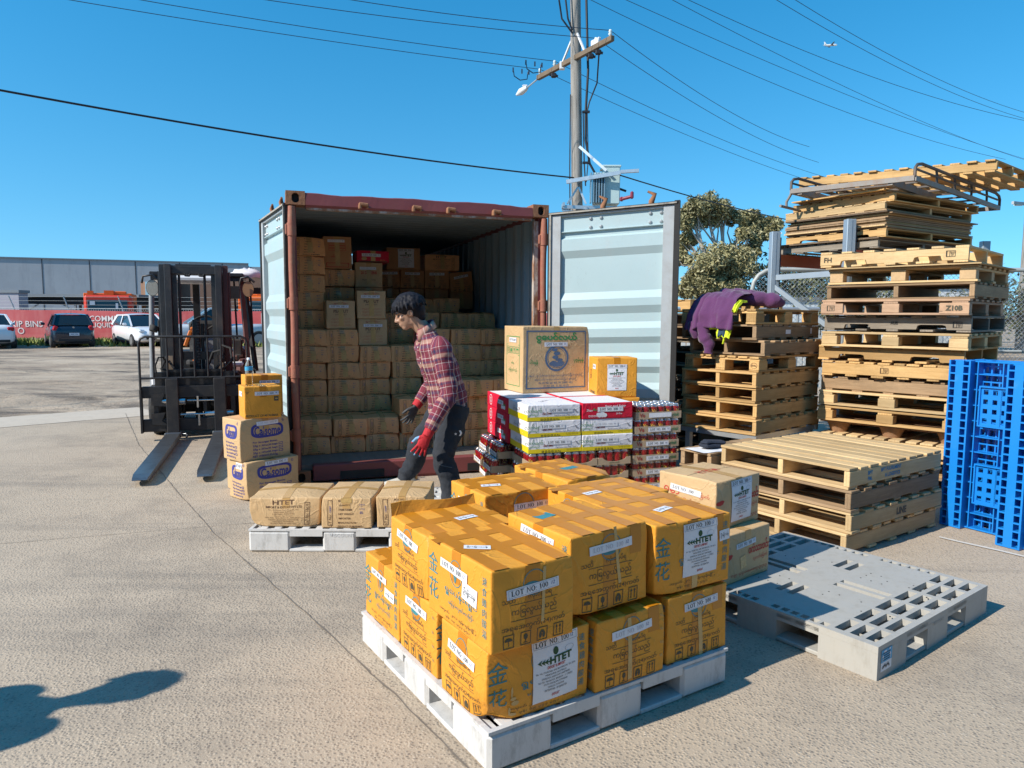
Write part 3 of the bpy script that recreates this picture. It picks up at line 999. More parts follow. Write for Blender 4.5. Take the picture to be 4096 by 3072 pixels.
# ================================================================== trees
def leaf_mat(name, dark, light):
 t = NT(name)
 a = t.attr('rnd').outputs['Fac']
 t.color(t.ramp(a, [(0, dark), (.6, light), (1, sc(light, 1.35))]))
 t.rough(.55)
 t.b.inputs['Subsurface Weight'].default_value = 0
 MATS[name] = t.m
 return t.m
def tree(name, label, cat, base, lobes, leafm, barkm, nleaf, lsz, seed, trunk_r=.3, density=None, group=None):
 """lobes: list of (centre, radii, weight) in local coordinates; leaves sit in clumps on the lobes"""
 rg = random.Random(seed)
 root = thing(name, label, cat, base, group=group)
 m = MB()
 tot = sum(l[2] for l in lobes)
 clumps = []
 for c, r, w in lobes:
  nc = max(6, int(230 * w / tot))
  for k in range(nc):
   d = V3((rg.gauss(0, 1), rg.gauss(0, 1), rg.gauss(0, 1))).normalized()
   f = rg.uniform(.25, 1.0) ** .6
   p = V3((c[0] + d.x * r[0] * f, c[1] + d.y * r[1] * f, c[2] + d.z * r[2] * f))
   clumps.append((p, rg.uniform(.3, .6) * min(r[0], r[2]) * .9 + .16, rg.uniform(-.22, .22)))
 per = max(8, nleaf // len(clumps))
 for p, R, tone in clumps:
  for k in range(per):
   d = V3((rg.gauss(0, 1), rg.gauss(0, 1), rg.gauss(0, .8))).normalized() * (R * rg.uniform(.3, 1.0) ** .5)
   q = p + d
   s = lsz * rg.uniform(.6, 1.35)
   a = V3((rg.gauss(0, 1), rg.gauss(0, 1), rg.gauss(0, .6) - .5)).normalized()
   b = a.cross(V3((rg.gauss(0, 1), rg.gauss(0, 1), rg.gauss(0, 1)))).normalized()
   v = min(1, max(0, .5 + tone + rg.uniform(-.28, .28)))
   m.add([tuple(q - a * s), tuple(q + b * s * .32), tuple(q + a * s), tuple(q - b * s * .32)], [(0, 1, 2, 3)], 0, False, v)
 m.build('crown', leafm, root)
 t = MB()
 top = V3((0, 0, 0))
 forks = []
 zmin = min(l[0][2] - l[1][2] for l in lobes)
 tp = V3((rg.uniform(-.2, .2), 0, max(1.4, zmin + .5)))
 t.tube([(0, 0, -.1), tp * .5 + V3((.1, 0, 0)), tp], [trunk_r * 1.25, trunk_r, trunk_r * .8], 10)
 for c, r, w in lobes:
  c = V3(c)
  mid = tp.lerp(c, .5) + V3((rg.uniform(-.3, .3), rg.uniform(-.3, .3), -.25))
  t.tube([tp - V3((0, 0, .15)), mid, c], [trunk_r * .62, trunk_r * .42, trunk_r * .16], 7)
  for k in range(5):
   d = V3((rg.gauss(0, 1), rg.gauss(0, .6), rg.gauss(.2, .9))).normalized()
   e = c + V3((d.x * r[0], d.y * r[1], d.z * r[2])) * .85
   s0 = mid.lerp(c, rg.uniform(.1, .9))
   mm = s0.lerp(e, .55) + V3((rg.uniform(-.2, .2), rg.uniform(-.1, .1), rg.uniform(-.2, .1)))
   t.tube([s0, mm, e], [trunk_r * .2, trunk_r * .13, trunk_r * .05], 5)
 t.build('trunk', barkm, root)
 return root
def build_trees():
 gum = leaf_mat('gum_leaf', (.10, .096, .04), (.29, .26, .125))
 gumy = leaf_mat('gum_leaf_green', (.06, .068, .03), (.19, .19, .085))
 dark = leaf_mat('dark_leaf', (.02, .025, .012), (.085, .095, .042))
 bark = M('bark', (.42, .38, .33), .85, var=.3, vscale=2)
 bark2 = M('bark_dark', (.13, .10, .08), .9, var=.3)
 k = 3.302
 def at(x, y, Y=40):
  return ((2680 + x / k - 2048) / 2879 * Y, 1.533 + (1262 - (750 + y / k)) * Y / 2879)
 def lobe(x, y, rx, ry, w, dy=0, base=(11.5, 0)):
  X, z = at(x, y)
  f = 40 / 2879 / k
  return ((X - base[0], dy, z - base[1]), (rx * f, max(rx, ry) * f * .8, ry * f), w)
 lobes = [lobe(420, 330, 310, 170, 5), lobe(200, 430, 130, 150, 2.5, -.4), lobe(640, 330, 150, 110, 1.5, .3), lobe(960, 440, 240, 100, 2.6, .4), lobe(1270, 540, 170, 140, 3, .2),
    lobe(980, 640, 190, 110, 2, -.3), lobe(520, 1000, 300, 210, 6, -.8), lobe(850, 1050, 210, 260, 5, -.6), lobe(190, 720, 100, 100, 1.4, .2), lobe(160, 960, 90, 130, 1.0, .6), lobe(430, 1250, 300, 160, 3.5, -.5), lobe(1050, 860, 90, 150, 1.2), lobe(620, 1290, 420, 170, 5, -.2), lobe(260, 1330, 260, 120, 3, .2)]
 tree('gum_tree', 'large spreading olive gum tree with pale limbs behind the open blue door', 'tree', (11.5, 40, 0), lobes, gum, bark, 46000, .125, 5, .30, group='trees beyond the yard')
 lobes = [((0, 0, 3.6), (1.4, 1.4, 1.6), 3), ((1.3, 0, 3.0), (1.2, 1.2, 1.5), 3), ((-.9, .3, 2.4), (.9, 1, 1.2), 2), ((2.6, 0, 2.6), (1.2, 1.2, 1.3), 2)]
 tree('dark_tree', 'dark green bushy tree right of the gum tree behind the chain-link', 'tree', (14.9, 40, 0), lobes, dark, bark2, 6000, .14, 8, .2, group='trees beyond the yard')
 lobes = [((0, 0, 2.5), (1.7, 1.2, 1.4), 3), ((1.8, 0, 2.3), (1.4, 1.2, 1.2), 3), ((3.2, .3, 2.0), (1.2, 1, 1.0), 2)]
 tree('shrub_tree', 'grey green shrubby tree just beyond the fence netting', 'tree', (13.9, 31, 0), lobes, gumy, bark2, 5000, .11, 9, .14, group='trees beyond the yard')
 lobes = [((0, 0, 2.2), (1.4, 1.2, 1.3), 3), ((1.8, 0, 2.0), (1.4, 1.2, 1.1), 3)]
 tree('low_tree', 'low dark shrub seen through the gaps of the tall pallet stack', 'tree', (20.5, 31, 0), lobes, dark, bark2, 2600, .11, 10, .12, group='trees beyond the yard')
build_trees()
# ================================================================== chain-link fence on the right
def build_hedge():
 rg = random.Random(31)
 for k, (x, y, w, h, lab) in enumerate(((7.2, 44, 2.6, 2.2, 'low dull green shrub behind the hoodie and door edge'), (17.6, 42, 2.4, 2.6, 'dull green shrub seen right of the rack post, far back'), (24.5, 44, 3.2, 3.2, 'dull green bush at the far right behind the tall stack'))):
  tree('far_shrub', lab, 'shrub', (x, y, 0), [((0, 0, h * .55), (w, 1.2, h * .5), 3), ((w * .9, 0, h * .45), (w * .8, 1.2, h * .42), 2)], MATS['gum_leaf_green'], MATS['bark_dark'], 2600, .15, 40 + k, .1, group='shrubs far behind the yard')
build_hedge()
def build_chainlink():
 g = MATS['galv']
 M('pipe_grey', (.36, .37, .35), .6, .2, var=.2)
 root = thing('chain_link_fence', 'tall galvanised chain-link fence with rounded gate frame behind the pallet stacks', 'fence', (0, 0, 0))
 th = -.06
 O = V3((3.83, 11.6, 0))
 dx = V3((cos(th), sin(th), 0))
 def P(x, z):
  return O + dx * x + V3((0, 0, z))
 m = MB()
 s = .075
 W, Hh = 9.0, 2.15
 n = int(W / s)
 for i in range(-int(Hh / s), n):
  a0 = max(0, -i * s); a1 = min(Hh, W - i * s)
  if a1 > a0:
   m.beam(P(i * s + a0, .1 + a0), P(i * s + a1, .1 + a1), .0045, .0045)
  b0 = max(0, -i * s); b1 = min(Hh, W - i * s)
  if b1 > b0:
   m.beam(P(i * s + b0, .1 + Hh - b0), P(i * s + b1, .1 + Hh - b1), .0045, .0045)
 m.build('netting', g, root)
 m = MB()
 arc = [P(-.0, .1), P(-.0, 1.75)] + [P(.32 - .32 * cos(a), 1.95 + .32 * sin(a)) for a in (0, .4, .8, 1.2, pi / 2)] + [P(4.2, 2.27)]
 m.tube(arc, .035, 8)
 m.tube([P(0, 1.0), P(4.2, 1.0)], .022, 6)
 m.build('gate_frame', MATS['pipe_grey'], root)
 m = MB()
 arc = [P(4.6, .1), P(4.6, 1.9)] + [P(4.95 - .35 * cos(a), 2.05 + .35 * sin(a)) for a in (0, .5, 1.0, pi / 2)] + [P(9, 2.42)]
 m.tube(arc, .04, 8)
 m.build('gate_frame', M('black_pipe', (.02, .022, .03), .5), root)
 for x in (2.4, 4.4, 9.0):
  m = MB(); m.tube([P(x, 0), P(x, 2.3)], .03, 8); m.build('post', g, root)
 root = thing('paling_fence', 'low pale paling fence running behind the chain-link', 'fence', (2.6, 15.5, 0))
 m = MB()
 for i in range(64):
  m.box(i * .12, 0, .62, .085, .02, 1.22 + .02 * random.random(), rnd=random.random())
 m.build('paling', M('paling', (.45, .47, .46), .85, var=.15, rnd=.3), root)
 m = MB(); m.box(3.8, .04, 1.0, 7.8, .05, .08); m.box(3.8, .04, .35, 7.8, .05, .08); m.build('rail', MATS['galv_dull'], root)
 root = thing('handrail', 'galvanised pipe rail behind the open door and back pallets', 'railing', (2.4, 10.9, 0))
 m = MB(); m.tube([(-1.4, 0, 1.62), (2.2, -.05, 1.64)], .028, 8); m.build('rail', g, root)
 for x in (-1.2, 1.9):
  m = MB(); m.tube([(x, 0, 0), (x, 0, 1.62)], .024, 8); m.build('post', g, root)
build_chainlink()
# ================================================================== CARTONS: materials
def card_mat(name, c, stain, corr=1.0):
 t = NT(name)
 v = t.obj()
 col = t.mix(t.noise(4.5, v, 6, .6), sc(c, .90), sc(c, 1.10))
 col = t.mix(t.ramp(t.noise(9, v, 8, .72), [(.54, 0), (.74, .35)]), col, stain)
 w = t.wave(95, v, 'X', .6, 1)
 w2 = t.wave(95, v, 'Y', .6, 1)
 w = t.math('ADD', w, w2)
 col = t.mix(.10 * corr, col, t.ramp(w, [(.3, .75), (1.5, 1.1)]), 'MULTIPLY')
 t.color(col)
 t.rough(t.ramp(t.noise(6, v, 3), [(.3, .5), (.7, .72)]))
 t.spec(.35)
 b = t.bump(w, .10 * corr, .002)
 b = t.bump(t.noise(5, v, 5, .6), .45, .02, b)
 t.bump(t.ramp(t.noise(2.5, t.obj((1, 1, 1)), 3, .5, 2.5), [(.47, 0), (.5, 1), (.53, 0)]), .3, .006, b)
 MATS[name] = t.m
card_mat('card_orange', (.70, .30, .030), (.52, .205, .018))
card_mat('card_tan', (.55, .365, .185), (.40, .25, .12))
card_mat('card_brown', (.76, .385, .16), (.42, .25, .115), 1.4)
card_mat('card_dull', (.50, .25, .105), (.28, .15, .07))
card_mat('card_red', (.55, .008, .035), (.38, .005, .02), .5)
card_mat('card_white', (.72, .70, .72), (.55, .53, .55), .5)
card_mat('card_gold', (.32, .24, .06), (.2, .14, .04), .5)
M('tape_amber', (.50, .185, .008), .34, var=.2, vscale=3, bump=.15, bscale=25)
M('tape_pale', (.50, .30, .115), .22, var=.15, vscale=4, bump=.15, bscale=25)
M('tape_clear', (.52, .34, .13), .15, var=.3, vscale=12, bump=.6, bscale=18)
M('ink_teal', (.045, .215, .245), .7, var=.3, vscale=20)
M('ink_dark', (.075, .065, .04), .7, var=.4, vscale=25)
M('ink_black', (.012, .012, .012), .7)
M('ink_brown', (.10, .045, .02), .7, var=.3, vscale=20)
M('ink_blue', (.035, .04, .24), .7, var=.15)
M('ink_steel', (.075, .13, .22), .7, var=.2)
M('ink_green', (.05, .24, .07), .7)
M('ink_leaf', (.025, .075, .02), .7)
M('ink_red', (.48, .03, .02), .7)
M('ink_maroon', (.16, .015, .02), .7)
M('ink_yellow', (.72, .55, .01), .6)
M('ink_grey', (.25, .25, .27), .7)
M('paper', (.72, .72, .74), .55, var=.04, bump=.25, bscale=14)
M('pen_blue', (.05, .06, .22), .7)
M('slit', (.05, .025, .01), .9)
def face_fns(w, d, h):
 return {'-y': (lambda u, v, e: (u, -d / 2 - e, h / 2 + v), w, h), '+y': (lambda u, v, e: (-u, d / 2 + e, h / 2 + v), w, h),
   '-x': (lambda u, v, e: (-w / 2 - e, -u, h / 2 + v), d, h), '+x': (lambda u, v, e: (w / 2 + e, u, h / 2 + v), d, h),
   'top': (lambda u, v, e: (u, v, h + e), w, d)}
def box_warp(w, d, h, seed, bulge, crumple, sag=0.0, crush=()):
 so = V3((seed * 3.17, seed * 1.71, seed * .93))
 def f(p):
  x, y, z = p
  qx, qy, qz = x / (w / 2), y / (d / 2), (z - h / 2) / (h / 2)
  ax, ay, az = max(0, 1 - qx * qx), max(0, 1 - qy * qy), max(0, 1 - qz * qz)
  v = V3(p)
  v.x += bulge * qx * ay * az
  v.y += bulge * qy * ax * az
  if qz > 0:
   v.z += (bulge * .5 + sag) * ax * ay * qz
  n = noise.noise_vector(v * 3.6 + so) * crumple + noise.noise_vector(v * 11 + so) * (crumple * .38)
  k = min(1, max(0, z / h * 2.2))
  v.x += n.x; v.y += n.y; v.z += n.z * k * .8
  for (cx, cy, cz, amt, rad) in crush:
   c = V3((cx * w / 2, cy * d / 2, (cz + 1) * h / 2))
   t = (V3(p) - c).length / rad
   if t < 1:
    g = (1 - t) ** 2 * amt
    v.x -= cx * g * .8; v.y -= cy * g * .8; v.z -= cz * g * .5
    v += noise.noise_vector(V3(p) * 30 + so) * g * .35
  return tuple(v)
 return f
def carton_body(m, w, d, h, mat=0, n=9, r=.005):
 def grid(L, lo):
  k = [0, r, r * 2.4] + [lerp(r * 2.4, L - r * 2.4, i / n) for i in range(1, n)] + [L - r * 2.4, L - r, L]
  return [lo + a for a in k]
 X, Y, Z = grid(w, -w / 2), grid(d, -d / 2), grid(h, 0)
 ix, vs, fs = {}, [], []
 def vert(i, j, k):
  if (i, j, k) not in ix:
   p = V3((X[i], Y[j], Z[k]))
   c = V3((min(max(p.x, -w / 2 + r), w / 2 - r), min(max(p.y, -d / 2 + r), d / 2 - r), min(max(p.z, r), h - r)))
   dd = p - c
   if dd.length > r:
    p = c + dd.normalized() * r
   ix[i, j, k] = len(vs); vs.append(tuple(p))
  return ix[i, j, k]
 nx, ny, nz = len(X) - 1, len(Y) - 1, len(Z) - 1
 for i in range(nx):
  for j in range(ny):
   fs.append((vert(i, j, 0), vert(i, j + 1, 0), vert(i + 1, j + 1, 0), vert(i + 1, j, 0)))
   fs.append((vert(i, j, nz), vert(i + 1, j, nz), vert(i + 1, j + 1, nz), vert(i, j + 1, nz)))
 for i in range(nx):
  for k in range(nz):
   fs.append((vert(i, 0, k), vert(i + 1, 0, k), vert(i + 1, 0, k + 1), vert(i, 0, k + 1)))
   fs.append((vert(i, ny, k), vert(i, ny, k + 1), vert(i + 1, ny, k + 1), vert(i + 1, ny, k)))
 for j in range(ny):
  for k in range(nz):
   fs.append((vert(0, j, k), vert(0, j, k + 1), vert(0, j + 1, k + 1), vert(0, j + 1, k)))
   fs.append((vert(nx, j, k), vert(nx, j + 1, k), vert(nx, j + 1, k + 1), vert(nx, j, k + 1)))
 m.add(vs, fs, mat, True)
# --- writing on the cartons; every painter draws into builder m on face function fn of size W x H
def icons(m, fn, cx, cy, s, gap, mat, n=4, rows='ugha'):
 for i in range(n):
  x = cx + (i - (n - 1) / 2) * gap
  m.frame(fn, x, cy, s, s * 1.15, s * .07, mat, .0016)
  k = rows[i % len(rows)]
  if k == 'u':
   m.add([tuple(fn(x + s * .36 * cos(a), cy + s * .02 + s * .3 * sin(a), .0016)) for a in [pi * j / 8 for j in range(9)]], [tuple(range(9))], mat)
   m.rect(fn, x, cy - s * .18, s * .06, s * .42, mat, .0016)
  elif k == 'g':
   m.disc(fn, x, cy + s * .12, s * .2, s * .26, mat, .0016, 10); m.rect(fn, x, cy - s * .22, s * .07, s * .3, mat, .0016); m.rect(fn, x, cy - s * .38, s * .34, s * .06, mat, .0016)
  elif k == 'h':
   m.disc(fn, x - s * .16, cy - s * .1, s * .14, s * .3, mat, .0016, 8); m.disc(fn, x + s * .16, cy - s * .1, s * .14, s * .3, mat, .0016, 8); m.rect(fn, x, cy + s * .2, s * .3, s * .2, mat, .0016)
  else:
   for q in (-.18, .18):
    m.rect(fn, x + q * s, cy - s * .08, s * .08, s * .6, mat, .0016)
    m.add([tuple(fn(x + q * s - s * .13, cy + s * .2, .0016)), tuple(fn(x + q * s + s * .13, cy + s * .2, .0016)), tuple(fn(x + q * s, cy + s * .44, .0016))], [(0, 1, 2)], mat)
def paint_end(m, fn, W, H):           # slots: 2 teal, 3 dark
 m.disc(fn, .0, H * .28, W * .135, W * .135, 2, .0014, 22, .93)
 m.disc(fn, -.01, H * .24, W * .10, H * .055, 2, .0014, 12)
 m.text('သတိ', fn, -W * .30, H * .12, h=H * .085, m=3, e=.0016, ang=.02)
 m.text('(လုံးဝ)မပိရ', fn, W * .07, H * .12, h=H * .105, m=3, e=.0016)
 m.rect(fn, 0, H * .055, W * .56, H * .007, 3, .0016, nu=6)
 m.text('ကြေလွယ်သည်', fn, 0, -H * .045, w=W * .54, h=H * .145, m=3, e=.0016)
 m.rect(fn, 0, -H * .145, W * .56, H * .007, 3, .0016, nu=6)
 m.text('အရေအတွက်(24)ကတ်', fn, .0, -H * .235, w=W * .76, h=H * .115, m=3, e=.0016)
 icons(m, fn, .0, -H * .385, W * .125, W * .20, 3)
def paint_side(m, fn, W, H):
 m.text('金', fn, -W * .40, H * .19, h=H * .27, m=2, e=.0016)
 m.text('花', fn, -W * .40, -H * .15, h=H * .27, m=2, e=.0016)
 for i, ch in enumerate('速食雞肉酸湯'):
  m.text(ch, fn, W * .42, H * (.34 - i * .125), h=H * .10, m=2, e=.0016)
 m.disc(fn, -.0, H * .22, W * .10, H * .17, 2, .0014, 22, .94)
 m.add([tuple(fn(x * W, y * H, .0016)) for x, y in ((-.06, .30), (-.03, .31), (.005, .12), (-.01, .09))], [(0, 3, 2, 1)], 2)
 m.add([tuple(fn(x * W, y * H, .0016)) for x, y in ((.02, .31), (.05, .33), (.005, .12), (-.01, .09))], [(0, 3, 2, 1)], 2)
 m.text('ရွှေပန်းမျှင်', fn, .03, -H * .05, w=W * .52, h=H * .15, m=2, e=.0016)
 m.text('မြေပဲလှော်ကြော်', fn, .03, -H * .21, w=W * .40, h=H * .09, m=2, e=.0016)
 m.text('အမှတ် ၂၀၁ ရန်ကုန်မြို့', fn, .0, -H * .36, w=W * .6, h=H * .06, m=3, e=.0016)
 m.text('ဖုန်း ၀၉ ၇၇၃ ၄၅၁', fn, .0, -H * .43, w=W * .4, h=H * .05, m=3, e=.0016)
def paint_quantity(m, fn, W, H, full=True):     # brown carton end: slots 2 brown ink, 3 pen
 m.frame(fn, -W * .33, 0, W * .10, H * .84, W * .009, 2, .0015)
 m.text('LoT No:', fn, -W * .33, -H * .26, h=W * .055, m=2, e=.0016, ang=pi / 2)
 m.text('10089', fn, -W * .325, H * .12, h=W * .04, m=3, e=.0016, ang=pi / 2, slant=.2)
 ws = ['BOX NO.', 'QUANTITY', 'ITEM NAME', 'NET WEIGHT', 'IMPORTER', 'MANUFACTURE']
 for i, s in enumerate(ws):
  y = H * (.41 - i * .145)
  m.text(s, fn, -W * .16 + len(s) * W * .0155, y, h=H * .062, m=2, e=.0016, bold=.012)
  m.text(':', fn, W * .22, y, h=H * .05, m=2, e=.0016)
 m.text('PRODUCT OF MYANMAR', fn, W * .07, -H * .44, w=W * .5, h=H * .06, m=2, e=.0016, bold=.012)
 for k, s in enumerate(('၁၅၀၀', 'မယ်ကုဠ်', 'BL')):
  m.text(s, fn, W * .31, H * (.27 - k * .12), h=H * .08, m=3, e=.0016, slant=.2)
def paint_htet(m, fn, W, H):
 m.text('HTET', fn, -W * .03, H * .36, w=W * .30, h=H * .15, m=2, e=.0016, bold=.02)
 m.text('IMPORT & EXPORT PTY LTD', fn, -W * .02, H * .20, w=W * .50, h=H * .075, m=2, e=.0016, bold=.015)
 for i, (s, k) in enumerate((('No. 10 Hanna Place Brayside VIC', .42), ('MELBOURNE, AUSTRALIA', .28), ('0449796421, 0430578784', .3), ('Export by Kinpin', .26), ('NO.325, 10th BLOCK, BALEKKA', .5), ('SOUTH OKKALAPA TOWNSHIP', .42), ('YANGON, MYANMAR', .3), ('09 778797700, 09 428814882', .36))):
  m.text(s, fn, -W * .03, H * (.10 - i * .068), w=W * k, h=H * .045, m=2, e=.0016)
 m.frame(fn, W * .31, -H * .05, W * .08, H * .78, W * .007, 2, .0015)
 m.text('LaT No: 10035', fn, W * .31, -H * .05, w=H * .68, h=W * .04, m=2, e=.0016, ang=pi / 2)
def tapes(m, w, d, h, slot, kind, rg):
 f = face_fns(w, d, h)
 T = f['top'][0]
 if kind == 'grid':
  for y in (-.0,):
   m.rect(T, 0, y, w * .996, .062, slot, .0012, nu=10)
  for x in (-w * .34, -w * .02, w * .33):
   m.rect(T, x + rg.uniform(-.02, .02), 0, .058, d * .996, slot, .0018, nv=10)
  if rg.random() < .7:
   m.rect(T, rg.uniform(-.03, .03), d * .33, w * .996, .05, slot, .0015, nu=10)
  for k in ('-x', '+x'):
   fn, W, H = f[k]
   m.rect(fn, 0, H * .3, .062, H * .4, slot, .0010, nv=6)
  for k in ('-y', '+y'):
   fn, W, H = f[k]
   m.rect(fn, -w * .02, .0, .058, H * .99, slot, .0010, nv=8)
   if rg.random() < .5:
    m.rect(fn, w * .33, H * .32, .058, H * .36, slot, .0010, nv=5)
 elif kind == 'cross':
  m.rect(T, 0, 0, .05, d * .996, slot, .0012, nv=10); m.rect(T, 0, 0, w * .996, .05, slot, .0016, nu=10)
  for k in ('-y', '+y'):
   fn, W, H = f[k]; m.rect(fn, 0, H * .33, .05, H * .34, slot, .0010, nv=5)
 elif kind == 'single':
  m.rect(T, 0, 0, .055, d * .996, slot, .0012, nv=10)
  for k in ('-y', '+y'):
   fn, W, H = f[k]; m.rect(fn, 0, H * .33, .055, H * .34, slot, .0010, nv=5)
 if kind in ('grid', 'single', 'cross'):
  m.rect(T, 0, 0, w * .98, .003, 5, .0006, nu=10)
def hand_no(m, fn, x, y, s, num, ang, slot):
 m.text(num, fn, x, y, h=s, m=slot, e=.0042, ang=ang, slant=.25)
def lot_sticker(f, warp, parent, face, cx, cy, w=.19, ang=0.0, num='12', fade=False, h=None):
 fn, W, H = f[face]
 h = h or w * .165
 m = MB(); m.warp = warp
 m.rect(fn, cx, cy, w, h, 0, .0030, ang, nu=8, nv=2)
 ca, sa = cos(ang), sin(ang)
 g = lambda u, v, e: fn(cx + ca * u - sa * v, cy + sa * u + ca * v, e)
 if not fade:
  m.frame(g, 0, 0, w * .93, h * .80, h * .025, 2, .0036)
  m.flat(serif_geo('LOT NO; 100'), g, -w * .07, .0, h=h * .58, w=w * .70, m=1, e=.0038)
 else:
  m.flat(serif_geo('LOT NO; 100'), g, -w * .07, .0, h=h * .56, w=w * .70, m=2, e=.0038)
 m.text(num, g, w * .385, h * .06, h=h * .36, m=3, e=.0040, slant=.25)
 if fade:
  return m.build('lot_sticker', [MATS['paper'], MATS['ink_black'], M('ink_faded', (.50, .48, .50), .7), MATS['pen_blue']], parent)
 return m.build('lot_sticker', [MATS['paper'], MATS['ink_black'], MATS['ink_grey'], MATS['pen_blue']], parent)
def ship_sheet(f, warp, parent, face, cx, cy, w=.165, h=.20, ang=0.0, num='12'):
 fn, W, H = f[face]
 m = MB(); m.warp = warp
 m.rect(fn, cx, cy, w, h, 0, .0026, ang, nu=7, nv=8)
 ca, sa = cos(ang), sin(ang)
 g = lambda u, v, e: fn(cx + ca * u - sa * v, cy + sa * u + ca * v, e)
 m.rect(g, 0, h * .44, w * 1.02, h * .15, 0, .0034, .01, nu=6)
 m.frame(g, 0, h * .44, w * .96, h * .12, h * .006, 5, .004)
 m.flat(serif_geo('LOT NO; 100'), g, -w * .07, h * .44, w=w * .74, h=h * .088, m=1, e=.0042)
 m.text(num, g, w * .37, h * .45, h=h * .055, m=4, e=.0044, slant=.25)
 m.disc(g, -w * .01, h * .285, w * .06, w * .07, 2, .0036, 14)
 m.disc(g, w * .30, h * .26, w * .10, h * .05, 5, .0036, 18, .93)
 m.text('HTET', g, w * .10, h * .155, w=w * .50, h=h * .115, m=2, e=.0036, bold=.045)
 for k in range(3):        # feathered leaf in front of the name
  x = -w * (.36 - k * .07)
  m.add([tuple(g(x - w * .05, h * .15, .0036)), tuple(g(x + w * .05, h * .20, .0036)), tuple(g(x + w * .01, h * .15, .0036)), tuple(g(x + w * .05, h * .10, .0036))], [(0, 3, 2, 1)], 2)
 m.rect(g, -w * .22, h * .15, w * .18, h * .02, 2, .0036)
 m.text('EXPORT & IMPORT', g, 0, h * .055, w=w * .40, h=h * .05, m=3, e=.0036, bold=.02)
 for i, (s, k) in enumerate((('No. 166, CHURCHILL AVE, BRAYBROOK, VIC 3019,', .88), ('MELBOURNE, AUSTRALIA', .48), ('0430037674, 0426513697, 0449796493', .64), ('NO.325, 10th BLOCK, BALEKKA - 11 STREET,', .78), ('SOUTH OKKALAPA TOWNSHIP,', .55), ('YANGON, MYANMAR', .38), ('09778797700 - 09 250063729', .5))):
  m.text(s, g, 0, -h * (.015 + i * .052), w=w * k, h=h * .034, m=1, e=.0036)
 m.text('EXPORT', g, 0, -h * .42, w=w * .17, h=h * .045, m=3, e=.0036, bold=.02)
 return m.build('shipping_sheet', [MATS['paper'], MATS['ink_black'], MATS['ink_leaf'], MATS['ink_red'], MATS['pen_blue'], MATS['ink_grey']], parent)
def name_tag(f, warp, parent, face, cx, cy, ang=0.0, w=.095, h=.042, s='ဦးမျိုးသန့်'):
 fn, W, H = f[face]
 m = MB(); m.warp = warp
 m.rect(fn, cx, cy, w, h, 0, .0028, ang, nu=4, nv=2)
 m.text(s, fn, cx, cy, w=w * .78, h=h * .52, m=1, e=.0036, ang=ang)
 return m.build('name_tag', [MATS['paper'], MATS['ink_black']], parent)
def carton(name, label, size, loc, rz, card='card_orange', tape='tape_amber', kind='grid', prints=None, inks=('ink_teal', 'ink_dark'), seed=1, bulge=.008, crumple=.004,
     sag=0.0, crush=(), group=None, lots=(), sheets=(), tags=(), extra=None, tilt=None, clear=()):
 w, d, h = size
 rg = random.Random(seed)
 f = face_fns(w, d, h)
 warp = box_warp(w, d, h, seed, bulge, crumple, sag, crush)
 m = MB(); m.warp = warp
 carton_body(m, w, d, h)
 tapes(m, w, d, h, 1, kind, rg)
 for face, fnp in (prints or {}).items():
  fn, W, H = f[face]
  fnp(m, fn, W, H)
 for face, x, y, tw, thh, ang in clear:
  fn, W, H = f[face]
  m.rect(fn, x, y, tw, thh, 4, .0022, ang, nu=2, nv=7)
 if extra:
  extra(m, f)
 o = m.build(name, [MATS[card], MATS[tape], MATS[inks[0]], MATS[inks[1]], MATS['tape_clear'], MATS['slit']])
 o.location = loc
 o.rotation_mode = 'XYZ'
 o.rotation_euler = (tilt[0] if tilt else 0, tilt[1] if tilt else 0, rz)
 tag(o, label, 'carton', group)
 for a in lots:
  lot_sticker(f, warp, o, *a[:4], **(a[4] if len(a) > 4 else {}))
 for a in sheets:
  ship_sheet(f, warp, o, *a[:3], **(a[3] if len(a) > 3 else {}))
 for a in tags:
  name_tag(f, warp, o, *a[:3], **(a[3] if len(a) > 3 else {}))
 return o
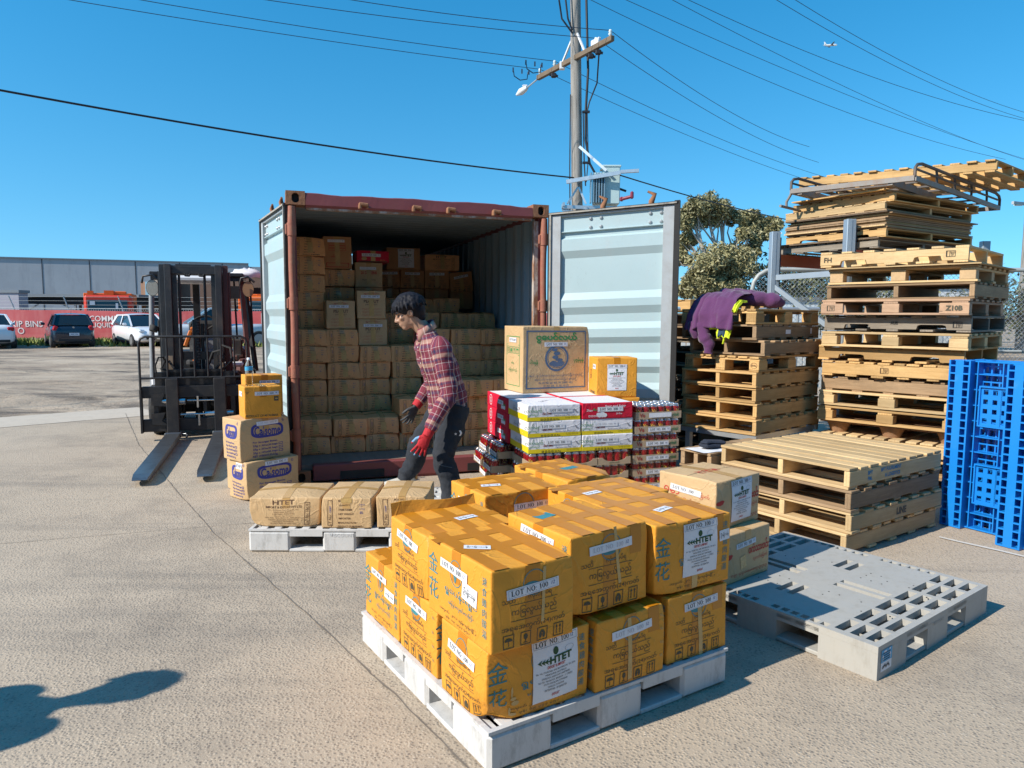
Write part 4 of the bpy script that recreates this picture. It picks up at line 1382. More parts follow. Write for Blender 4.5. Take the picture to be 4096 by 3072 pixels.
# ================================================================== orange cartons on the near pallet
NO, NTH = (-.0714, 2.265), .5686
GO = 'orange cartons on the near white pallet'
def staples(f_name, xs):
 def ex(m, f):
  fn, W, H = f[f_name]
  for k in range(4):
   for dx in (0, .008):
    m.rect(fn, xs + dx, H * (.34 - k * .2), .004, .012, 4, .002, .5)
 return ex
def near_cartons():
 E, S = paint_end, paint_side
 def put(label, a0, a1, b0, b1, z, h, seed, rot=0.0, **kw):
  w, d = a1 - a0, b1 - b0
  p = XY((a0 + a1) / 2, (b0 + b1) / 2, NO, NTH, z)
  pr = {'-y': S if w > d else E, '-x': E if w > d else S}
  if 'prints' in kw:
   pr = kw.pop('prints')
  return carton('carton', label, (w, d, h), p, NTH + rot, prints=pr, seed=seed, group=GO, **kw)
 z0, h = .152, .276
 def torn(m, f):
  fn, W, H = f['-y']
  for x, y, sx, sy in ((-.112, -.055, .012, .007), (-.105, -.072, .016, .010), (-.118, -.03, .004, .022), (-.128, -.10, .006, .016), (-.115, -.115, .018, .006)):
   m.disc(fn, x, y, sx, sy, 4, .003, 7)
 put('orange carton at the near pallet corner with crushed bottom edge and large white shipping sheet', .005, .435, .022, .345, z0, .268, 11, crumple=.008, bulge=0.0099, crush=((-1, -1, -1, .055, .13), (-1, -1, 1, .008, .06)),
  lots=(('-x', .00, .062, .19, dict(ang=-.10, num='12')),), sheets=(('-y', .062, .012, dict(w=.195, h=.225, ang=.03)),), extra=torn)
 put('orange carton in the middle of the near pallet front, lower layer, with faded lot strip', .458, .800, .008, .345, z0, .268, 12, crumple=.006, bulge=0.0043, prints={'-y': E, '-x': S}, crush=((1, -1, 1, .008, .06),),
  lots=(('-y', .0, .070, .20, dict(ang=.06, fade=True)),), clear=(('-y', -.01, .0, .02, .24, .05),), extra=staples('-y', .15))
 put('orange carton at the right end of the near pallet, lower layer, below the boxed sheet', .832, 1.172, .022, .345, z0, .272, 13, crumple=.004, bulge=0.0031, prints={'-y': E, '-x': S},
  lots=(('-y', .015, .085, .19, dict(ang=.05)),), clear=(('-y', .01, -.02, .022, .25, .07),))
 put('orange carton midway along the left side of the near pallet, lower layer', .012, .352, .405, .748, z0, .280, 14, crumple=.005, bulge=0.0056, prints={'-x': E, '-y': S}, crush=((-1, -1, 1, .012, .1),),
  lots=(('-x', .00, .085, .19, dict(ang=-.04, num='12')),), extra=staples('-x', .14))
 put('orange carton at the far left corner of the near pallet, lower layer', .018, .352, .768, 1.155, z0, .286, 15, crumple=.004, bulge=0.0043, prints={'-x': S, '-y': E},
  lots=(('-x', -.02, .080, .17, dict(ang=-.03)),), tags=(('-x', .10, .03, dict(ang=-.05)),))
 put('orange carton buried in the back of the near pallet under two others', .37, .80, .40, .75, z0, .276, 16)
 put('orange carton at the back right of the near pallet, lower layer, mostly hidden', .82, 1.165, .40, .78, z0, .276, 17)
 put('orange carton at the middle back of the near pallet, lower layer, mostly hidden', .37, .80, .78, 1.15, z0, .276, 18)
 put('orange carton at the far back corner of the near pallet, lower layer, mostly hidden', .82, 1.165, .80, 1.15, z0, .276, 19)
 z1 = .431
 put('orange carton nearest the camera on the top layer with two white strips', -.008, .322, -.028, .432, z1, .280, 21, crumple=.004, bulge=0.0043, sag=-.008, crush=((1, -1, 1, .008, .09),),
  lots=(('-y', -.005, .058, .205, dict(ang=.06)), ('-x', -.015, .072, .20, dict(ang=-.04))), tags=(('top', -.075, .015, dict(ang=-.5)), ('-x', .10, .022, dict(ang=-.08, w=.10, h=.06))), clear=(('-y', .035, .03, .012, .19, -.05),))
 put('orange carton in the middle of the top layer front with scuffed edge and faded strip', .355, .735, .045, .445, z1 + .012, .300, 22, rot=.04, crumple=.0065, bulge=0.0068, prints={'-y': E, '-x': S}, crush=((-1, -1, -1, .020, .10), (1, -1, 1, .006, .05)),
  lots=(('-y', .0, .088, .21, dict(ang=.05, fade=True)), ('-x', .00, .110, .21, dict(ang=-.06))), clear=(('-y', .03, .05, .014, .22, .12),),
  extra=lambda m, f: m.rect(f['top'][0], -.10, .08, .085, .055, 2, .002, .2))
 put('orange carton at the right of the top layer front with a glossy taped shipping sheet', .768, 1.186, .032, .430, z1 + .004, .288, 23, rot=-.02, crumple=.005, bulge=0.0062, crush=((-1, -1, -1, .02, .12),),
  sheets=(('-y', .035, .022, dict(w=.185, h=.215, ang=.02)),), tags=(('top', -.02, -.04, dict(ang=.25)), ('-y', .17, .055, dict(w=.06, h=.045, ang=.05))), clear=(('-y', .01, -.05, .03, .18, .03),))
 put('orange carton with raised open flap on the left of the top layer', .000, .405, .455, .800, z1, .262, 24, crumple=.007, bulge=0.0062, prints={'-x': E, '-y': S}, crush=((-1, -1, 1, .03, .16), (-1, -1, -1, .02, .12)),
  lots=(('-x', .00, .075, .19, dict(ang=-.10)),), tags=(('top', .05, -.02, dict(ang=.15)),))
 put('orange carton at the back left of the top layer beside the man', .470, .880, .800, 1.165, z1, .282, 25, rot=-.05, crumple=.004, bulge=0.0043, prints={'-y': E, '-x': S},
  lots=(('-y', .045, .070, .20, dict(ang=.02)), ('-x', .01, .065, .20, dict(ang=-.05))), tags=(('top', -.09, -.02, dict(ang=-.35)),))
 put('orange carton at the back right of the top layer behind the sheeted one', .800, 1.262, .462, .800, z1, .282, 26, crumple=.004, bulge=0.0050, prints={'-y': S, '-x': E},
  lots=(('-x', .02, .065, .19, dict(ang=-.03)),), tags=(('top', -.12, -.03, dict(ang=.1)),))
 put('orange carton farthest back on the top layer, in front of the can trays', .960, 1.290, .87, 1.33, z1, .282, 27, rot=.03, crumple=.008, bulge=0.0074, sag=-.01, prints={'-y': E, '-x': S}, crush=((1, -1, 1, .035, .15), (-1, -1, 1, .02, .12)),
  extra=lambda m, f: m.rect(f['top'][0], .05, .02, .11, .05, 2, .002, .15))
 o = [q for q in COL.objects if q.get('label', '').startswith('orange carton with raised open flap')][0]
 m = MB()
 vs, fs = [], []
 for i in range(9):
  s = i / 8
  x = lerp(-.200, .200, s)
  vs += [(x, .165 + .004 * sin(s * 9), .262), (x, .178 + .008 * sin(s * 7), .262 + .045 + .008 * sin(s * 5 + 1)), (x, .182 + .008 * sin(s * 7), .262 + .045 + .008 * sin(s * 5 + 1)), (x, .170 + .004 * sin(s * 9), .262)]
 for i in range(8):
  for k in range(4):
   a = i * 4
   fs.append((a + k, a + (k + 1) % 4, a + 4 + (k + 1) % 4, a + 4 + k))
 m.add(vs, fs)
 m.build('flap', MATS['card_orange'], o)
near_cartons()
# ================================================================== brown cartons on the low pallet, Calsome stack, tan pair
def other_cartons():
 BR = ('ink_brown', 'pen_blue')
 G = 'brown cartons on the low white pallet'
 carton('carton', 'dented brown carton printed HTET on the left of the low white pallet', (.455, .415, .190), (-1.475, 4.785, .152), .03, 'card_tan', 'tape_pale', 'cross', {'-y': paint_htet, '+x': paint_quantity}, BR, 31, .014, .010, .014, ((-1, -1, -1, .03, .14), (1, -1, -1, .02, .12)), G)
 carton('carton', 'brown carton with QUANTITY table in the middle of the low pallet, lid edge overhanging', (.325, .450, .200), (-1.062, 4.775, .152), -.005, 'card_tan', 'tape_pale', 'cross', {'-y': paint_quantity}, BR, 32, .006, .005, .012, ((1, -1, 1, .016, .1), (-1, -1, 1, .01, .08)), G, clear=(('-y', .0, .085, .07, .03, 0),))
 carton('carton', 'brown carton with QUANTITY table on the right of the low pallet by the man', (.330, .450, .205), (-.712, 4.79, .152), .01, 'card_tan', 'tape_pale', 'cross', {'-y': paint_quantity}, BR, 33, .007, .006, .010, ((1, -1, 1, .022, .14),), G)
 def calsome(m, fn, W, H):
  cx, cy = W * .03, H * .20
  rw, rh = W * .33, H * .17
  P = []
  for r in (1.0, .86):
   q = []
   for i in range(40):
    a = 2 * pi * i / 40
    c, s_ = cos(a), sin(a)
    q.append((cx + (rw * abs(c) ** .5 * (1 if c > 0 else -1)) - (0 if r == 1 else 0) * 1, cy + rh * abs(s_) ** .62 * (1 if s_ > 0 else -1)))
   P.append(q)
  vs, fs = [], []
  for i in range(40):
   x, y = P[0][i]
   k = (1 - .022 / max(rw, .01), 1 - .018 / max(rh, .01))
   vs += [tuple(fn(x, y, .0016)), tuple(fn(cx + (x - cx) * k[0], cy + (y - cy) * k[1], .0016))]
  for i in range(40):
   a, b = 2 * i, 2 * ((i + 1) % 40)
   fs.append((a, b, b + 1, a + 1))
  m.add(vs, fs, 2)
  m.text('Calsome', fn, cx, cy - H * .01, w=rw * 1.62, h=rh * 1.30, m=2, e=.0018, bold=.025)
  m.disc(fn, cx + rw * 1.02, cy + rh * 1.25, .012, .012, 2, .0016, 16, .8); m.text('R', fn, cx + rw * 1.02, cy + rh * 1.25, h=.012, m=2, e=.0016)
  lines = ['For Stronger Bones,', '25g x 30\'sx30 bags', '25g x 20\'sx45 bags', '25g x 10\'sx90 bags', 'NET WEIGHT:22.5 kg']
  for i, s in enumerate(lines):
   y = -H * (.075 + i * .085)
   m.text(s, fn, -W * .02, y, w=W * .50, h=H * .06, m=2, e=.0016, bold=.022)
   if 1 <= i <= 3:
    m.frame(fn, W * .30, y, W * .09, H * .055, .004, 2, .0016)
 B = ('ink_blue', 'ink_dark')
 GC = 'tan cartons stacked beside the container door'
 carton('carton', 'tan Calsome carton at the bottom of the stack by the left door post', (.47, .30, .325), (-2.09, 5.99, .005), .80, 'card_tan', 'tape_pale', 'single', {'-y': calsome, '-x': calsome}, B, 41, .012, .009, -.01, ((-1, -1, 1, .02, .14), (-1, -1, -1, .03, .16)), GC,
     lots=(('-y', .03, .135, .20, dict(ang=.03, num='15')), ('-x', .04, .12, .10, dict(h=.05))))
 carton('carton', 'tan Calsome carton second in the stack with creased strip under its flap', (.45, .29, .345), (-2.15, 6.005, .328), .84, 'card_tan', 'tape_pale', 'single', {'-y': calsome, '-x': calsome}, B, 42, .009, .008, -.008, ((-1, -1, 1, .018, .14), (1, -1, 1, .015, .12)), GC,
     lots=(('-y', .015, .130, .20, dict(ang=.04, fade=True, num='15')),))
 carton('carton', 'plain tan carton standing behind the two Calsome cartons', (.26, .26, .46), (-2.31, 6.21, .005), .78, 'card_tan', 'tape_pale', 'single', {}, B, 43, .008, .006, group=GC)
 def myan(m, fn, W, H):
  m.text('PRODUCT OF MYANMAR', fn, -.01, -H * .42, w=W * .88, h=H * .075, m=3, e=.0016, bold=.01)
  m.rect(fn, W * .36, H * .10, .036, .038, 3, .0016); m.disc(fn, W * .36, H * .10, .012, .006, 4, .002, 10)
  m.text('SP', fn, -W * .42, H * .31, h=.02, m=3, e=.0016)
 carton('carton', 'bright orange carton printed PRODUCT OF MYANMAR on top of the Calsome stack', (.29, .26, .262), (-2.11, 5.985, .674), .53, 'card_orange', 'tape_amber', 'single', {'-y': myan}, ('ink_teal', 'ink_dark'), 44, .005, .004, group=GC,
     lots=(('-y', .03, .073, .19, dict(num='18')), ('-x', .0, .068, .12, dict(fade=True, h=.04))), clear=(('top', 0, 0, .05, .25, 0),))
 carton('carton', 'smaller orange carton with lot strip behind the water bottle', (.30, .20, .33), (-2.19, 6.27, .672), .60, 'card_orange', 'tape_amber', 'single', {}, ('ink_teal', 'ink_dark'), 45, .004, .004, group=GC, lots=(('-y', .04, .105, .17, dict(num='18')),))
 carton('carton', 'plain tan carton hidden under the bottle carton, behind the Calsome stack', (.26, .20, .663), (-2.17, 6.29, .006), .60, 'card_tan', 'tape_pale', 'single', {}, B, 46, .006, .004, group=GC)
 def red1(m, fn, W, H):
  m.text('ဝက်သားဝင်း', fn, W * .24, H * .12, w=W * .46, h=H * .22, m=2, e=.0016, bold=.03)
  m.text('လ္လက်ခြောက်', fn, W * .28, -H * .12, w=W * .34, h=H * .12, m=2, e=.0016)
  m.text('၀၉ ၄၄၀၈၈၈၇၇၇၃', fn, W * .05, -H * .36, w=W * .8, h=H * .07, m=2, e=.0016)
  m.disc(fn, -W * .42, H * .05, .03, .012, 2, .0016, 9); m.disc(fn, -W * .38, H * .08, .02, .008, 2, .0016, 9)
 def red2(m, fn, W, H):
  for x, y, s in ((-.25, .16, 'ဓော'), (.30, .15, 'ခြောက်'), (-.05, -.02, 'ပုဇွန်ခြောက်'), (-.05, -.18, 'စီမံထုတ်')):
   m.text(s, fn, W * x, H * y, h=H * .14, m=2, e=.0016)
 def red_top(m, f):
  fn, W, H = f['top']
  icons(m, fn, -.02, .0, .045, .06, 2, 3, 'ugh')
 G2 = 'tan cartons with red writing'
 RD = ('ink_red', 'ink_dark')
 th2 = .6532
 p = XY(.235, .985, (1.5455, 2.9055), th2, .152)
 carton('carton', 'lower tan carton with red writing resting on the grey pallet corner', (.40, .36, .262), p, th2 + .01, 'card_tan', 'tape_pale', 'single', {'-y': red1, '-x': red2}, RD, 51, .005, .004, group=G2, lots=(('-y', -.02, .065, .17, dict(ang=.05, num='33')),), clear=(('-y', -.04, -.03, .05, .07, .2),))
 p = XY(.255, 1.075, (1.5455, 2.9055), th2, .415)
 carton('carton', 'upper tan carton with red writing and white shipping sheet, above the grey pallet', (.40, .37, .262), p, th2 + .03, 'card_tan', 'tape_pale', 'single', {'-y': red1, '-x': red2}, RD, 52, .009, .006, group=G2, crush=((-1, -1, 1, .016, .12),),
     lots=(('-x', .0, .055, .20, dict(ang=-.08, num='')),), sheets=(('-y', .02, .01, dict(w=.185, h=.22, ang=.02, num='33')),), extra=red_top)
other_cartons()
# ================================================================== big carton and orange pair on the can stack
SO, STH = (.12, 5.31), .31
def stack_top():
 def big_front(m, fn, W, H):
  m.frame(fn, .0, .0, W * .90, H * .88, .011, 2, .0014)
  m.text('ငွေပင်လယ်', fn, .0, H * .33, w=W * .62, h=H * .17, m=3, e=.0016, bold=.045)
  m.disc(fn, .0, H * .02, H * .20, H * .20, 2, .0014, 40, .84)
  m.disc(fn, .0, H * .02, H * .155, H * .155, 2, .0013, 30, .95)
  for x, y, rx, ry in ((-.02, .09, .035, .02), (.0, .05, .045, .022), (-.015, .01, .04, .022), (.02, -.02, .05, .018), (-.03, -.055, .05, .03), (.03, -.06, .055, .032), (.0, -.075, .06, .022)):
   m.disc(fn, x * H * 1.9, H * .02 + y * H * 1.4, rx * H * 1.3, ry * H * 1.3, 2, .0016, 14)
  m.text('ငါးမုန့်', fn, -W * .34, -H * .04, h=H * .085, m=3, e=.0016, bold=.02)
  m.text('ပုဇွန်မုန့်', fn, W * .34, -H * .02, h=H * .085, m=3, e=.0016, bold=.02)
  m.text('အမှတ် ၂၁၄၊ ဗိုလ်တထောင်ဘုရားလမ်း၊ ပုဇွန်တောင်မြို့နယ်၊ ရန်ကုန်မြို့', fn, 0, -H * .245, w=W * .82, h=H * .06, m=2, e=.0016)
  m.text('အမှတ် ၁၁၆၊ ၁၅လမ်း၊ လမ်းမတော်မြို့နယ်၊ ရန်ကုန်မြို့', fn, 0, -H * .305, w=W * .64, h=H * .055, m=2, e=.0016)
  m.text('Ph: 09 940 661 803, 09 258851 451,', fn, 0, -H * .358, w=W * .52, h=H * .036, m=2, e=.0016, bold=.01)
  m.text('01 251 625 , 01 901 03 99', fn, 0, -H * .405, w=W * .38, h=H * .034, m=2, e=.0016, bold=.01)
 def big_side(m, fn, W, H):
  m.frame(fn, .0, -H * .03, W * .70, H * .76, .006, 3, .0014)
  icons(m, fn, .0, H * .14, W * .13, W * .16, 3, 4, 'ahgu')
  m.rect(fn, 0, H * .065, W * .68, .004, 3, .0014); m.rect(fn, 0, H * .22, W * .68, .004, 3, .0014)
  m.text('မစ်ရ', fn, 0, -H * .06, h=H * .07, m=3, e=.0016)
  m.text('ကြေလွယ်သည်', fn, 0, -H * .17, w=W * .46, h=H * .08, m=3, e=.0016)
 p = XY(.50, .965, SO, STH, .868)
 carton('carton', 'large tan carton printed with a blue ring emblem and green headline, on the drink stack', (.635, .400, .565), p, STH + .10, 'card_tan', 'tape_pale', 'single', {'-y': big_front, '-x': big_side}, ('ink_steel', 'ink_green'), 61, .006, .004, crush=((1, -1, 1, .012, .1),),
     lots=(('-y', -.01, .13, .22, dict(num='03')), ('-x', .0, .165, .15, dict(h=.04, num='03'))))
 def orange_left(m, fn, W, H):
  m.frame(fn, -.04, H * .1, .04, .05, .006, 3, .0016); m.rect(fn, -.04, -.005, .03, .035, 3, .0016)
  m.text('MYANMAR', fn, .02, -H * .40, w=W * .55, h=.028, m=3, e=.0016, bold=.01)
 G3 = 'orange cartons on the drink stack'
 p = XY(.985, .60, SO, STH, .497)
 carton('carton', 'orange carton set low behind the can trays, under the one with a sheet', (.37, .33, .345), p, STH - .18, 'card_orange', 'tape_amber', 'single', {}, ('ink_teal', 'ink_dark'), 62, .005, .004, group=G3)
 p = XY(.975, .605, SO, STH, .846)
 carton('carton', 'orange carton with white shipping sheet beside the large tan carton', (.345, .31, .330), p, STH - .20, 'card_orange', 'tape_amber', 'single', {'-x': orange_left}, ('ink_teal', 'ink_dark'), 63, .004, .003, group=G3,
     sheets=(('-y', .0, .0, dict(w=.165, h=.215, num='28')),), lots=(('-x', .08, .09, .10, dict(h=.04, num='')),))
stack_top()
# ================================================================== tea cartons and can trays
def drink_stack():
 def tea_front(m, fn, W, H):
  m.rect(fn, 0, -H * .37, W * .998, H * .25, 1, .0010, nu=8)
  m.text('လက်ဖက်', fn, -W * .40, H * .18, h=H * .30, m=2, e=.0016)
  m.text('ရွှေအရည်', fn, -W * .40, -H * .10, h=H * .26, m=2, e=.0016)
  m.text('Shan Shwe', fn, -W * .14, -H * .03, w=W * .17, h=H * .16, m=3, e=.0016, slant=.2, bold=.02)
  m.text('Fermented Tea Leaf', fn, W * .20, -H * .16, w=W * .40, h=H * .13, m=4, e=.0016)
  for k in (-.26, -.20, -.14, -.08):
   m.frame(fn, W * (k + .02) - .0, -H * .41, .016, .014, .003, 5, .0018)
  m.text('20 Pcs', fn, W * .04, -H * .41, w=W * .12, h=H * .10, m=5, e=.0018, bold=.02)
  m.text('Net Weight : 200 GX (4 KG)', fn, W * .33, -H * .31, w=W * .24, h=H * .055, m=5, e=.0018); m.text('Gross Weight : 200 GX (4.5 KG)', fn, W * .33, -H * .38, w=W * .24, h=H * .055, m=5, e=.0018)
  m.add([tuple(fn(W * x, H * y, .0016)) for x, y in ((.37, .25), (.40, .05), (.43, .02), (.42, .12))], [(0, 1, 2, 3)], 4)
  m.add([tuple(fn(W * x, H * y, .0016)) for x, y in ((.41, .02), (.47, .0), (.45, -.05), (.41, -.03))], [(0, 3, 2, 1)], 4)
 def tea_side(m, fn, W, H):
  m.rect(fn, 0, -H * .30, W * .998, H * .39, 1, .0010, nu=6)
  m.text('ရွှေ', fn, W * .1, H * .1, h=H * .26, m=3, e=.0016); m.text('Golden', fn, -W * .15, H * .2, h=H * .12, m=4, e=.0016)
 def red_front(m, fn, W, H):
  m.text('Sour and Spicy', fn, W * .15, H * .28, w=W * .42, h=H * .17, m=1, e=.0016, slant=.15, bold=.02)
  m.text('Shan', fn, -W * .36, H * .05, h=H * .16, m=1, e=.0016, slant=.2)
  m.text('20 Pcs', fn, W * .22, -H * .20, w=W * .12, h=H * .10, m=1, e=.0016, bold=.02)
  for k in range(4):
   m.frame(fn, -W * (.36 - k * .05), -H * .32, .016, .014, .003, 1, .0018)
  for x, y, r in ((-.16, -.26, .022), (-.11, -.24, .024), (-.19, -.22, .016), (-.06, -.28, .018)):
   m.disc(fn, W * x, H * y, r, r * .9, 1, .002, 12)
  for k in range(5):
   m.add([tuple(fn(-W * .30 + .02 * k, H * .05, .0018)), tuple(fn(-W * .27 + .02 * k, H * (.2 - .06 * k), .0018)), tuple(fn(-W * .25 + .01 * k, H * .02, .0018))], [(0, 1, 2)], 2)
 def red_side(m, fn, W, H):
  m.disc(fn, -W * .30, 0, H * .34, H * .38, 1, .0016, 24, .88)
  m.disc(fn, -W * .30, 0, H * .12, H * .2, 1, .0016, 14, .6)
  for x in (.30, .36, .24):
   m.disc(fn, W * x, -H * .2, .02, .018, 1, .0016, 10); m.disc(fn, W * x + .01, -H * .02, .016, .012, 2, .0016, 9)
 TM = lambda card: [MATS[card], MATS['ink_yellow'] if card == 'card_white' else MATS['paper'], MATS['ink_green'], MATS['ink_maroon'], MATS['ink_grey'], MATS['ink_black']]
 def flat_carton(label, a, b, z, w, d, h, kind, seed, rot=0.0, lots=(), group=None):
  f = face_fns(w, d, h); warp = box_warp(w, d, h, seed, .003, .003)
  m = MB(); m.warp = warp
  carton_body(m, w, d, h, 0, 7, .004)
  if kind == 'tea':
   tea_front(m, f['-y'][0], w, h); tea_side(m, f['-x'][0], d, h)
   m.text('Shan Shwe', f['top'][0], 0, 0, w=.14, h=.04, m=4, e=.0016, slant=.2, ang=.8)
  else:
   red_front(m, f['-y'][0], w, h); red_side(m, f['-x'][0], d, h)
   m.rect(f['top'][0], 0, 0, w * .95, d * .95, 1, .0012, nu=6, nv=6)
  o = m.build('carton', TM('card_white' if kind == 'tea' else 'card_red'))
  p = XY(a + w / 2, b + d / 2, SO, STH, z)
  o.location = p; o.rotation_euler = (0, 0, STH + rot)
  tag(o, label, 'carton', group)
  for l in lots:
   lot_sticker(f, warp, o, *l[:4], **(l[4] if len(l) > 4 else {}))
 zb = .497
 hh = .1205
 for r in range(3):
  nm = ['bottom', 'middle', 'top'][r]
  flat_carton('white and yellow tea leaf carton at the left front, %s of three' % nm, -.008 * (r - 1), -.005, zb + r * .122, .425, .46, hh, 'tea', 71 + r, .01 * (r - 1),
     (('-y', [.02, -.02, .05][r], .018, .20, dict(num='01')), ('-x', -.03, .005, .15, dict(num='01', h=.035))), 'fermented tea leaf cartons')
  if r < 2:
   flat_carton('white and yellow tea leaf carton right of centre, %s of two under the red one' % ('lower' if r == 0 else 'upper'), .438, -.012 + .01 * r, zb + r * .122, .425, .46, hh, 'tea', 75 + r, 0,
      (('-y', -.02, .018, .20, dict(num='01', fade=(r == 1))),), 'fermented tea leaf cartons')
  flat_carton('red side carton behind the tea cartons facing the container, %s of three' % nm, -.012, .462, zb + r * .122, .43, .60, hh, 'red', 79 + r, 0, (('-x', .11, .012, .16, dict(num='01', h=.035)),), 'red cartons on the drink stack')
  flat_carton('red carton at the inner back of the drink stack, %s of three' % nm, .43, .462, zb + r * .122, .42, .60, hh, 'red', 83 + r, 0, (), 'red cartons on the drink stack')
 flat_carton('red Sour and Spicy carton with white top at the front of the drink stack', .438, -.008, zb + 2 * .122, .425, .46, hh, 'red', 78, -.01, (('-y', .02, .012, .215, dict(num='01')),), 'red cartons on the drink stack')
 M('can_red', (.42, .012, .018), .25, .55, var=.1)
 M('can_alu', (.75, .75, .76), .22, .9, var=.05)
 M('can_gold', (.60, .42, .05), .35, .4)
 M('tray_card', (.42, .31, .20), .5, var=.12)
 M('ink_can', (.30, .05, .03), .7)
 M('ink_cangreen', (.06, .16, .06), .7)
 r = .033
 H = .108
 m = MB()
 m.lathe([(r * .78, .0), (r * .95, .006), (r, .012), (r, H - .016), (r * .82, H - .003), (r * .86, H), (r * .80, H - .0005), (r * .76, H - .006), (0.0001, H - .006)], 16, mats=[1, 1, 0, 1, 1, 1, 1, 1])
 for a0 in (0, pi):
  fn = lambda u, v, e: ((r + e) * cos(a0 - pi / 2 + u / r), (r + e) * sin(a0 - pi / 2 + u / r), v)
  m.text('Ve', fn, 0, .058, h=.026, m=2, e=.0008, bold=.03)
  m.disc(fn, .0, .035, .012, .006, 2, .0007, 10)
 CAN = m.mesh('can', [MATS['can_red'], MATS['can_alu'], MATS['can_gold']])
 def tray_mesh(nx, ny, oval):
  w, d, hz, t = nx * 2 * r + .010, ny * 2 * r + .010, .052, .004
  m = MB()
  m.box(0, 0, .002, w, d, .004, 0)
  for sgn in (-1, 1):
   m.box(sgn * (w / 2 - t / 2), 0, .004 + hz / 2, t, d, hz, 0)
   if oval:     # front with a dipped opening
    def fn(u, v, e, s_=sgn):
     return (u * (1 if s_ < 0 else -1), s_ * (d / 2 - e), v)
    K = 18
    q = []
    for i in range(K + 1):
     u = lerp(-w / 2 + t, w / 2 - t, i / K)
     dip = max(0, 1 - (u / (w * .36)) ** 2) ** .5 * .032
     q.append((u, .004 + hz - dip))
    pts = [(-w / 2 + t, .004), (w / 2 - t, .004)] + q[::-1]
    vs = []; n = len(pts)
    lo = [(x, .004) for x, _ in q]
    vs = [fn(x, .004, 0) for x, _ in q] + [fn(x, y, 0) for x, y in q] + [fn(x, .004, t) for x, _ in q] + [fn(x, y, t) for x, y in q]
    k = K + 1; fs = []
    for i in range(K):
     fs += [(i, i + 1, k + i + 1, k + i), (2 * k + i + 1, 2 * k + i, 3 * k + i, 3 * k + i + 1), (k + i, k + i + 1, 3 * k + i + 1, 3 * k + i)]
    m.add(vs, fs, 0)
    m.text('GREEN CHERRY', lambda u, v, e: (u, -d / 2 - e, v), 0, .014, w=w * .34, h=.012, m=2, e=.001)
   else:
    m.box(0, sgn * (d / 2 - t / 2), .004 + hz / 2, w - 2 * t, t, hz, 0)
  if not oval:
   g = lambda u, v, e: (u, -d / 2 - e, v)
   m.text('Ve', g, -w * .36, .03, h=.034, m=1, e=.001, bold=.05); m.text('rink', g, w * .38, .03, h=.028, m=2, e=.001, bold=.03, slant=.2)
   m.rect(lambda u, v, e: (-w / 2 - e, -u, v), 0, .03, d * .4, .03, 2, .001)
  return m.mesh('tray', [MATS['tray_card'], MATS['ink_can'], MATS['ink_cangreen']]), w, d, hz
 TL = tray_mesh(6, 4, False); TO = tray_mesh(4, 6, True)
 GT = 'shrink wrapped trays of red cans'
 film = glass_mat('shrink_film', (1, 1, 1), .12)
 ff = NT('film_sheet')
 tr = ff.n('BsdfTransparent'); gl = ff.n('BsdfGlossy'); gl.inputs['Roughness'].default_value = .12
 mx = ff.n('MixShader'); mx.inputs[0].default_value = .07
 out = [n for n in ff.t.nodes if n.type == 'OUTPUT_MATERIAL'][0]
 ff.l(tr.outputs[0], mx.inputs[1]); ff.l(gl.outputs[0], mx.inputs[2]); ff.l(mx.outputs[0], out.inputs[0])
 ff.bump(ff.noise(18, ff.obj((1, 1, .4)), 4), .8, .03)
 bn = [n for n in ff.t.nodes if n.type == 'BUMP'][0]
 ff.l(bn.outputs[0], gl.inputs['Normal'])
 def tray(label, a, b, z, T, turn=0, lot=None, full=False, only=None):
  me, w, d, hz = T
  nx, ny = (6, 4) if T is TL else (4, 6)
  p = XY(a, b, SO, STH, z)
  root = inst('can_tray', me, None, p, STH + turn)
  tag(root, label, 'can tray', GT)
  for i in range(nx):
   for j in range(ny):
    if not full and not (j == 0 or i == 0 or (turn and j == ny - 1)):
     continue
    inst('can', CAN, root, ((i - (nx - 1) / 2) * 2 * r, (j - (ny - 1) / 2) * 2 * r, .004), random.uniform(0, 6.28))
  m = MB()
  fz = .004 + H
  m.box(0, 0, fz / 2 + .002, w + .006, d + .006, fz + .004, 0, .012)
  m.build('wrap', ff.m, root)
  if lot is not None:
   m = MB()
   fn = lambda u, v, e: (u, -d / 2 - .004 - e, v)
   m.rect(fn, lot[0], .030, .20, .036, 0, .0014, lot[2], nu=4)
   if lot[1] != 'blank':
    g = lambda u, v, e: fn(lot[0] + u, .030 + v, e)
    m.frame(g, 0, 0, .188, .029, .001, 2, .002)
    m.flat(serif_geo('LOT NO; 100'), g, -.014, 0, h=.020, w=.135, m=1, e=.0022, ang=lot[2])
    m.text(lot[1], g, .078, .002, h=.013, m=3, e=.0024, slant=.25)
   m.build('lot_sticker', [MATS['paper'], MATS['ink_black'], MATS['ink_grey'], MATS['pen_blue']], root)
 zr = .152
 hgt = .1135
 ordn = ['lowest', 'second', 'third', 'fourth', 'fifth', 'topmost']
 for k in range(6):
  tray('can tray in the right front column of the drink stack, %s from the pallet' % ordn[k], 1.085 + [.012, 0, -.006, -.004, .006, .012][k], .138 + .006 * (k % 2), zr + k * hgt, TL, .012 * (k % 3 - 1),
    (0.01 if k else 0, ['06', '06', '05', '06', '10', 'blank'][k], .01), full=(k >= 4))
  if k < 5:
   tray('can tray behind the right front column, %s from the pallet' % ordn[k], 1.07, .42, zr + k * hgt, TL, 0)
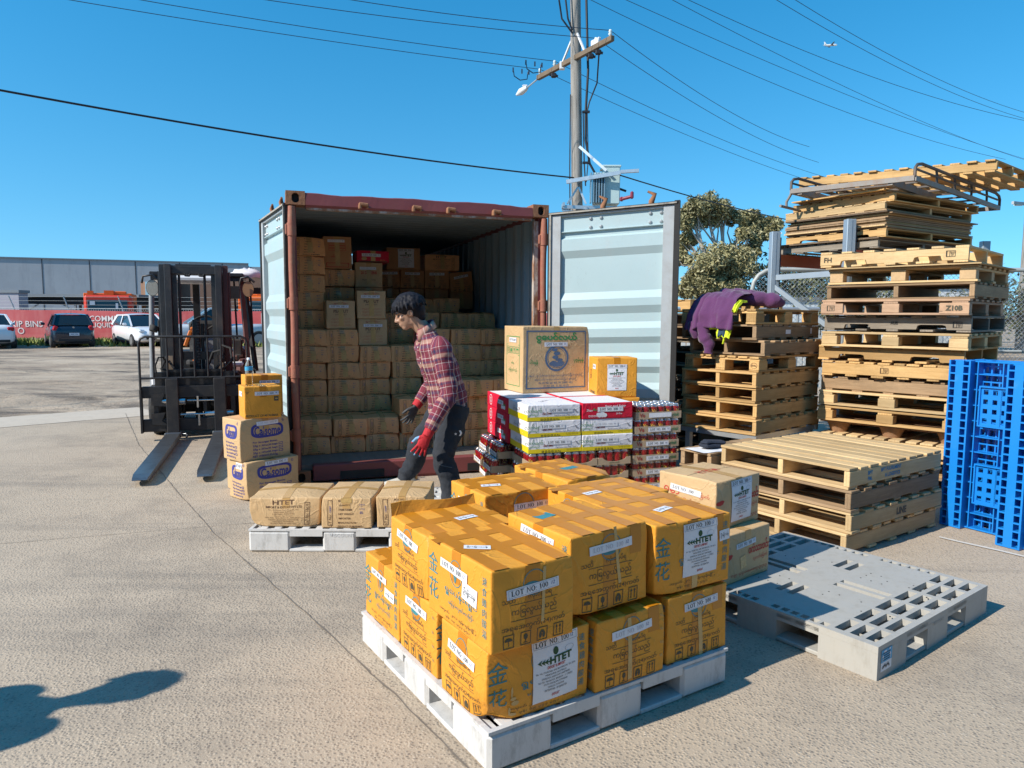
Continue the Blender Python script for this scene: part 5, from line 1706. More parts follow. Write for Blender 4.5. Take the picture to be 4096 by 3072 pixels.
 for k in range(3):
  ro = ['bottom', 'middle', 'upper'][k]
  for i in range(3):
   tray('oval fronted can tray in the %s front row under the tea cartons, %s' % (ro, ['leftmost', 'in the middle', 'rightmost'][i]), .145 + i * .283 - (.012 if k == 1 else 0), .21 - .01 * k, zr + k * hgt, TO, 0, (-.02, '05', .08) if (i == 0 and k == 2) else None)
  for i in range(2):
   tray('can tray at the container side of the drink stack, %s row, %s' % (ro, ['farther one', 'nearer one'][i]), .10 - .05 * (k % 2), .87 - i * .30, zr + k * hgt, TO, -pi / 2 + .02 * (k - 1), (0, ['blank', '05', '05'][k], -.05))
 tray('can tray buried in the middle of the drink stack, upper row', .60, .75, zr + 2 * hgt, TO, 0)
drink_stack()
# ================================================================== water bottle
def bottle():
 t = NT('bottle_plastic')
 g = t.n('BsdfGlass'); g.inputs['IOR'].default_value = 1.12; g.inputs['Roughness'].default_value = .04; g.inputs['Color'].default_value = (.93, .96, .98, 1)
 tr = t.n('BsdfTransparent'); mx = t.n('MixShader'); mx.inputs[0].default_value = .55
 out = [n for n in t.t.nodes if n.type == 'OUTPUT_MATERIAL'][0]
 t.l(tr.outputs[0], mx.inputs[1]); t.l(g.outputs[0], mx.inputs[2]); t.l(mx.outputs[0], out.inputs[0])
 root = thing('water_bottle', 'clear plastic water bottle with blue label standing on the orange carton', 'bottle', (-2.165, 5.905, .938), 0)
 m = MB()
 prof = [(.001, .002), (.026, .0), (.030, .006)]
 for k in range(8):
  z = .02 + k * .013
  prof += [(.0305, z), (.028, z + .006)]
 prof += [(.031, .125), (.031, .160), (.029, .170), (.022, .19), (.014, .203), (.0125, .21), (.0125, .222)]
 m.lathe(prof, 20); m.build('bottle', t.m, root)
 m = MB(); m.lathe([(.0316, .127), (.0318, .129), (.0318, .157), (.0316, .159)], 20, mats=[0, 0, 0])
 m.build('label', M('label_blue', (.05, .33, .55), .4, var=.2), root)
 m = MB(); m.lathe([(.0001, .232), (.0135, .231), (.0140, .214), (.0138, .212)], 16); m.build('cap', M('cap_white', (.75, .76, .77), .4), root)
bottle()
# ================================================================== SHIPPING CONTAINER
CO, CTH = (-1.9618, 6.333), .3246
def container_mats():
 M('maroon', (.20, .050, .050), .55, var=.15, vscale=3, dirt=(.13, .045, .03), dscale=3, damt=.6, bump=.15, bscale=12)
 M('rust_cast', (.30, .135, .065), .85, var=.3, vscale=14, dirt=(.13, .05, .025), dscale=9, damt=.7, bump=.4, bscale=30)
 M('rust_pipe', (.31, .105, .065), .7, var=.2, vscale=8, dirt=(.30, .18, .10), dscale=10, damt=.6, bump=.3, bscale=25)
 t = NT('door_paint')
 c = t.mix(t.noise(1.6, t.obj(), 6, .6), (.34, .455, .475), (.43, .545, .565))
 c = t.mix(t.ramp(t.noise(2.4, t.obj((1, 1, .4)), 8, .75), [(.47, 0), (.75, .55)]), c, (.44, .46, .46))
 s = t.noise(70, t.obj((1, 1, .35), (0, .6, 0)), 6, .75)
 s = t.math('MULTIPLY', t.ramp(s, [(.60, 0), (.68, .6)]), t.ramp(t.noise(1.3, t.obj(), 3), [(.48, 0), (.62, 1)]))
 c = t.mix(s, c, (.20, .22, .23))
 r = t.ramp(t.noise(14, t.obj(), 8, .7), [(.68, 0), (.72, .8)])
 c = t.mix(r, c, (.25, .20, .17))
 t.color(c); t.rough(.45); t.bump(t.noise(10, t.obj(), 4), .12, .01)
 MATS['door_paint'] = t.m
 M('door_frame', (.38, .405, .415), .5, var=.12, vscale=4, dirt=(.28, .25, .22), dscale=6, damt=.45)
 t = NT('inner_wall')
 c = t.mix(t.noise(1.2, t.obj((1, 1, .3)), 6, .6), (.17, .25, .29), (.27, .37, .42))
 s = t.ramp(t.noise(3.0, t.obj((2, 2, .25)), 8, .75), [(.50, 0), (.68, .8)])
 c = t.mix(s, c, (.40, .36, .32))
 s = t.ramp(t.noise(22, t.obj((1, 1, .6)), 8, .8), [(.60, 0), (.66, .85)])
 c = t.mix(s, c, (.10, .055, .04))
 t.color(c); t.rough(.55)
 MATS['inner_wall'] = t.m
 M('inner_roof', (.22, .27, .29), .55, var=.15, vscale=2, dirt=(.12, .11, .10), dscale=2, damt=.4)
 t = NT('flaking_strip')
 c = t.mix(t.ramp(t.noise(9, t.obj((1, 1, .35)), 8, .75), [(.40, 0), (.52, 1)]), (.46, .40, .35), (.28, .13, .065))
 t.color(c); t.rough(.85); t.bump(t.noise(16, t.obj(), 6), .6, .01)
 MATS['flaking_strip'] = t.m
 M('gasket', (.018, .017, .016), .7, var=.3)
 M('gasket_pale', (.36, .33, .28), .8, var=.25, vscale=12, dirt=(.05, .045, .04), dscale=9, damt=.8)
 t = NT('ply_floor')
 c = t.mix(t.noise(4, t.obj((8, .5, 1)), 6, .6), (.15, .12, .095), (.26, .215, .17))
 t.color(c); t.rough(.85)
 MATS['ply_floor'] = t.m
 M('bolt', (.40, .43, .45), .4, .4)
container_mats()
def corrugate(n, depth, p):
 """profile points (along, depth) of trapezoid ribs"""
 out = []
 for i in range(n):
  a = i * p
  out += [(a, 0), (a + p * .26, 0), (a + p * .5, depth), (a + p * .76, depth)]
 out.append((n * p, 0))
 return out
def build_container():
 root = thing('shipping_container', 'open maroon shipping container with pale blue doors, packed with brown cartons', 'container', (CO[0], CO[1], 0), CTH)
 W, D, Hh = 2.438, 6.06, 2.591
 m = MB(); m.box(W / 2, D / 2 + .03, .135, W - .12, D - .1, .05); m.build('floor', MATS['ply_floor'], root)
 m = MB(); m.box(W / 2, .05, .095, W - .36, .10, .15, bev=.008); m.box(W / 2, .025, .035, .35, .03, .10)
 m.build('sill', MATS['maroon'], root)
 m = MB()
 for x in (.42, 1.62):
  m.box(x + .2, .0, .065, .40, .012, .075)
 build_each(m, 'fork_pocket_shade', MATS['gasket'], root)  # flat black plates stand in for the shade inside the pockets
 m = MB()
 vs, fs = [], []
 K = 40
 for i in range(K + 1):
  x = lerp(.165, W - .165, i / K)
  dz = .012 * noise.noise(V3((x * 3.2, 0, 0))) + .006 * noise.noise(V3((x * 9, 1, 0))) - (.018 if x > 1.9 else 0) * ((x - 1.9) / .35) ** 1
  vs += [(x, .02, 2.455), (x, -.002 + .006 * noise.noise(V3((x * 4, 3, 0))), 2.475), (x, .004, 2.570 + dz), (x, .05, 2.582 + dz), (x, .12, 2.575), (x, .12, 2.455)]
 for i in range(K):
  for k in range(6):
   a = i * 6
   fs.append((a + k, a + 6 + k, a + 6 + (k + 1) % 6, a + (k + 1) % 6))
 m.add(vs, fs); m.build('header', MATS['maroon'], root)
 m = MB(); m.box(W / 2, .045, 2.448, W - .34, .05, .022); m.build('header_lip', MATS['flaking_strip'], root)
 for x in (.66, 1.14, 1.46, 1.90):
  m = MB()
  m.box(x, -.028, 2.498, .085, .055, .030, bev=.008, rot=Matrix.Rotation(.1, 3, 'Y')); m.box(x - .032, -.03, 2.478, .028, .05, .045, bev=.008); m.box(x + .034, -.022, 2.482, .022, .035, .035, bev=.006)
  m.build('cam_keeper', MATS['rust_cast'], root)
 def casting(x, y, z, sy):
  w, d, h = .162, .178, .118
  m = MB()
  N = 24
  outer, inner, back = [], [], []
  for i in range(N):
   a = 2 * pi * i / N
   c, s = cos(a), sin(a)
   k = 1 / max(abs(c), abs(s))
   outer.append((c * k * w / 2, 0, s * k * h / 2))
   ix = .031 * (1 if c > 0 else -1) * min(1, abs(c) * 1.15)
   iz = .043 * s
   inner.append((ix, 0, iz)); back.append((ix, .05, iz))
  vs = [(x + p[0], y + sy * p[1], z + p[2]) for p in outer + inner + back]
  fs = []
  for i in range(N):
   j = (i + 1) % N
   fs += [(i, j, N + j, N + i), (N + i, N + j, 2 * N + j, 2 * N + i)]
  m.add(vs, fs, 0)
  m.add(vs[2 * N:], [tuple(range(N))], 1)  # black back face stands in for the shade inside the casting hole
  yb = y + sy * d
  c = [(x - w / 2, z - h / 2), (x + w / 2, z - h / 2), (x + w / 2, z + h / 2), (x - w / 2, z + h / 2)]
  v2 = [(a, y, b) for a, b in c] + [(a, yb, b) for a, b in c]
  m.add(v2, [(0, 1, 5, 4), (1, 2, 6, 5), (2, 3, 7, 6), (3, 0, 4, 7), (4, 5, 6, 7)], 0)
  m.build('corner_casting', [MATS['rust_cast'], MATS['gasket']], root)
 for x in (.081, W - .081):
  for z in (.059, Hh - .059):
   casting(x, 0, z, 1); casting(x, D, z, -1)
 for sx in (0, 1):
  m = MB(); x = .05 if sx == 0 else W - .05
  m.box(x, .115, 1.295, .07, .10, 2.354); m.build('corner_post', MATS['maroon'], root)
  m = MB()
  x = .064 if sx == 0 else W - .026
  pts = [(x - .02 + .004 * sin(k), .012, lerp(.13, 2.46, k / 14)) for k in range(15)]
  m.tube(pts, [.030 if k not in (13,) else .036 for k in range(15)], 12)
  for z in (.45, 1.02, 1.62, 2.26):
   m.cyl((x - .02, .012, z - .055), (x - .02, .012, z + .055), .040, n=12)
   m.box(x - .05, .012, z, .05, .03, .09, bev=.006)
  m.build('door_post', MATS['rust_pipe'], root)
  m = MB(); m.box(.075 if sx == 0 else W - .075, D - .1, 1.295, .15, .2, 2.354); m.build('corner_post', MATS['maroon'], root)
 m = MB(); m.box(W - .105, .09, 1.3, .045, .05, 2.28); m.build('flaking_edge', MATS['flaking_strip'], root)
 for sx in (0, 1):
  n = 21
  pr = corrugate(n, .036, (D - .3) / n)
  for inner in (0, 1):
   vs, fs = [], []
   for a, dd in pr:
    x = (.012 + dd) if sx == 0 else (W - .012 - dd)
    x += (.0035 if inner else -.0035) * (1 if sx == 0 else -1)
    vs += [(x, .165 + a, .13), (x, .165 + a, 2.50)]
   for i in range(len(pr) - 1):
    f = (2 * i, 2 * i + 2, 2 * i + 3, 2 * i + 1)
    fs.append(f if (sx == 1) == bool(inner) else f[::-1])
   m = MB(); m.add(vs, fs); m.build('side_wall', MATS['inner_wall' if inner else 'maroon'], root)
  for z, h in ((.07, .12), (2.53, .075)):
   m = MB(); m.box(.03 if sx == 0 else W - .03, D / 2, z, .055, D - .38, h); m.build('side_rail', MATS['maroon'], root)
 n = 28
 p = (D - .3) / n
 for inner in (0, 1):
  vs, fs = [], []
  pr = corrugate(n, .022, p)
  NX = 10
  for a, dd in pr:
   for i in range(NX + 1):
    x = lerp(.05, W - .05, i / NX)
    z = 2.535 + dd + .02 * (1 - (2 * i / NX - 1) ** 4) - (.004 if inner else 0) - .012
    vs.append((x, .13 + a, z))
  for i in range(len(pr) - 1):
   for k in range(NX):
    a = i * (NX + 1) + k
    f = (a, a + 1, a + NX + 2, a + NX + 1)
    fs.append(f[::-1] if inner else f)
  m = MB(); m.add(vs, fs); m.build('roof', MATS['inner_roof' if inner else 'maroon'], root)
 m = MB(); m.box(W / 2, D - .05, 1.32, W - .3, .04, 2.4); m.build('back_wall', MATS['inner_wall'], root)
 def door(name, hinge, free, mir, zt0, zt1):
  hx, hy = hinge
  d = V3((free[0] - hx, free[1] - hy, 0)); L = d.length; d.normalize()
  n = V3((d.y, -d.x, 0)) * (1 if not mir else -1)
  inv = Matrix.Rotation(-CTH, 3, 'Z')
  O = V3((CO[0], CO[1], 0))
  tilt = (zt1 - zt0) / L
  def P(u, v, e):
   w = V3((hx, hy, 0)) + d * u + n * e + V3((0, 0, v + tilt * u * (v / 2.4)))
   return inv @ (w - O)
  zb = .17
  zt = zt0
  s0, s1 = .112, .118
  def bx(m, u0, u1, v0, v1, e0, e1, mt=0):
   c = [(u0, v0), (u1, v0), (u1, v1), (u0, v1)]
   vs = [P(u, v, e0) for u, v in c] + [P(u, v, e1) for u, v in c]
   fs = [(0, 1, 2, 3), (7, 6, 5, 4), (0, 4, 5, 1), (1, 5, 6, 2), (2, 6, 7, 3), (3, 7, 4, 0)]
   m.add(vs, fs, mt)
  m = MB()
  bx(m, .02, s0, zb, zt, -.05, 0); bx(m, L - s1, L - .02, zb, zt, -.05, 0)
  bx(m, s0, L - s1, zt - .018, zt, -.05, -.004); bx(m, s0, L - s1, zb, zb + .10, -.05, -.004)
  fr = m.build('door', MATS['door_frame'], root)
  prof = [(zt - .018, -.030), (zt - .045, -.030), (zt - .155, -.030), (zt - .160, -.012), (zt - .166, -.012), (zt - .170, -.042), (zt - .215, -.042), (zt - .235, -.012)]
  z = zt - .345
  prof += [(z, -.012), (z - .07, -.042), (z - .40, -.042), (z - .47, -.012), (z - .54, -.012), (z - .61, -.042), (z - .69, -.042), (z - .75, -.012), (z - .83, -.012), (z - .89, -.042), (z - .98, -.042), (z - 1.04, -.012),
     (z - 1.11, -.012), (z - 1.17, -.042), (z - 1.26, -.042), (z - 1.32, -.012), (z - 1.40, -.012), (z - 1.46, -.042), (z - 1.55, -.042), (z - 1.61, -.012), (z - 1.70, -.012)]
  prof += [(zb + .10, -.02)]
  for side in (0, 1):
   vs, fs = [], []
   NU = 8
   for v, e in prof:
    for i in range(NU + 1):
     t_ = i / NU
     bow = min(1, min(t_, 1 - t_) * 24)
     vs.append(P(lerp(s0, L - s1, t_), v, (e if bow > 0 else e) - (.006 if side else 0)))
   for i in range(len(prof) - 1):
    for k in range(NU):
     a = i * (NU + 1) + k
     f = (a, a + NU + 1, a + NU + 2, a + 1)
     fs.append(f if (side == 0) != mir else f[::-1])
   m = MB(); m.add(vs, fs); m.build('panel', MATS['door_paint' if side == 0 else 'maroon'], fr)
  m = MB()
  for u in (.40, .50, L - .24, L - .14):
   for v in (zt - .055, zt - .135):
    c = P(u, v, -.030)
    m.tube([c, P(u, v, -.022), P(u, v, -.014)], [.018, .016, .006], 10)
  m.build('bolt', MATS['bolt'], fr)
  m = MB()
  bx(m, L - .02, L + .03, zb - .05, zt + .035, -.06, .012); bx(m, -.012, .02, zb - .05, zt + .02, -.06, .006)
  bx(m, -.01, L + .02, zt, zt + .028, -.06, .012); bx(m, -.01, L + .02, zb - .05, zb, -.06, .010)
  m.build('gasket', MATS['gasket'], fr)
  m = MB()
  bx(m, .004, .020, zb, zt + .012, .004, .016); bx(m, .0, L, zt + .008, zt + .022, .010, .020)
  m.build('gasket_lip', MATS['gasket_pale'], fr)
  for u in (.42 * L, .80 * L):
   m = MB()
   pts = [P(u, v, -.095) for v in (.1, 1.2, zt + .03)]
   m.tube(pts, .017, 8)
   c = P(u, zt + .06, -.09); e = P(u + .03, zt + .12, -.075)
   m.tube([P(u, zt + .02, -.095), c, e, P(u - .035, zt + .15, -.07)], [.03, .028, .022, .010], 8)
   m.build('locking_bar', MATS['rust_cast'], fr)
  for v in (.45, 1.02, 1.62, 2.26):
   m = MB(); bx(m, -.05, .06, v - .05, v + .05, -.075, -.05); m.build('hinge', MATS['rust_pipe'], fr)
 door('door', (.352, 7.075), (1.500, 6.72), False, 2.482, 2.545)
 door('door', (-1.985, 6.375), (-2.585, 7.50), True, 2.46, 2.455)
 BR = [MATS['card_brown'], MATS['tape_pale'], MATS['ink_brown'], MATS['pen_blue'], MATS['tape_clear'], MATS['slit']]
 variants = []
 for k in range(6):
  w, d, h = .328, .445, .172
  f = face_fns(w, d, h)
  m = MB(); m.warp = box_warp(w, d, h, 200 + k, [.010, .014, .008, .012, .016, .010][k], .0105, .008, ((-1, -1, 1, .012, .1), (1, -1, 1, .016, .11)) if k % 2 else ((1, -1, -1, .012, .1),))
  carton_body(m, w, d, h, 0, 7)
  tapes(m, w, d, h, 1, 'cross', random.Random(k))
  paint_quantity(m, f['-y'][0], w, h)
  m.rect(f['-y'][0], .01, -.01, .05, .10, 4, .002, .05, nu=2, nv=4)
  variants.append(m.mesh('carton', BR))
 GB = 'brown cartons inside the container'
 rg = random.Random(21)
 def loc(a, b, z):
  return XY(a, b, CO, CTH, z)
 def brown(label, col, b, z, k=None, rot=None, tilt=0.0, s=(1, 1, 1)):
  a = .228 + col * .332 + rg.uniform(-.010, .010)
  o = inst('carton', variants[rg.randrange(6) if k is None else k])
  o.location = loc(a, b + .2225 + rg.uniform(-.032, .024), z)
  o.rotation_euler = (tilt, 0, CTH + (rg.uniform(-.05, .05) if rot is None else rot))
  o.scale = s
  tag(o, label, 'carton', GB)
 cn = ['far left', 'second', 'third', 'middle', 'fifth', 'sixth', 'far right']
 rn = ['on the floor', 'second from the floor', 'third from the floor', 'fourth from the floor', 'fifth from the floor', 'sixth from the floor', 'seventh from the floor', 'eighth from the floor', 'ninth from the floor', 'tenth from the floor', 'eleventh from the floor']
 z0, hh = .162, .173
 front = {0: 2, 1: 2, 2: 2, 3: 3, 4: 4, 5: 4, 6: 4}
 for c, n in front.items():
  for r in range(n):
   brown('brown carton at the front of the load, %s column, %s' % (cn[c], rn[r]), c, .55 + (.04 if c > 3 else 0), z0 + r * hh)
 for c in range(7):
  lo = front[c]
  hi = {0: 7, 1: 7, 2: 6, 3: 6, 4: 7, 5: 7, 6: 7}[c]
  for r in range(lo, hi):
   brown('brown carton in the second rank of the load, %s column, %s' % (cn[c], rn[r]), c, 1.02 + (.05 if c > 3 else 0), z0 + r * hh)
 for c in range(2, 7):
  hi = {2: 8, 3: 8, 4: 8, 5: 8, 6: 8}[c]
  for r in range(6, hi):
   brown('brown carton in the third rank of the load, %s column, %s' % (cn[c], rn[r]), c, 1.50 + (.06 if c > 3 else 0), z0 + r * hh)
 for c in (3, 4, 5):
  brown('shadowed brown carton in the fourth rank of the load, %s column' % cn[c], c, 1.98, z0 + 8 * hh)
 for r in range(5):
  brown('brown carton in the tilting left column against the container wall, %s of five' % ['lowest', 'second', 'third', 'fourth', 'topmost'][r], 0, 1.25, z0 + 7 * hh + r * .190, rot=.02 * r, tilt=.0, s=(1.02, 1, 1.10))
 for r, (z, s) in enumerate(((1.373, 1.25), (1.60, 1.28), (1.83, 1.05))):
  brown('dark brown carton in the left stack behind the peanut carton, %s' % ['lowest', 'middle', 'below the red printed one'][r], 1, 1.52, z, rot=.03, s=(1, 1, s))
 def peanut(m, fn, W, H):
  m.text('PEANUT', fn, 0, H * .12, w=W * .52, h=H * .11, m=2, e=.0016, bold=.02)
  m.text('(GROUNDNUT)', fn, 0, H * .0, w=W * .42, h=H * .06, m=2, e=.0016)
  for k in range(3):
   m.text('အရည်အသွေးကောင်း', fn, 0, -H * (.15 + .11 * k), w=W * .7, h=H * .06, m=3, e=.0016)
  m.text('ရွှေမြေပဲ', fn, 0, H * .40, w=W * .5, h=H * .08, m=3, e=.0016)
 RB = ('ink_brown', 'ink_red')
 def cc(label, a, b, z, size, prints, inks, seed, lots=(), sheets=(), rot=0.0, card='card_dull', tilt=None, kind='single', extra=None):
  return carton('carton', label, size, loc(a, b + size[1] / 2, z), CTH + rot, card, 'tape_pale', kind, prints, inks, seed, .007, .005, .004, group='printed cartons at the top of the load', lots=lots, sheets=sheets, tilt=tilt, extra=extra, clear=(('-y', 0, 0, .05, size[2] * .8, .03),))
 cc('brown peanut carton standing alone in front on the left', .535, 1.06, z0 + 7 * hh + .004, (.295, .36, .29), {'-y': peanut}, RB, 91, (('-y', -.02, .085, .20, dict(h=.03, num='05')),), rot=.06, card='card_tan')
 cc('lower of two stacked peanut cartons in the load', .875, 1.06, z0 + 7 * hh - .17, (.295, .36, .275), {'-y': peanut}, RB, 92, (('-y', .0, .07, .19, dict(h=.03, num='05')),), rot=.0, card='card_tan')
 cc('upper of two stacked peanut cartons with dark top, left of the man', .868, 1.05, z0 + 7 * hh + .110, (.295, .36, .29), {'-y': peanut}, RB, 93, (('-y', -.01, .085, .19, dict(h=.03, num='05')),), rot=-.04, card='card_tan')
 def redtab(m, fn, W, H):
  for x in (-.15, .15):
   for y in (.10, .18, .26):
    m.frame(fn, W * x, H * y, W * .28, H * .075, .003, 3, .0016)
  m.text('မစ်ရ', fn, -W * .12, -H * .12, h=H * .14, m=3, e=.0016)
  m.frame(fn, 0, -H * .38, W * .78, H * .14, .006, 3, .0016)
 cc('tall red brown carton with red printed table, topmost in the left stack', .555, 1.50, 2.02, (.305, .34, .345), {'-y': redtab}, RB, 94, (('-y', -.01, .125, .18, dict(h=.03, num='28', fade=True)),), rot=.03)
 def dozens(m, fn, W, H):
  m.text('20 DOZENS', fn, 0, H * .08, w=W * .6, h=H * .12, m=3, e=.0016, bold=.03)
  m.text('ထုတ်လုပ်သူ', fn, 0, -H * .2, w=W * .5, h=H * .1, m=2, e=.0016)
 cc('pinkish carton printed 20 DOZENS under the red carton at the top', .905, 1.56, 1.83, (.30, .36, .27), {'-y': dozens}, RB, 95, (('-y', -.01, .07, .18, dict(h=.03, num='28', fade=True)),), card='card_tan')
 cc('brown carton hidden under the 20 DOZENS carton', .905, 1.56, 1.545, (.30, .36, .28), {}, RB, 96)
 def redlid(m, fn, W, H):
  m.rect(fn, 0, -H * .44, W * .9, H * .1, 2, .001)
  for x in (-.25, -.3):
   m.disc(fn, W * x, -H * .2, .02, .018, 4, .0016, 10)
  m.text('20 Pcs', fn, W * .3, -H * .3, h=H * .12, m=4, e=.0016)
 cc('flat bright red carton with white strip on top of the load', .955, 1.58, 2.108, (.36, .40, .125), {'-y': redlid}, RB, 97, (('-y', -.02, .015, .21, dict(h=.034, num='01')),), card='card_red')
 for k, (a, w, t_, r_) in enumerate(((1.27, .24, 0, 0), (1.55, .30, 0, .02), (1.868, .31, .0, -.01), (2.19, .30, .10, .05))):
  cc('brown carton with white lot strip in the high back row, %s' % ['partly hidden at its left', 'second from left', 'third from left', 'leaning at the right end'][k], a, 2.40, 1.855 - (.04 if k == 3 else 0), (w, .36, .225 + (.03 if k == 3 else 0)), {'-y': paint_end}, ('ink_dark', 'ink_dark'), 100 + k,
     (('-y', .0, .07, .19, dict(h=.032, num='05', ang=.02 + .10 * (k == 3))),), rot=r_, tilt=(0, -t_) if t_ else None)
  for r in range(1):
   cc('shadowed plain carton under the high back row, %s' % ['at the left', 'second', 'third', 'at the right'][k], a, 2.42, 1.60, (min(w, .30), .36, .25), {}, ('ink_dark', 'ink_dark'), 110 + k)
 cc('brown carton with white shipping sheet topmost at the middle of the load', 1.435, 2.36, 2.082, (.42, .40, .265), {}, RB, 98, (), (('-y', .03, .005, dict(w=.20, h=.225, num='03')),), rot=.01)
 cc('wide brown HTET carton topmost at the right back of the load', 1.93, 2.36, 2.082, (.44, .36, .195), {'-y': paint_htet}, ('ink_brown', 'pen_blue'), 99, rot=-.01, card='card_brown')
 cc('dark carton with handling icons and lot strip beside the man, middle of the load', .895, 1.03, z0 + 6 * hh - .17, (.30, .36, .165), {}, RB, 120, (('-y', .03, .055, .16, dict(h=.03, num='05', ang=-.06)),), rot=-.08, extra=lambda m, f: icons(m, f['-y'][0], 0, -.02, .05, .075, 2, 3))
build_container()
# ================================================================== plastic pallets lying on the ground
def scuffed(name, c, rub, amt=.5):
 t = NT(name)
 col = t.mix(t.noise(3, t.obj(), 6, .6), sc(c, .92), sc(c, 1.06))
 s = t.ramp(t.noise(7, t.obj((2.4, 2.4, .8)), 10, .82), [(.50, 0), (.64, amt)])
 col = t.mix(s, col, rub)
 d = t.ramp(t.noise(2.2, t.obj(), 8, .7), [(.45, 0), (.75, .35)])
 col = t.mix(d, col, sc(rub, 1.7))
 t.color(col); t.rough(.55); t.spec(.4)
 t.bump(t.noise(24, t.obj(), 5), .12, .006)
 MATS[name] = t.m
scuffed('plastic_white', (.58, .575, .56), (.25, .24, .22))
scuffed('plastic_grey', (.385, .375, .345), (.26, .235, .19), .4)
M('plastic_pin', (.03, .03, .03), .6)
M('scuff_mark', (.30, .30, .31), .7)
def plastic_pallet(label, origin, th, mat, slotted, mark=None):
 root = thing('plastic_pallet', label, 'pallet', (origin[0], origin[1], 0), th, 'plastic pallets lying on the ground')
 L, H = 1.165, .15
 b0, b1 = (0, .265), (L - .265, L)
 c0, c1 = .475, .69
 segs = [(0, .265), (c0, c1), (L - .265, L)]
 m = MB()
 if slotted:
  xs = [0]
  def cuts(lst):
   out = sorted(set(round(v, 4) for v in lst))
   return out
  xs = cuts([0, .022, .04, .06, .18, .21, .24, .38, .40, .41, .53, .57, .60, .64, .755, .79, .80, .96, .99, L - .06, 1.125, L - .022, L])
  ys = cuts([0, .03, .075, .10, .145, .17, .215, .24, .275, .29, .325, .34, .375, .39, .425, .44, .475, .49, .525, .54, .575, .605, .64, .655, .69, .705, .74, .755, .79, .805, .84, .855, .89, .905, .93, L - .215, L - .17, L - .145, L - .10, L - .075, L - .03, L])
  def solid(i, j):
   x, y = (xs[i] + xs[i + 1]) / 2, (ys[j] + ys[j + 1]) / 2
   if y < .03 or y > L - .03 or x < .022 or x > L - .022:
    return True
   for ya, yb in ((.03, .075), (.10, .145), (.17, .215), (L - .075, L - .03), (L - .145, L - .10), (L - .215, L - .17)):
    if ya < y < yb:
     return not any(a < x < b for a, b in ((.04, .18), (.21, .38), (.41, .57), (.60, .755), (.79, .96), (.99, 1.125)))
   if x < .06 or x > L - .06:
    return not (j % 2 and (.24 < y < .54 or .62 < y < .93))
   if any(a < x < b for a, b in ((.53, .57), (.60, .64))) and (.24 < y < .49 or .69 < y < .93):
    return False
   if (.54 < y < .575 or .605 < y < .64) and (.24 < x < .40 or .80 < x < .96):
    return False
   return True
 else:
  xs = [0, .02] + [.02 + .045 * k for k in range(1, 25)] + [L - .02, L]
  xs = sorted(set(round(v, 4) for v in xs if v <= L)); ys = list(xs)
  def solid(i, j):
   x, y = (xs[i] + xs[i + 1]) / 2, (ys[j] + ys[j + 1]) / 2
   if x < .02 or y < .02 or x > L - .025 or y > L - .025:
    return True
   return (i % 2 == 0) or (j % 3 == 0)
 m.plate(xs, ys, solid, H - (.030 if slotted else .012), H, rnd=.5)
 m.build('deck', mat, root)
 m = MB()
 for o in (0, 1):
  for k in range(2):
   a, b = (segs[0][1], segs[1][0]) if k == 0 else (segs[1][1], segs[2][0])
   y = .011 if o == 0 else L - .011
   m.box((a + b) / 2, y, H - .0285, b - a, .022, .033); m.box(y, (a + b) / 2, H - .0285, .022, b - a, .033)
 for k in range(0 if slotted else 9):
  t_ = .06 + k * .13
  m.box(t_, L / 2, H - .026, .012, L - .05, .027); m.box(L / 2, t_, H - .0265, L - .05, .012, .026)
 build_each(m, 'deck_rib', mat, root)
 for (xa, xb) in segs:
  for (ya, yb) in segs:
   m = MB()
   if slotted:      # hollow feet, open at the top
    m.plate([xa, xa + .02, xa + .032, xb - .032, xb - .02, xb], [ya, ya + .02, ya + .032, yb - .032, yb - .02, yb], lambda i, j: not (1 <= i <= 3 and 1 <= j <= 3) and not ((i in (0, 4)) and (j in (0, 4)) and False), .0, H - .0305, rnd=.5)
   else:
    m.box((xa + xb) / 2, (ya + yb) / 2, (H - .0125) / 2, xb - xa, yb - ya, H - .0125, bev=.014)
   m.build('foot', mat, root)
 m = MB()
 for k in range(2):
  a, b = (segs[0][1], segs[1][0]) if k == 0 else (segs[1][1], segs[2][0])
  for y, w in ((.055, .10), (L / 2, .12), (L - .055, .10)):
   m.box((a + b) / 2, y, .011, b - a + .02, w, .020, bev=.004); m.box(y, (a + b) / 2, .0125, w, b - a + .02, .020, bev=.004)
 build_each(m, 'base_runner', mat, root)
 if slotted:
  m = MB()
  rg = random.Random(4)
  for k in range(70):
   x, y = rg.choice((.31, .36, .42, .74, .80, .85)), .12 + .055 * rg.randrange(17)
   if .5 < y < .66:
    continue
   m.cyl((x, y, H - .002), (x, y, H + .0012), .004, n=6)
  m.build('drain_hole', MATS['plastic_pin'], root)
 return root
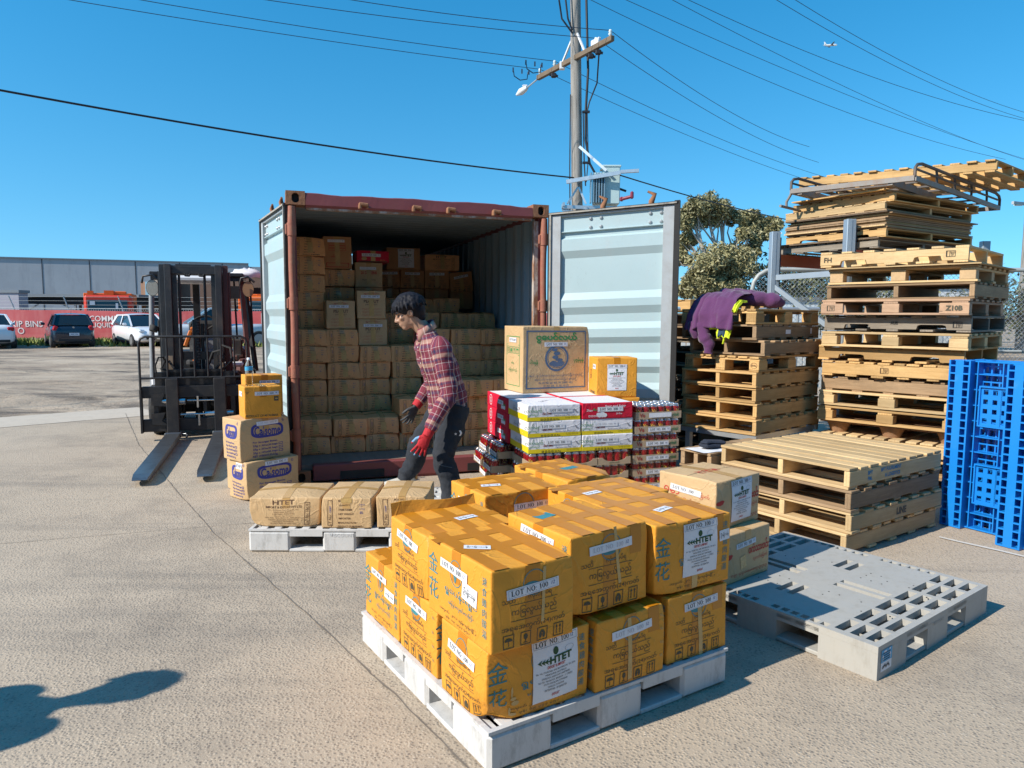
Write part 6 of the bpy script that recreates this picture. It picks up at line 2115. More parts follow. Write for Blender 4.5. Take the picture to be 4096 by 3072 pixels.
def build_plastic_pallets():
 r = plastic_pallet('white scuffed plastic pallet in the foreground under the orange cartons', (-.0714, 2.265), .5686, MATS['plastic_white'], False)
 r = plastic_pallet('white plastic pallet with three brown cartons in front of the container', (-1.690, 4.515), .006, MATS['plastic_white'], False)
 m = MB(); m.text('VISCOUNT', lambda u, v, e: (u, -.002 - e, v), .60, .115, h=.022, m=0, e=.001)
 m.add([(.515, -.003, .128), (.528, -.003, .128), (.522, -.003, .112)], [(0, 2, 1)]); m.add([(.532, -.003, .128), (.545, -.003, .128), (.524, -.003, .106)], [(0, 2, 1)])
 m.build('moulded_mark', M('mould_mark', (.54, .55, .56), .6), r)
 r = plastic_pallet('empty grey plastic pallet with slotted deck and blue sticker at its corner', (1.5455, 2.9055), .6532, MATS['plastic_grey'], True)
 m = MB()
 fn = lambda u, v, e: (u, -.0016 - e, v)
 m.rect(fn, .075, .078, .095, .095, 0, 0); m.rect(fn, .075, .098, .095, .055, 1, .0008)
 for y in (.11, .10, .09, .08):
  m.rect(fn, .070, y, .07, .004, 2, .0014)
 m.rect(fn, .06, .118, .022, .007, 0, .0016); m.rect(fn, .10, .12, .012, .008, 0, .0016)
 for k in range(7):
  m.rect(fn, .045 + .009 * k, .048 + .004 * (k % 3), .006, .012, 2, .0014)
 for x in (.040, .105):
  m.add([tuple(fn(x - .007, .094, .0018)), tuple(fn(x + .007, .094, .0018)), tuple(fn(x, .106, .0018))], [(0, 1, 2)], 0); m.rect(fn, x, .085, .004, .018, 0, .0018)
 m.build('sticker', [MATS['paper'], M('sticker_blue', (.05, .35, .60), .5), MATS['ink_black']], r)
 m = MB(); m.text('VISCOUNT', fn, .59, .112, h=.014, m=0, e=.001); m.add([(.53, -.003, .118), (.545, -.003, .118), (.538, -.003, .10)], [(0, 2, 1)])
 m.build('moulded_mark', M('mark_grey', (.26, .26, .25), .6), r)
build_plastic_pallets()
# ================================================================== wooden pallets
def wood(name, c, dark, grey=0.0):
 for ax in 'xy':
  t = NT('%s_%s' % (name, ax))
  s = (.9, 9, 9) if ax == 'x' else (9, .9, 9)
  v = t.obj(s)
  g = t.noise(3.2, v, 8, .68, .8)
  col = t.mix(t.ramp(g, [(.30, .0), (.72, 1.0)]), dark, c)
  ring = t.wave(1.6, v, 'Y' if ax == 'x' else 'X', 5.0, 3, .7)
  col = t.mix(.28, col, t.ramp(ring, [(.0, .62), (.5, 1.1)]), 'MULTIPLY')
  a = t.attr('rnd').outputs['Fac']
  col = t.mix(1.0, col, t.ramp(a, [(0, (.70, .68, .64)), (.5, (1.0, .99, .97)), (1, (1.20, 1.16, 1.08))]), 'MULTIPLY')
  d = t.ramp(t.noise(2.4, t.obj(), 8, .75), [(.52, 0), (.75, .5)])
  col = t.mix(d, col, sc(dark, .55))
  k = t.ramp(t.vor(5, t.obj((1, 3, 3) if ax == 'x' else (3, 1, 3))), [(.05, .75), (.10, 0)])
  col = t.mix(k, col, sc(dark, .5))
  t.color(col); t.rough(.82); t.spec(.25)
  t.bump(g, .35, .004)
  MATS['%s_%s' % (name, ax)] = t.m
wood('wood_new', (.62, .405, .185), (.44, .265, .105))
wood('wood_pale', (.66, .49, .275), (.50, .34, .17))
wood('wood_old', (.40, .275, .165), (.25, .165, .095))
wood('wood_grey', (.30, .265, .22), (.16, .135, .11))
wood('wood_red', (.50, .34, .23), (.36, .225, .145))
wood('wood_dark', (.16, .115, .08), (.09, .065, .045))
M('pressed_wood', (.30, .165, .085), .9, var=.35, vscale=30, bump=.5, bscale=60)
M('ply_edge', (.50, .335, .175), .8, var=.25, vscale=40)
_PAL = {}
def pallet_meshes(kind, L, W, wd, seed):
 """stringers run along x (length L), boards along y (length W); total height about .142"""
 key = (kind, L, W, wd, seed)
 if key in _PAL:
  return _PAL[key]
 rg = random.Random(seed * 31 + 5)
 wx, wy = MATS[wd + '_x'], MATS[wd + '_y']
 parts = []
 bt = .019
 def boards(n, z, wmin, wmax, ends=0.0):
  m = MB()
  for i in range(n):
   w = rg.uniform(wmin, wmax)
   if i in (0, n - 1):
    w = max(w, .10)
   x = lerp(w / 2, L - w / 2, i / (n - 1))
   m.box(x + (rg.uniform(-.008, .008) if 0 < i < n - 1 else rg.uniform(-.006, .002) * (1 if i == 0 else -1)), W / 2 + rg.uniform(-.006, .006), z + bt / 2 + rg.uniform(-.001, .0015), w, W + rg.uniform(-.01, .006), bt + rg.uniform(-.002, .001), 0, .0025, Matrix.Rotation(rg.uniform(-.006, .006), 3, 'Z'), rnd=rg.random())
  return m
 h0 = bt + .001
 if kind in ('stringer', 'notched', 'dense'):
  hs = .100
  m = boards(5 if kind != 'dense' else 6, 0, .085, .11); parts.append(('bottom_deck', m.mesh('bottom_deck', wy)))
  for k in range(3):
   m = MB()
   y = (.021, W / 2, W - .021)[k]
   if kind == 'notched':
    pts = [(.0, 0)]
    for a, b in ((.18, .42), (L - .42, L - .18)):
     pts += [(a, 0), (a + .01, .035), (a + .035, .042), (b - .035, .042), (b - .01, .035), (b, 0)]
    pts += [(L, 0), (L, hs), (0, hs)]
    m.prism(pts, lambda u, v, d: (u, d, h0 + v), y + .019, y - .019)
   else:
    m.box(L / 2, y, h0 + hs / 2, L + rg.uniform(-.008, .004), .040, hs, 0, .003, rnd=rg.random())
   parts.append(('stringer', m.mesh('stringer', wx)))
  m = boards({'stringer': 8, 'notched': 7, 'dense': 10}[kind], h0 + hs + .001, .085, .105); parts.append(('top_deck', m.mesh('top_deck', wy)))
 else:       # block pallet: nine blocks between boards
  m = MB()
  for y in (.05, W / 2, W - .05):
   m.box(L / 2, y, bt / 2, L, .10, bt, 0, .0025, rnd=rg.random())
  parts.append(('bottom_deck', m.mesh('bottom_deck', wx)))
  hb = .078
  for x in (.075, L / 2, L - .075):
   for y in (.05, W / 2, W - .05):
    m = MB(); m.box(x, y, bt + hb / 2 + .0005, .142 if kind == 'block' else .12, .098, hb, 0, .003, rnd=rg.random())
    parts.append(('block', m.mesh('block', [wx] if kind == 'block' else [MATS['ply_edge']])))
  m = MB()
  for x in (.07, L / 2, L - .07):
   m.box(x, W / 2, bt + hb + .001 + bt / 2, .12, W - .002, bt, 0, .0025, rnd=rg.random())
  parts.append(('stretcher_board', m.mesh('stretcher_board', wy)))
  m = MB()
  n = 7
  for i in range(n):
   y = lerp(.05, W - .05, i / (n - 1))
   m.box(L / 2, y, 2 * bt + hb + .0025 + bt / 2, L, .092, bt, 0, .0025, rnd=rg.random())
  parts.append(('top_deck', m.mesh('top_deck', wx)))
 _PAL[key] = parts
 return parts
PH = .1415
def wood_pallet(label, o, th, z, kind, L, W, wd, seed, group, turn=False, tilt=(0, 0), jit=.012):
 """o: near corner of the stack, L along th, W across"""
 rg = random.Random(hash((label, seed)) & 0xffff if False else seed * 7 + int(z * 100))
 dx, dy = rg.uniform(-jit, jit), rg.uniform(-jit, jit)
 if turn:      # stringers across instead
  p = XY(L + dx, dy, o, th, z)
  root = thing('wooden_pallet', label, 'pallet', p, th + pi / 2 + rg.uniform(-.01, .01), group)
  parts = pallet_meshes(kind, W, L, wd, seed)
 else:
  p = XY(dx, dy, o, th, z)
  root = thing('wooden_pallet', label, 'pallet', p, th + rg.uniform(-.01, .01), group)
  parts = pallet_meshes(kind, L, W, wd, seed)
 root.rotation_euler.x, root.rotation_euler.y = tilt
 for n, me in parts:
  inst(n, me, root)
 return root
def stencil(root, fn, items, mat='ink_black', name='stencil'):
 m = MB()
 for it in items:
  if it[0] == 'f':
   m.frame(fn, *it[1:6], 0, .0012)
  elif it[0] == 'o':
   m.disc(fn, it[1], it[2], it[3], it[4], 0, .0012, 22, .9)
  else:
   m.text(it[1], fn, it[2], it[3], h=it[4], m=0, e=.0012, bold=it[5] if len(it) > 5 else .02)
 m.build(name, MATS[mat], root)
def stamp(x, z):
 return [('f', x, z, .07, .05, .003), ('f', x - .018, z, .024, .05, .003), ('t', 'AU-N', x + .013, z + .012, .010), ('t', '8223', x + .013, z, .010), ('t', 'HT', x + .013, z - .013, .010)]
def build_wood():
 NOo, NT_ = (2.157, 4.494), .61
 G = 'pallets in the low stack beside the grey pallet'
 P = [('wood_pale', 'bottom pallet of the low stack by the grey pallet, pale timber', 'stringer', 3), ('wood_pale', 'second pallet of the low stack, stencilled LINE on its side', 'stringer', 4), ('wood_old', 'third pallet of the low stack, weathered grey brown stringer', 'stringer', 5), ('wood_pale', 'top pallet of the low stack with blue stencilled lettering', 'dense', 6)]
 z = .004
 L, W = 1.19, 1.02
 for i, (wd, lab, kind, seed) in enumerate(P):
  r = wood_pallet(lab, NOo, NT_, z, kind, L, W, wd, seed, G, jit=.015)
  fn = lambda u, v, e: (u, .0008 - e, v)
  if i == 3:
   stencil(r, fn, [('t', 'BPT FULFILMENT', .50, .093, .026, .03), ('t', '& LOGISTICS', .52, .052, .026, .03), ('t', 'BPT', .24, .09, .026, .04), ('t', 'F&L', .24, .052, .026, .04)], 'ink_stencil_blue')
  if i == 1:
   stencil(r, fn, [('t', 'LINE', .62, .07, .05, .05)], 'ink_dark')
  z += .1405
 DP = XY(-.06, 1.06, NOo, NT_)[:2]
 wood_pallet('old brown pallet poking out left of the low stack under the paper', DP, .61, .36, 'dense', .85, .30, 'wood_old', 8, G)
 wood_pallet('old pallet below the poking out one, behind the tan cartons', DP, .61, .20, 'stringer', .85, .30, 'wood_old', 9, G)
 wood_pallet('lowest old pallet behind the tan cartons', DP, .61, .004, 'stringer', .85, .30, 'wood_old', 9, G)
 m = MB(); m.rect(lambda u, v, e: (u, v, .002 + .004 * sin(u * 40) * sin(v * 25)), 0, 0, .32, .22, 0, nu=8, nv=6)
 o = m.build('paper_sheet', MATS['paper'], None, XY(.13, .12, DP, .61, .5035), .45); tag(o, 'white paper sheet under the dark folded gloves on a pallet end', 'paper')
 m = MB()
 for k, (x, y, zz, w, d, h, a) in enumerate(((0, 0, .022, .20, .10, .030, .1), (.03, .01, .046, .17, .09, .026, -.15), (-.06, -.01, .05, .08, .07, .02, .3))):
  m.box(x, y, zz, w, d, h, 0, .012, Matrix.Rotation(a, 3, 'Z') @ Matrix.Rotation(.06, 3, 'Y'))
 o = m.build('folded_gloves', M('glove_navy', (.018, .024, .04), .9, var=.3, bump=.6, bscale=30), None, XY(.17, .14, DP, .61, .506), .4); tag(o, 'dark navy folded work gloves lying on the white paper', 'gloves')
 MO, MT = (2.18, 6.37), .70
 G = 'pallets in the middle stack behind the can trays'
 L, W = 1.14, .80
 P = [('wood_new', 'lowest pallet of the middle stack, resting on the steel trestle', 'stringer', 11), ('wood_new', 'second pallet of the middle stack from below, yellow timber', 'stringer', 12), ('wood_new', 'third pallet of the middle stack from below, yellow timber', 'stringer', 13),
   ('wood_new', 'fourth pallet of the middle stack from below, with knotted stringer', 'stringer', 14), ('wood_new', 'block pallet marked EPAL in the middle of the middle stack', 'block', 15), ('wood_old', 'weathered grey ended pallet third from the top of the middle stack', 'stringer', 16),
   ('wood_old', 'brown pallet with paper labels second from the top of the middle stack', 'dense', 17), ('wood_new', 'top block pallet of the middle stack under the purple hoodie', 'block', 18)]
 z = .466
 for i, (wd, lab, kind, seed) in enumerate(P):
  sh = [(0, 0), (.02, .01), (.03, .0), (.0, .01), (.02, -.01), (.02, -.02), (.0, .03), (-.02, .05)][i]
  o = XY(sh[0] + .03 * (i > 4), sh[1], MO, MT)[:2]
  r = wood_pallet(lab, o, MT, z, kind, L, W, wd, seed, G, jit=.018, tilt=(.004 * (i % 3 - 1), .004 * (i % 2)))
  if i == 4:
   fn = lambda u, v, e: (-e, W - u, v)
   stencil(r, lambda u, v, e: (.0035 - e, .05 - u, v), [('o', .0, .058, .034, .026), ('t', 'EPAL', .0, .058, .018, .02)], 'ink_brown')
   stencil(r, lambda u, v, e: (.0035 - e, W - .05 - u, v), stamp(.0, .058), 'ink_brown')
  if i == 6:
   m = MB(); fn = lambda u, v, e: (u, .0005 - e, v)
   m.rect(fn, .55, .07, .09, .04, 0, .0012); m.rect(fn, .98, .075, .03, .055, 0, .0012); m.build('paper_label', MATS['paper'], r)
  z += .1435 if kind == 'block' else .1415
 root = thing('steel_trestle', 'galvanised steel trestle carrying the middle pallet stack', 'trestle', (MO[0], MO[1], 0), MT)
 m = MB()
 m.beam((.02, -.01, .441), (.02, .84, .441), .05, .05); m.beam((1.1, -.01, .441), (1.1, .84, .441), .05, .05); m.beam((0, .03, .440), (1.14, .03, .440), .048, .048); m.beam((0, .78, .440), (1.14, .78, .440), .048, .048)
 m.build('frame', MATS['galv'], root)
 for x in (.04, 1.08):
  for y in (.06, .74):
   m = MB(); m.box(x, y, .207, .05, .05, .414); m.build('leg', MATS['galv'], root)
 G = 'shadowed pallets in the stack behind the open door'
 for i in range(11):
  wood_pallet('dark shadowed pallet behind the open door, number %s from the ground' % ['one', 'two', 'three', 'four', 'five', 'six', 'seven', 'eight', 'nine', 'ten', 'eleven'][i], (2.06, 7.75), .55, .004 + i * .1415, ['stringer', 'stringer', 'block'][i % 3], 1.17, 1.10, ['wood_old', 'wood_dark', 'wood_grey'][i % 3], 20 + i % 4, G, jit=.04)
 wood_pallet('new slatted pallet topmost behind the purple hoodie', (1.95, 7.9), .35, .004 + 11 * .1415 + .01, 'notched', 1.25, 1.1, 'wood_new', 26, G, turn=True)
 RO, RT = (3.80, 6.00), .77
 G = 'pallets in the tall stack at the right'
 L, W = 1.16, 1.22
 P = [('wood_old', 'lowest pallet of the tall right stack, hidden behind the low stack', 'stringer', 30, 0), ('wood_new', 'second pallet of the tall right stack from the ground', 'stringer', 31, 0), ('wood_pale', 'third pallet of the tall right stack, boards showing under the nested feet', 'dense', 32, 1), ('P', 'pressed wood pallet with cone feet in the tall stack', '', 0, 0),
   ('wood_new', 'yellow block pallet just above the pressed wood pallet', 'block', 33, 1), ('wood_pale', 'pale block pallet with a paper tag in the tall stack', 'block', 34, 1), ('wood_old', 'dark weathered pallet under the stamped yellow one', 'stringer', 35, 1), ('wood_new', 'yellow pallet with an AU stamp on its stringer', 'dense', 36, 1),
   ('wood_new', 'yellow notched pallet with worn patch in the tall stack', 'notched', 37, 1), ('wood_pale', 'pale block pallet below the grey AUS pallet', 'block', 38, 1), ('wood_grey', 'grey weathered notched pallet stencilled AUS', 'notched', 39, 1), ('wood_red', 'pallet stencilled Z10B with wide end blocks', 'block', 40, 1),
   ('wood_old', 'reddish sided open pallet above the Z10B one', 'stringer', 41, 0), ('Y', 'ply block pallet with a plywood sheet under the top pallet', 'plyblock', 42, 1), ('wood_pale', 'top notched pallet of the tall stack marked FH', 'notched', 43, 1)]
 z = .004
 for i, (wd, lab, kind, seed, turn) in enumerate(P):
  dz = .1415
  sx, sy = [(0, 0), (0, 0), (-.02, 0), (.05, .0), (.0, .02), (.0, .02), (.05, .0), (.02, .0), (.06, .03), (-.02, -.02), (.05, .0), (-.03, .0), (.02, -.02), (.03, -.02), (.0, .03)][i]
  o = XY(sx, sy, RO, RT)[:2]
  if wd == 'P':
   root = thing('pressed_pallet', lab, 'pallet', (*XY(.0, .0, o, RT)[:2], z), RT, G)
   m = MB(); m.box(.58, .61, .108, 1.16, 1.22, .018, 0, .004); m.build('deck', MATS['pressed_wood'], root)
   for x in (.13, .58, 1.03):
    for y in (.13, .61, 1.09):
     m = MB(); m.tube([(x, y, .0), (x, y, .05), (x, y, .099)], [.075, .09, .115], 14); m.build('foot', MATS['pressed_wood'], root)
   dz = .119
  else:
   r = wood_pallet(lab, o, RT, z, kind if kind != 'plyblock' else 'plyblock', L, W, wd if wd != 'Y' else 'wood_pale', seed, G, turn=bool(turn), jit=.02, tilt=(.004 * (i % 3 - 1), 0))
   fl = lambda u, v, e: (W - u, L + .0012 + e, v)
   if i == 14:
    stencil(r, fl, [('t', 'FH', .07, .07, .045, .01)] + stamp(1.09, .075), 'ink_black')
   if i == 10:
    stencil(r, fl, [('t', 'AUS', .62, .075, .026, .05)] + stamp(1.12, .065), 'ink_black')
   if i == 7:
    stencil(r, fl, stamp(.56, .07), 'ink_brown')
   if i == 11:
    m = MB(); m.box(W - .1, L - .008, .058, .2, .028, .09); m.box(.11, L - .008, .058, .22, .028, .09); build_each(m, 'end_block', MATS['wood_red_x'], r)
    fl2 = lambda u, v, e: (W - u, L + .008 + e, v)
    stencil(r, fl2, [('t', 'Z10B', 1.11, .06, .045, .05)] + stamp(.09, .06), 'ink_dark')
   if kind == 'block' or kind == 'plyblock':
    dz = .1435
   if wd == 'Y':
    root = thing('plywood_sheet', 'thin pale plywood sheet laid under the top FH pallet', 'board', (*XY(-.05, -.03, o, RT)[:2], z + .1405), RT, 'loose sheets on the stacks')
    m = MB(); m.box(.60, .62, .006, 1.22, 1.26, .010); m.box(.60, .62, .0125, 1.16, 1.22, .002); m.build('sheet', MATS['wood_pale_y'], root)
    dz = .1545
  z += dz
 UO, UT = (3.85, 7.50), .57
 M('rack_blue', (.40, .47, .53), .4, .55, var=.12)
 M('rack_dark', (.02, .028, .05), .5)
 M('beam_orange', (.48, .075, .012), .45)
 A, B = (2.995, 8.35), (3.545, 7.70)
 root = thing('pallet_rack', 'galvanised pallet rack frame with an orange beam behind the tall stack', 'rack')
 for (x, y), zt in ((A, 2.49), (B, 2.55)):
  m = MB()
  m.box(x, y, zt / 2, .10, .085, zt, 0, .006, Matrix.Rotation(.1, 3, 'Z')); m.box(x + .055, y + .01, zt / 2 - .03, .03, .06, zt - .07, 1)
  m.box(x - .01, y - .044, zt / 2, .03, .006, zt - .02, 0)
  for k in range(34):
   m.box(x + .072, y - .002, .1 + k * .072, .004, .016, .018, 2)
  m.build('upright', [MATS['rack_blue'], MATS['rack_dark'], MATS['paper']], root)
 m = MB()
 m.beam((A[0], A[1], 1.97), (B[0], B[1], 1.995), .04, .06); m.beam((A[0], A[1] - .01, 1.88), (B[0], B[1], 1.30), .04, .05); m.beam((A[0], A[1], 1.30), (B[0], B[1], 1.28), .04, .05); m.beam((A[0], A[1] - .01, .6), (B[0], B[1], 1.25), .04, .05)
 m.build('brace', MATS['rack_blue'], root)
 m = MB(); m.beam((A[0] + .05, A[1] + .02, 2.17), (A[0] + 2.5, A[1] + 1.65, 2.17), .045, .13, up=(0, 0, 1)); m.beam((B[0] + .05, B[1] + .02, 2.17), (B[0] + 2.5, B[1] + 1.65, 2.17), .045, .13, up=(0, 0, 1)); m.build('beam', MATS['beam_orange'], root)
 for q in ((A[0] + 2.5, A[1] + 1.65), (B[0] + 2.5, B[1] + 1.65)):
  m = MB(); m.box(q[0], q[1], 1.25, .10, .085, 2.5, 0, .006); m.build('upright', MATS['rack_blue'], root)
 G = 'boards and pallets piled on the rack'
 L, W = 1.75, 1.20
 z = 2.242
 def pal(lab, kind, wd, seed, sx=0, sy=0, L_=L, W_=W, turn=True):
  nonlocal z
  r = wood_pallet(lab, XY(sx, sy, UO, UT)[:2], UT, z, kind, L_, W_, wd, seed, G, turn=turn, jit=.01)
  r.scale = (1, 1, .64)
  z += .0915
  return r
 def sheets(lab, n, wd, th_, sx=0, sy=0, spread=.03, L_=L, W_=W):
  """every sheet of plywood is an object of its own"""
  nonlocal z
  rg = random.Random(int(z * 1000))
  for k in range(n):
   m = MB()
   NX = 8
   vs, fs = [], []
   ph = rg.uniform(0, 6)
   for i in range(NX + 1):
    for j in (0, 1):
     x, y = lerp(0, L_, i / NX), j * W_
     vs += [(x, y, 0 + .0015 * sin(x * 4 + ph)), (x, y, th_ - .001 + .0015 * sin(x * 4 + ph))]
   for i in range(NX):
    a = i * 4
    fs += [(a + 1, a + 5, a + 7, a + 3), (a, a + 2, a + 6, a + 4), (a, a + 4, a + 5, a + 1), (a + 2, a + 3, a + 7, a + 6)]
   fs += [(0, 1, 3, 2), (NX * 4, NX * 4 + 2, NX * 4 + 3, NX * 4 + 1)]
   m.add(vs, fs)
   p = XY(sx + rg.uniform(-spread, spread), sy + rg.uniform(-spread, spread), UO, UT, z + .002)
   o = m.build('plywood_sheet', MATS[rg.choice(wd) + '_x'], None, p, UT + rg.uniform(-.012, .012))
   tag(o, lab % ['lowest', 'second', 'third', 'fourth', 'fifth', 'sixth', 'seventh', 'eighth', 'ninth', 'tenth'][k] if '%s' in lab else lab, 'board', 'loose sheets on the stacks')
   z += th_ + .0025
 pal('dark grey pallet at the bottom of the board pile on the rack', 'dense', 'wood_grey', 50, -.05, .06)
 sheets('dark weathered sheet above the bottom pallet of the rack pile', 1, ['wood_dark'], .018, -.06, .03, L_=1.9, W_=1.28)
 pal('yellow pallet in the lower part of the rack pile', 'notched', 'wood_new', 51)
 sheets('plywood sheet in the lower pile on the rack, %s from the bottom', 8, ['wood_new', 'wood_pale', 'wood_old'], .015, -.02, .0)
 sheets('thin warped sheet above the lower pile on the rack, %s of three', 3, ['wood_old', 'wood_pale', 'wood_dark'], .012, -.05, -.02, .05)
 pal('pale knotty pallet in the upper part of the rack pile', 'dense', 'wood_pale', 52, .0, .04)
 pal('yellow pallet near the top of the rack pile', 'dense', 'wood_new', 53, .07, .0)
 sheets('thin sheet on top of the rack pile, %s of two', 2, ['wood_new', 'wood_old'], .013, .02, .02, .05, L_=1.5, W_=1.1)
 zt = z
 M('rack_steel', (.10, .085, .075), .6, .4, var=.3, vscale=10, dirt=(.22, .12, .07), dscale=12, damt=.6)
 M('rail_pale', (.24, .22, .20), .6, .3, var=.2, dirt=(.25, .15, .09), dscale=10, damt=.7)
 root = thing('roof_rack', 'rusty tubular steel roof rack lying on top of the board pile', 'roof rack', (0, 0, 0))
 P0, PL, PR = V3((3.98, 7.30, zt + .06)), V3((3.10, 8.20, zt + .075)), V3((5.95, 8.98, zt + .02))
 e1, e2 = (PL - P0), (PR - P0)
 f = lambda s, t, h=0.0: P0 + e1 * s + e2 * t + V3((0, 0, h))
 m = MB()
 m.beam(f(0, 0), f(1, 0), .03, .05); m.beam(f(0, 1), f(1, 1), .03, .05); m.beam(f(0, 0, -.002), f(0, 1, -.002), .03, .05); m.beam(f(1, 0, -.002), f(1, 1, -.002), .03, .05)
 m.build('base_frame', MATS['rail_pale'], root)
 m = MB()
 for t in (.12, .24, .36, .48, .60, .72, .84):
  m.beam(f(.02, t, .012), f(.98, t, .012), .025, .018)
 m.build('slat', MATS['rack_steel'], root)
 for s_ in (0, 1):
  m = MB()
  sg = -1 if s_ == 0 else 1
  up = lambda t, h, o=0.0: f(s_ - sg * 0 + (sg * -o), t, h)
  m.tube([f(s_, .0, .02), f(s_, .0, .10), f(s_, .02, .14), f(s_, .06, .16), f(s_, .94, .16), f(s_, .985, .14), f(s_, 1.0, .10), f(s_, 1.0, .02)], .016, 8)
  m.tube([f(s_, .0, .09), f(s_, .97, .09)], .012, 8)
  for t in (.22, .42, .62, .82):
   m.tube([f(s_, t, .01), f(s_, t, .10), f(s_, t - .01, .16)], .013, 7)
  m.build('side_rail', MATS['rack_steel'], root)
 m = MB()
 for s_, t in ((.18, 0), (.92, 0)):
  q = f(s_, t); m.beam(q + V3((0, 0, -.01)), f(s_, .45, -.03), .05, .07)
 m.tube([f(1.02, .02, -.02), f(1.06, .02, -.10), f(1.06, .02, -.16)], .015, 7); m.tube([f(1.06, -.03, -.16), f(1.05, .14, -.17)], .016, 7)
 m.build('mounting_bar', MATS['rail_pale'], root)
 VO, VT = V3((4.98, 7.62, zt + .185)), .69
 r = thing('wooden_pallet', 'long yellow pallet lying highest of all on the roof rack', 'pallet', VO, VT, 'boards and pallets piled on the rack')
 r.rotation_euler = (.052, 0.0, VT)
 LV, WV = 1.55, 2.16
 rg = random.Random(9)
 m = MB()
 for y in range(11):
  m.box(LV / 2, lerp(.05, WV - .05, y / 10), .012, LV, .095, .02, 0, .003, rnd=rg.random())
 m.build('bottom_deck', MATS['wood_new_x'], r)
 for x in (.025, LV * .33, LV * .66, LV - .025):
  m = MB(); m.box(x, WV / 2, .0665, .045, WV + .02, .085, 0, .003, rnd=rg.random()); m.build('stringer', MATS['wood_new_y'], r)
 m = MB()
 for y in range(13):
  m.box(LV / 2 + rg.uniform(-.02, .02), lerp(.05, WV - .05, y / 12), .120, LV + .02, .095, .02, 0, .003, rnd=rg.random())
 m.build('top_deck', MATS['wood_new_x'], r)
M('ink_stencil_blue', (.03, .20, .34), .7, var=.3, vscale=20)
build_wood()
# ================================================================== blue plastic pallets standing on edge
def build_blue():
 t = NT('plastic_blue')
 c = t.mix(t.noise(3, t.obj(), 5), (.005, .165, .53), (.008, .215, .62))
 c = t.mix(t.ramp(t.noise(8, t.obj(), 8, .75), [(.58, 0), (.70, .3)]), c, (.10, .30, .55))
 t.color(c); t.rough(.38); t.spec(.5)
 MATS['plastic_blue'] = t.m
 d = V3((.487, -.873, 0)).normalized()
 n = V3((-d.y * -1, 0, 0))
 n = V3((-.873, -.487, 0)).normalized()        # underside faces left and towards the camera
 def one(label, o, seed, lean=.02):
  ang = atan2(d.y, d.x)
  root = thing('plastic_pallet', label, 'pallet', o, ang, 'blue plastic pallets standing on edge')
  root.rotation_euler = (0, 0, ang)
  Wd, Ht = 1.12, 1.22
  s = 1
  fn = lambda x, y, z: (x, z, y)
  def cuts(L):
   out = [0]
   k = .056
   x = 0
   while x < L - .02:
    out += [round(x + .010, 4), round(min(x + k, L), 4)]
    x += k
   return sorted(set(out))
  xs, ys = cuts(Wd), cuts(Ht)
  rg = random.Random(seed)
  def solid(i, j):
   if i % 2 == 0 or j % 2 == 0:
    return True
   return False
  m = MB(); m.plate(xs, ys, lambda i, j: solid(i, j), .125, .150, lambda x, y, z: (x, z, y), rnd=.5)
  m.build('deck', MATS['plastic_blue'], root)
  m = MB()
  for k in range(0, len(xs) - 1, 6):
   m.box(xs[k] + .003, .09, Ht / 2, .008, .07, Ht - .01)
  for k in range(0, len(ys) - 1, 4):
   m.box(Wd / 2, .095, ys[k] + .004, Wd - .01, .06, .007)
  m.build('rib', MATS['plastic_blue'], root)
  for zc in (.90, .34):
   m = MB()
   px, pz, pw, ph = .36, zc, .31, .27
   N = 5
   gx = [px - pw / 2 + pw * i / 20 for i in range(21)]; gz = [pz - ph / 2 + ph * i / 16 for i in range(17)]
   m.plate(gx, gz, lambda i, j: not (i % 4 in (1, 2) and j % 4 in (1, 2)), .055, .075, lambda x, y, z: (x, z, y), rnd=.6)
   m.box(px, .065, pz + ph / 2 + .005, pw + .02, .05, .01); m.box(px, .065, pz - ph / 2 - .005, pw + .02, .05, .01); m.box(px - pw / 2 - .005, .065, pz, .01, .05, ph); m.box(px + pw / 2 + .005, .065, pz, .01, .05, ph)
   m.build('foot_panel', MATS['plastic_blue'], root)
  for x0, w in ((.0, .150), (Wd / 2 - .075, .15), (Wd - .15, .15)):
   m = MB()
   gx = [x0, x0 + .012, x0 + .046, x0 + .056, x0 + .092, x0 + .102, x0 + .138, x0 + .15]
   gz = cuts(Ht)
   m.plate(gx, gz, lambda i, j: not (i in (1, 5) and j % 2 == 1) and not (i == 3 and False), -.002, .016, lambda x, y, z: (x, z, y), rnd=.5)
   m.box(x0 + .004, .066, Ht / 2, .007, .10, Ht); m.box(x0 + .146, .066, Ht / 2, .007, .10, Ht)
   m.box(x0 + .052, .066, Ht / 2, .006, .10, Ht - .02); m.box(x0 + .097, .066, Ht / 2, .006, .10, Ht - .02)
   for k in range(0, len(gz) - 1, 4):
    m.box(x0 + .075, .066, gz[k] + .005, .14, .098, .007)
   m.build('runner', MATS['plastic_blue'], root)
  m = MB()
  for z in (.006, Ht - .006):
   m.box(Wd / 2, .10, z, Wd, .09, .012, 0, .004)
  build_each(m, 'edge_rim', MATS['plastic_blue'], root)
  return root
 one('blue plastic pallet standing on edge beside the low wooden stack', (3.185, 5.235, .004), 1)
 one('nearer blue plastic pallet standing on edge at the right frame edge', (3.274, 4.747, .004), 2)
 one('blue plastic pallet standing behind the first one on edge', (3.185 + .873 * .16 + .03, 5.235 + .487 * .16 - .04, .004), 3)
build_blue()
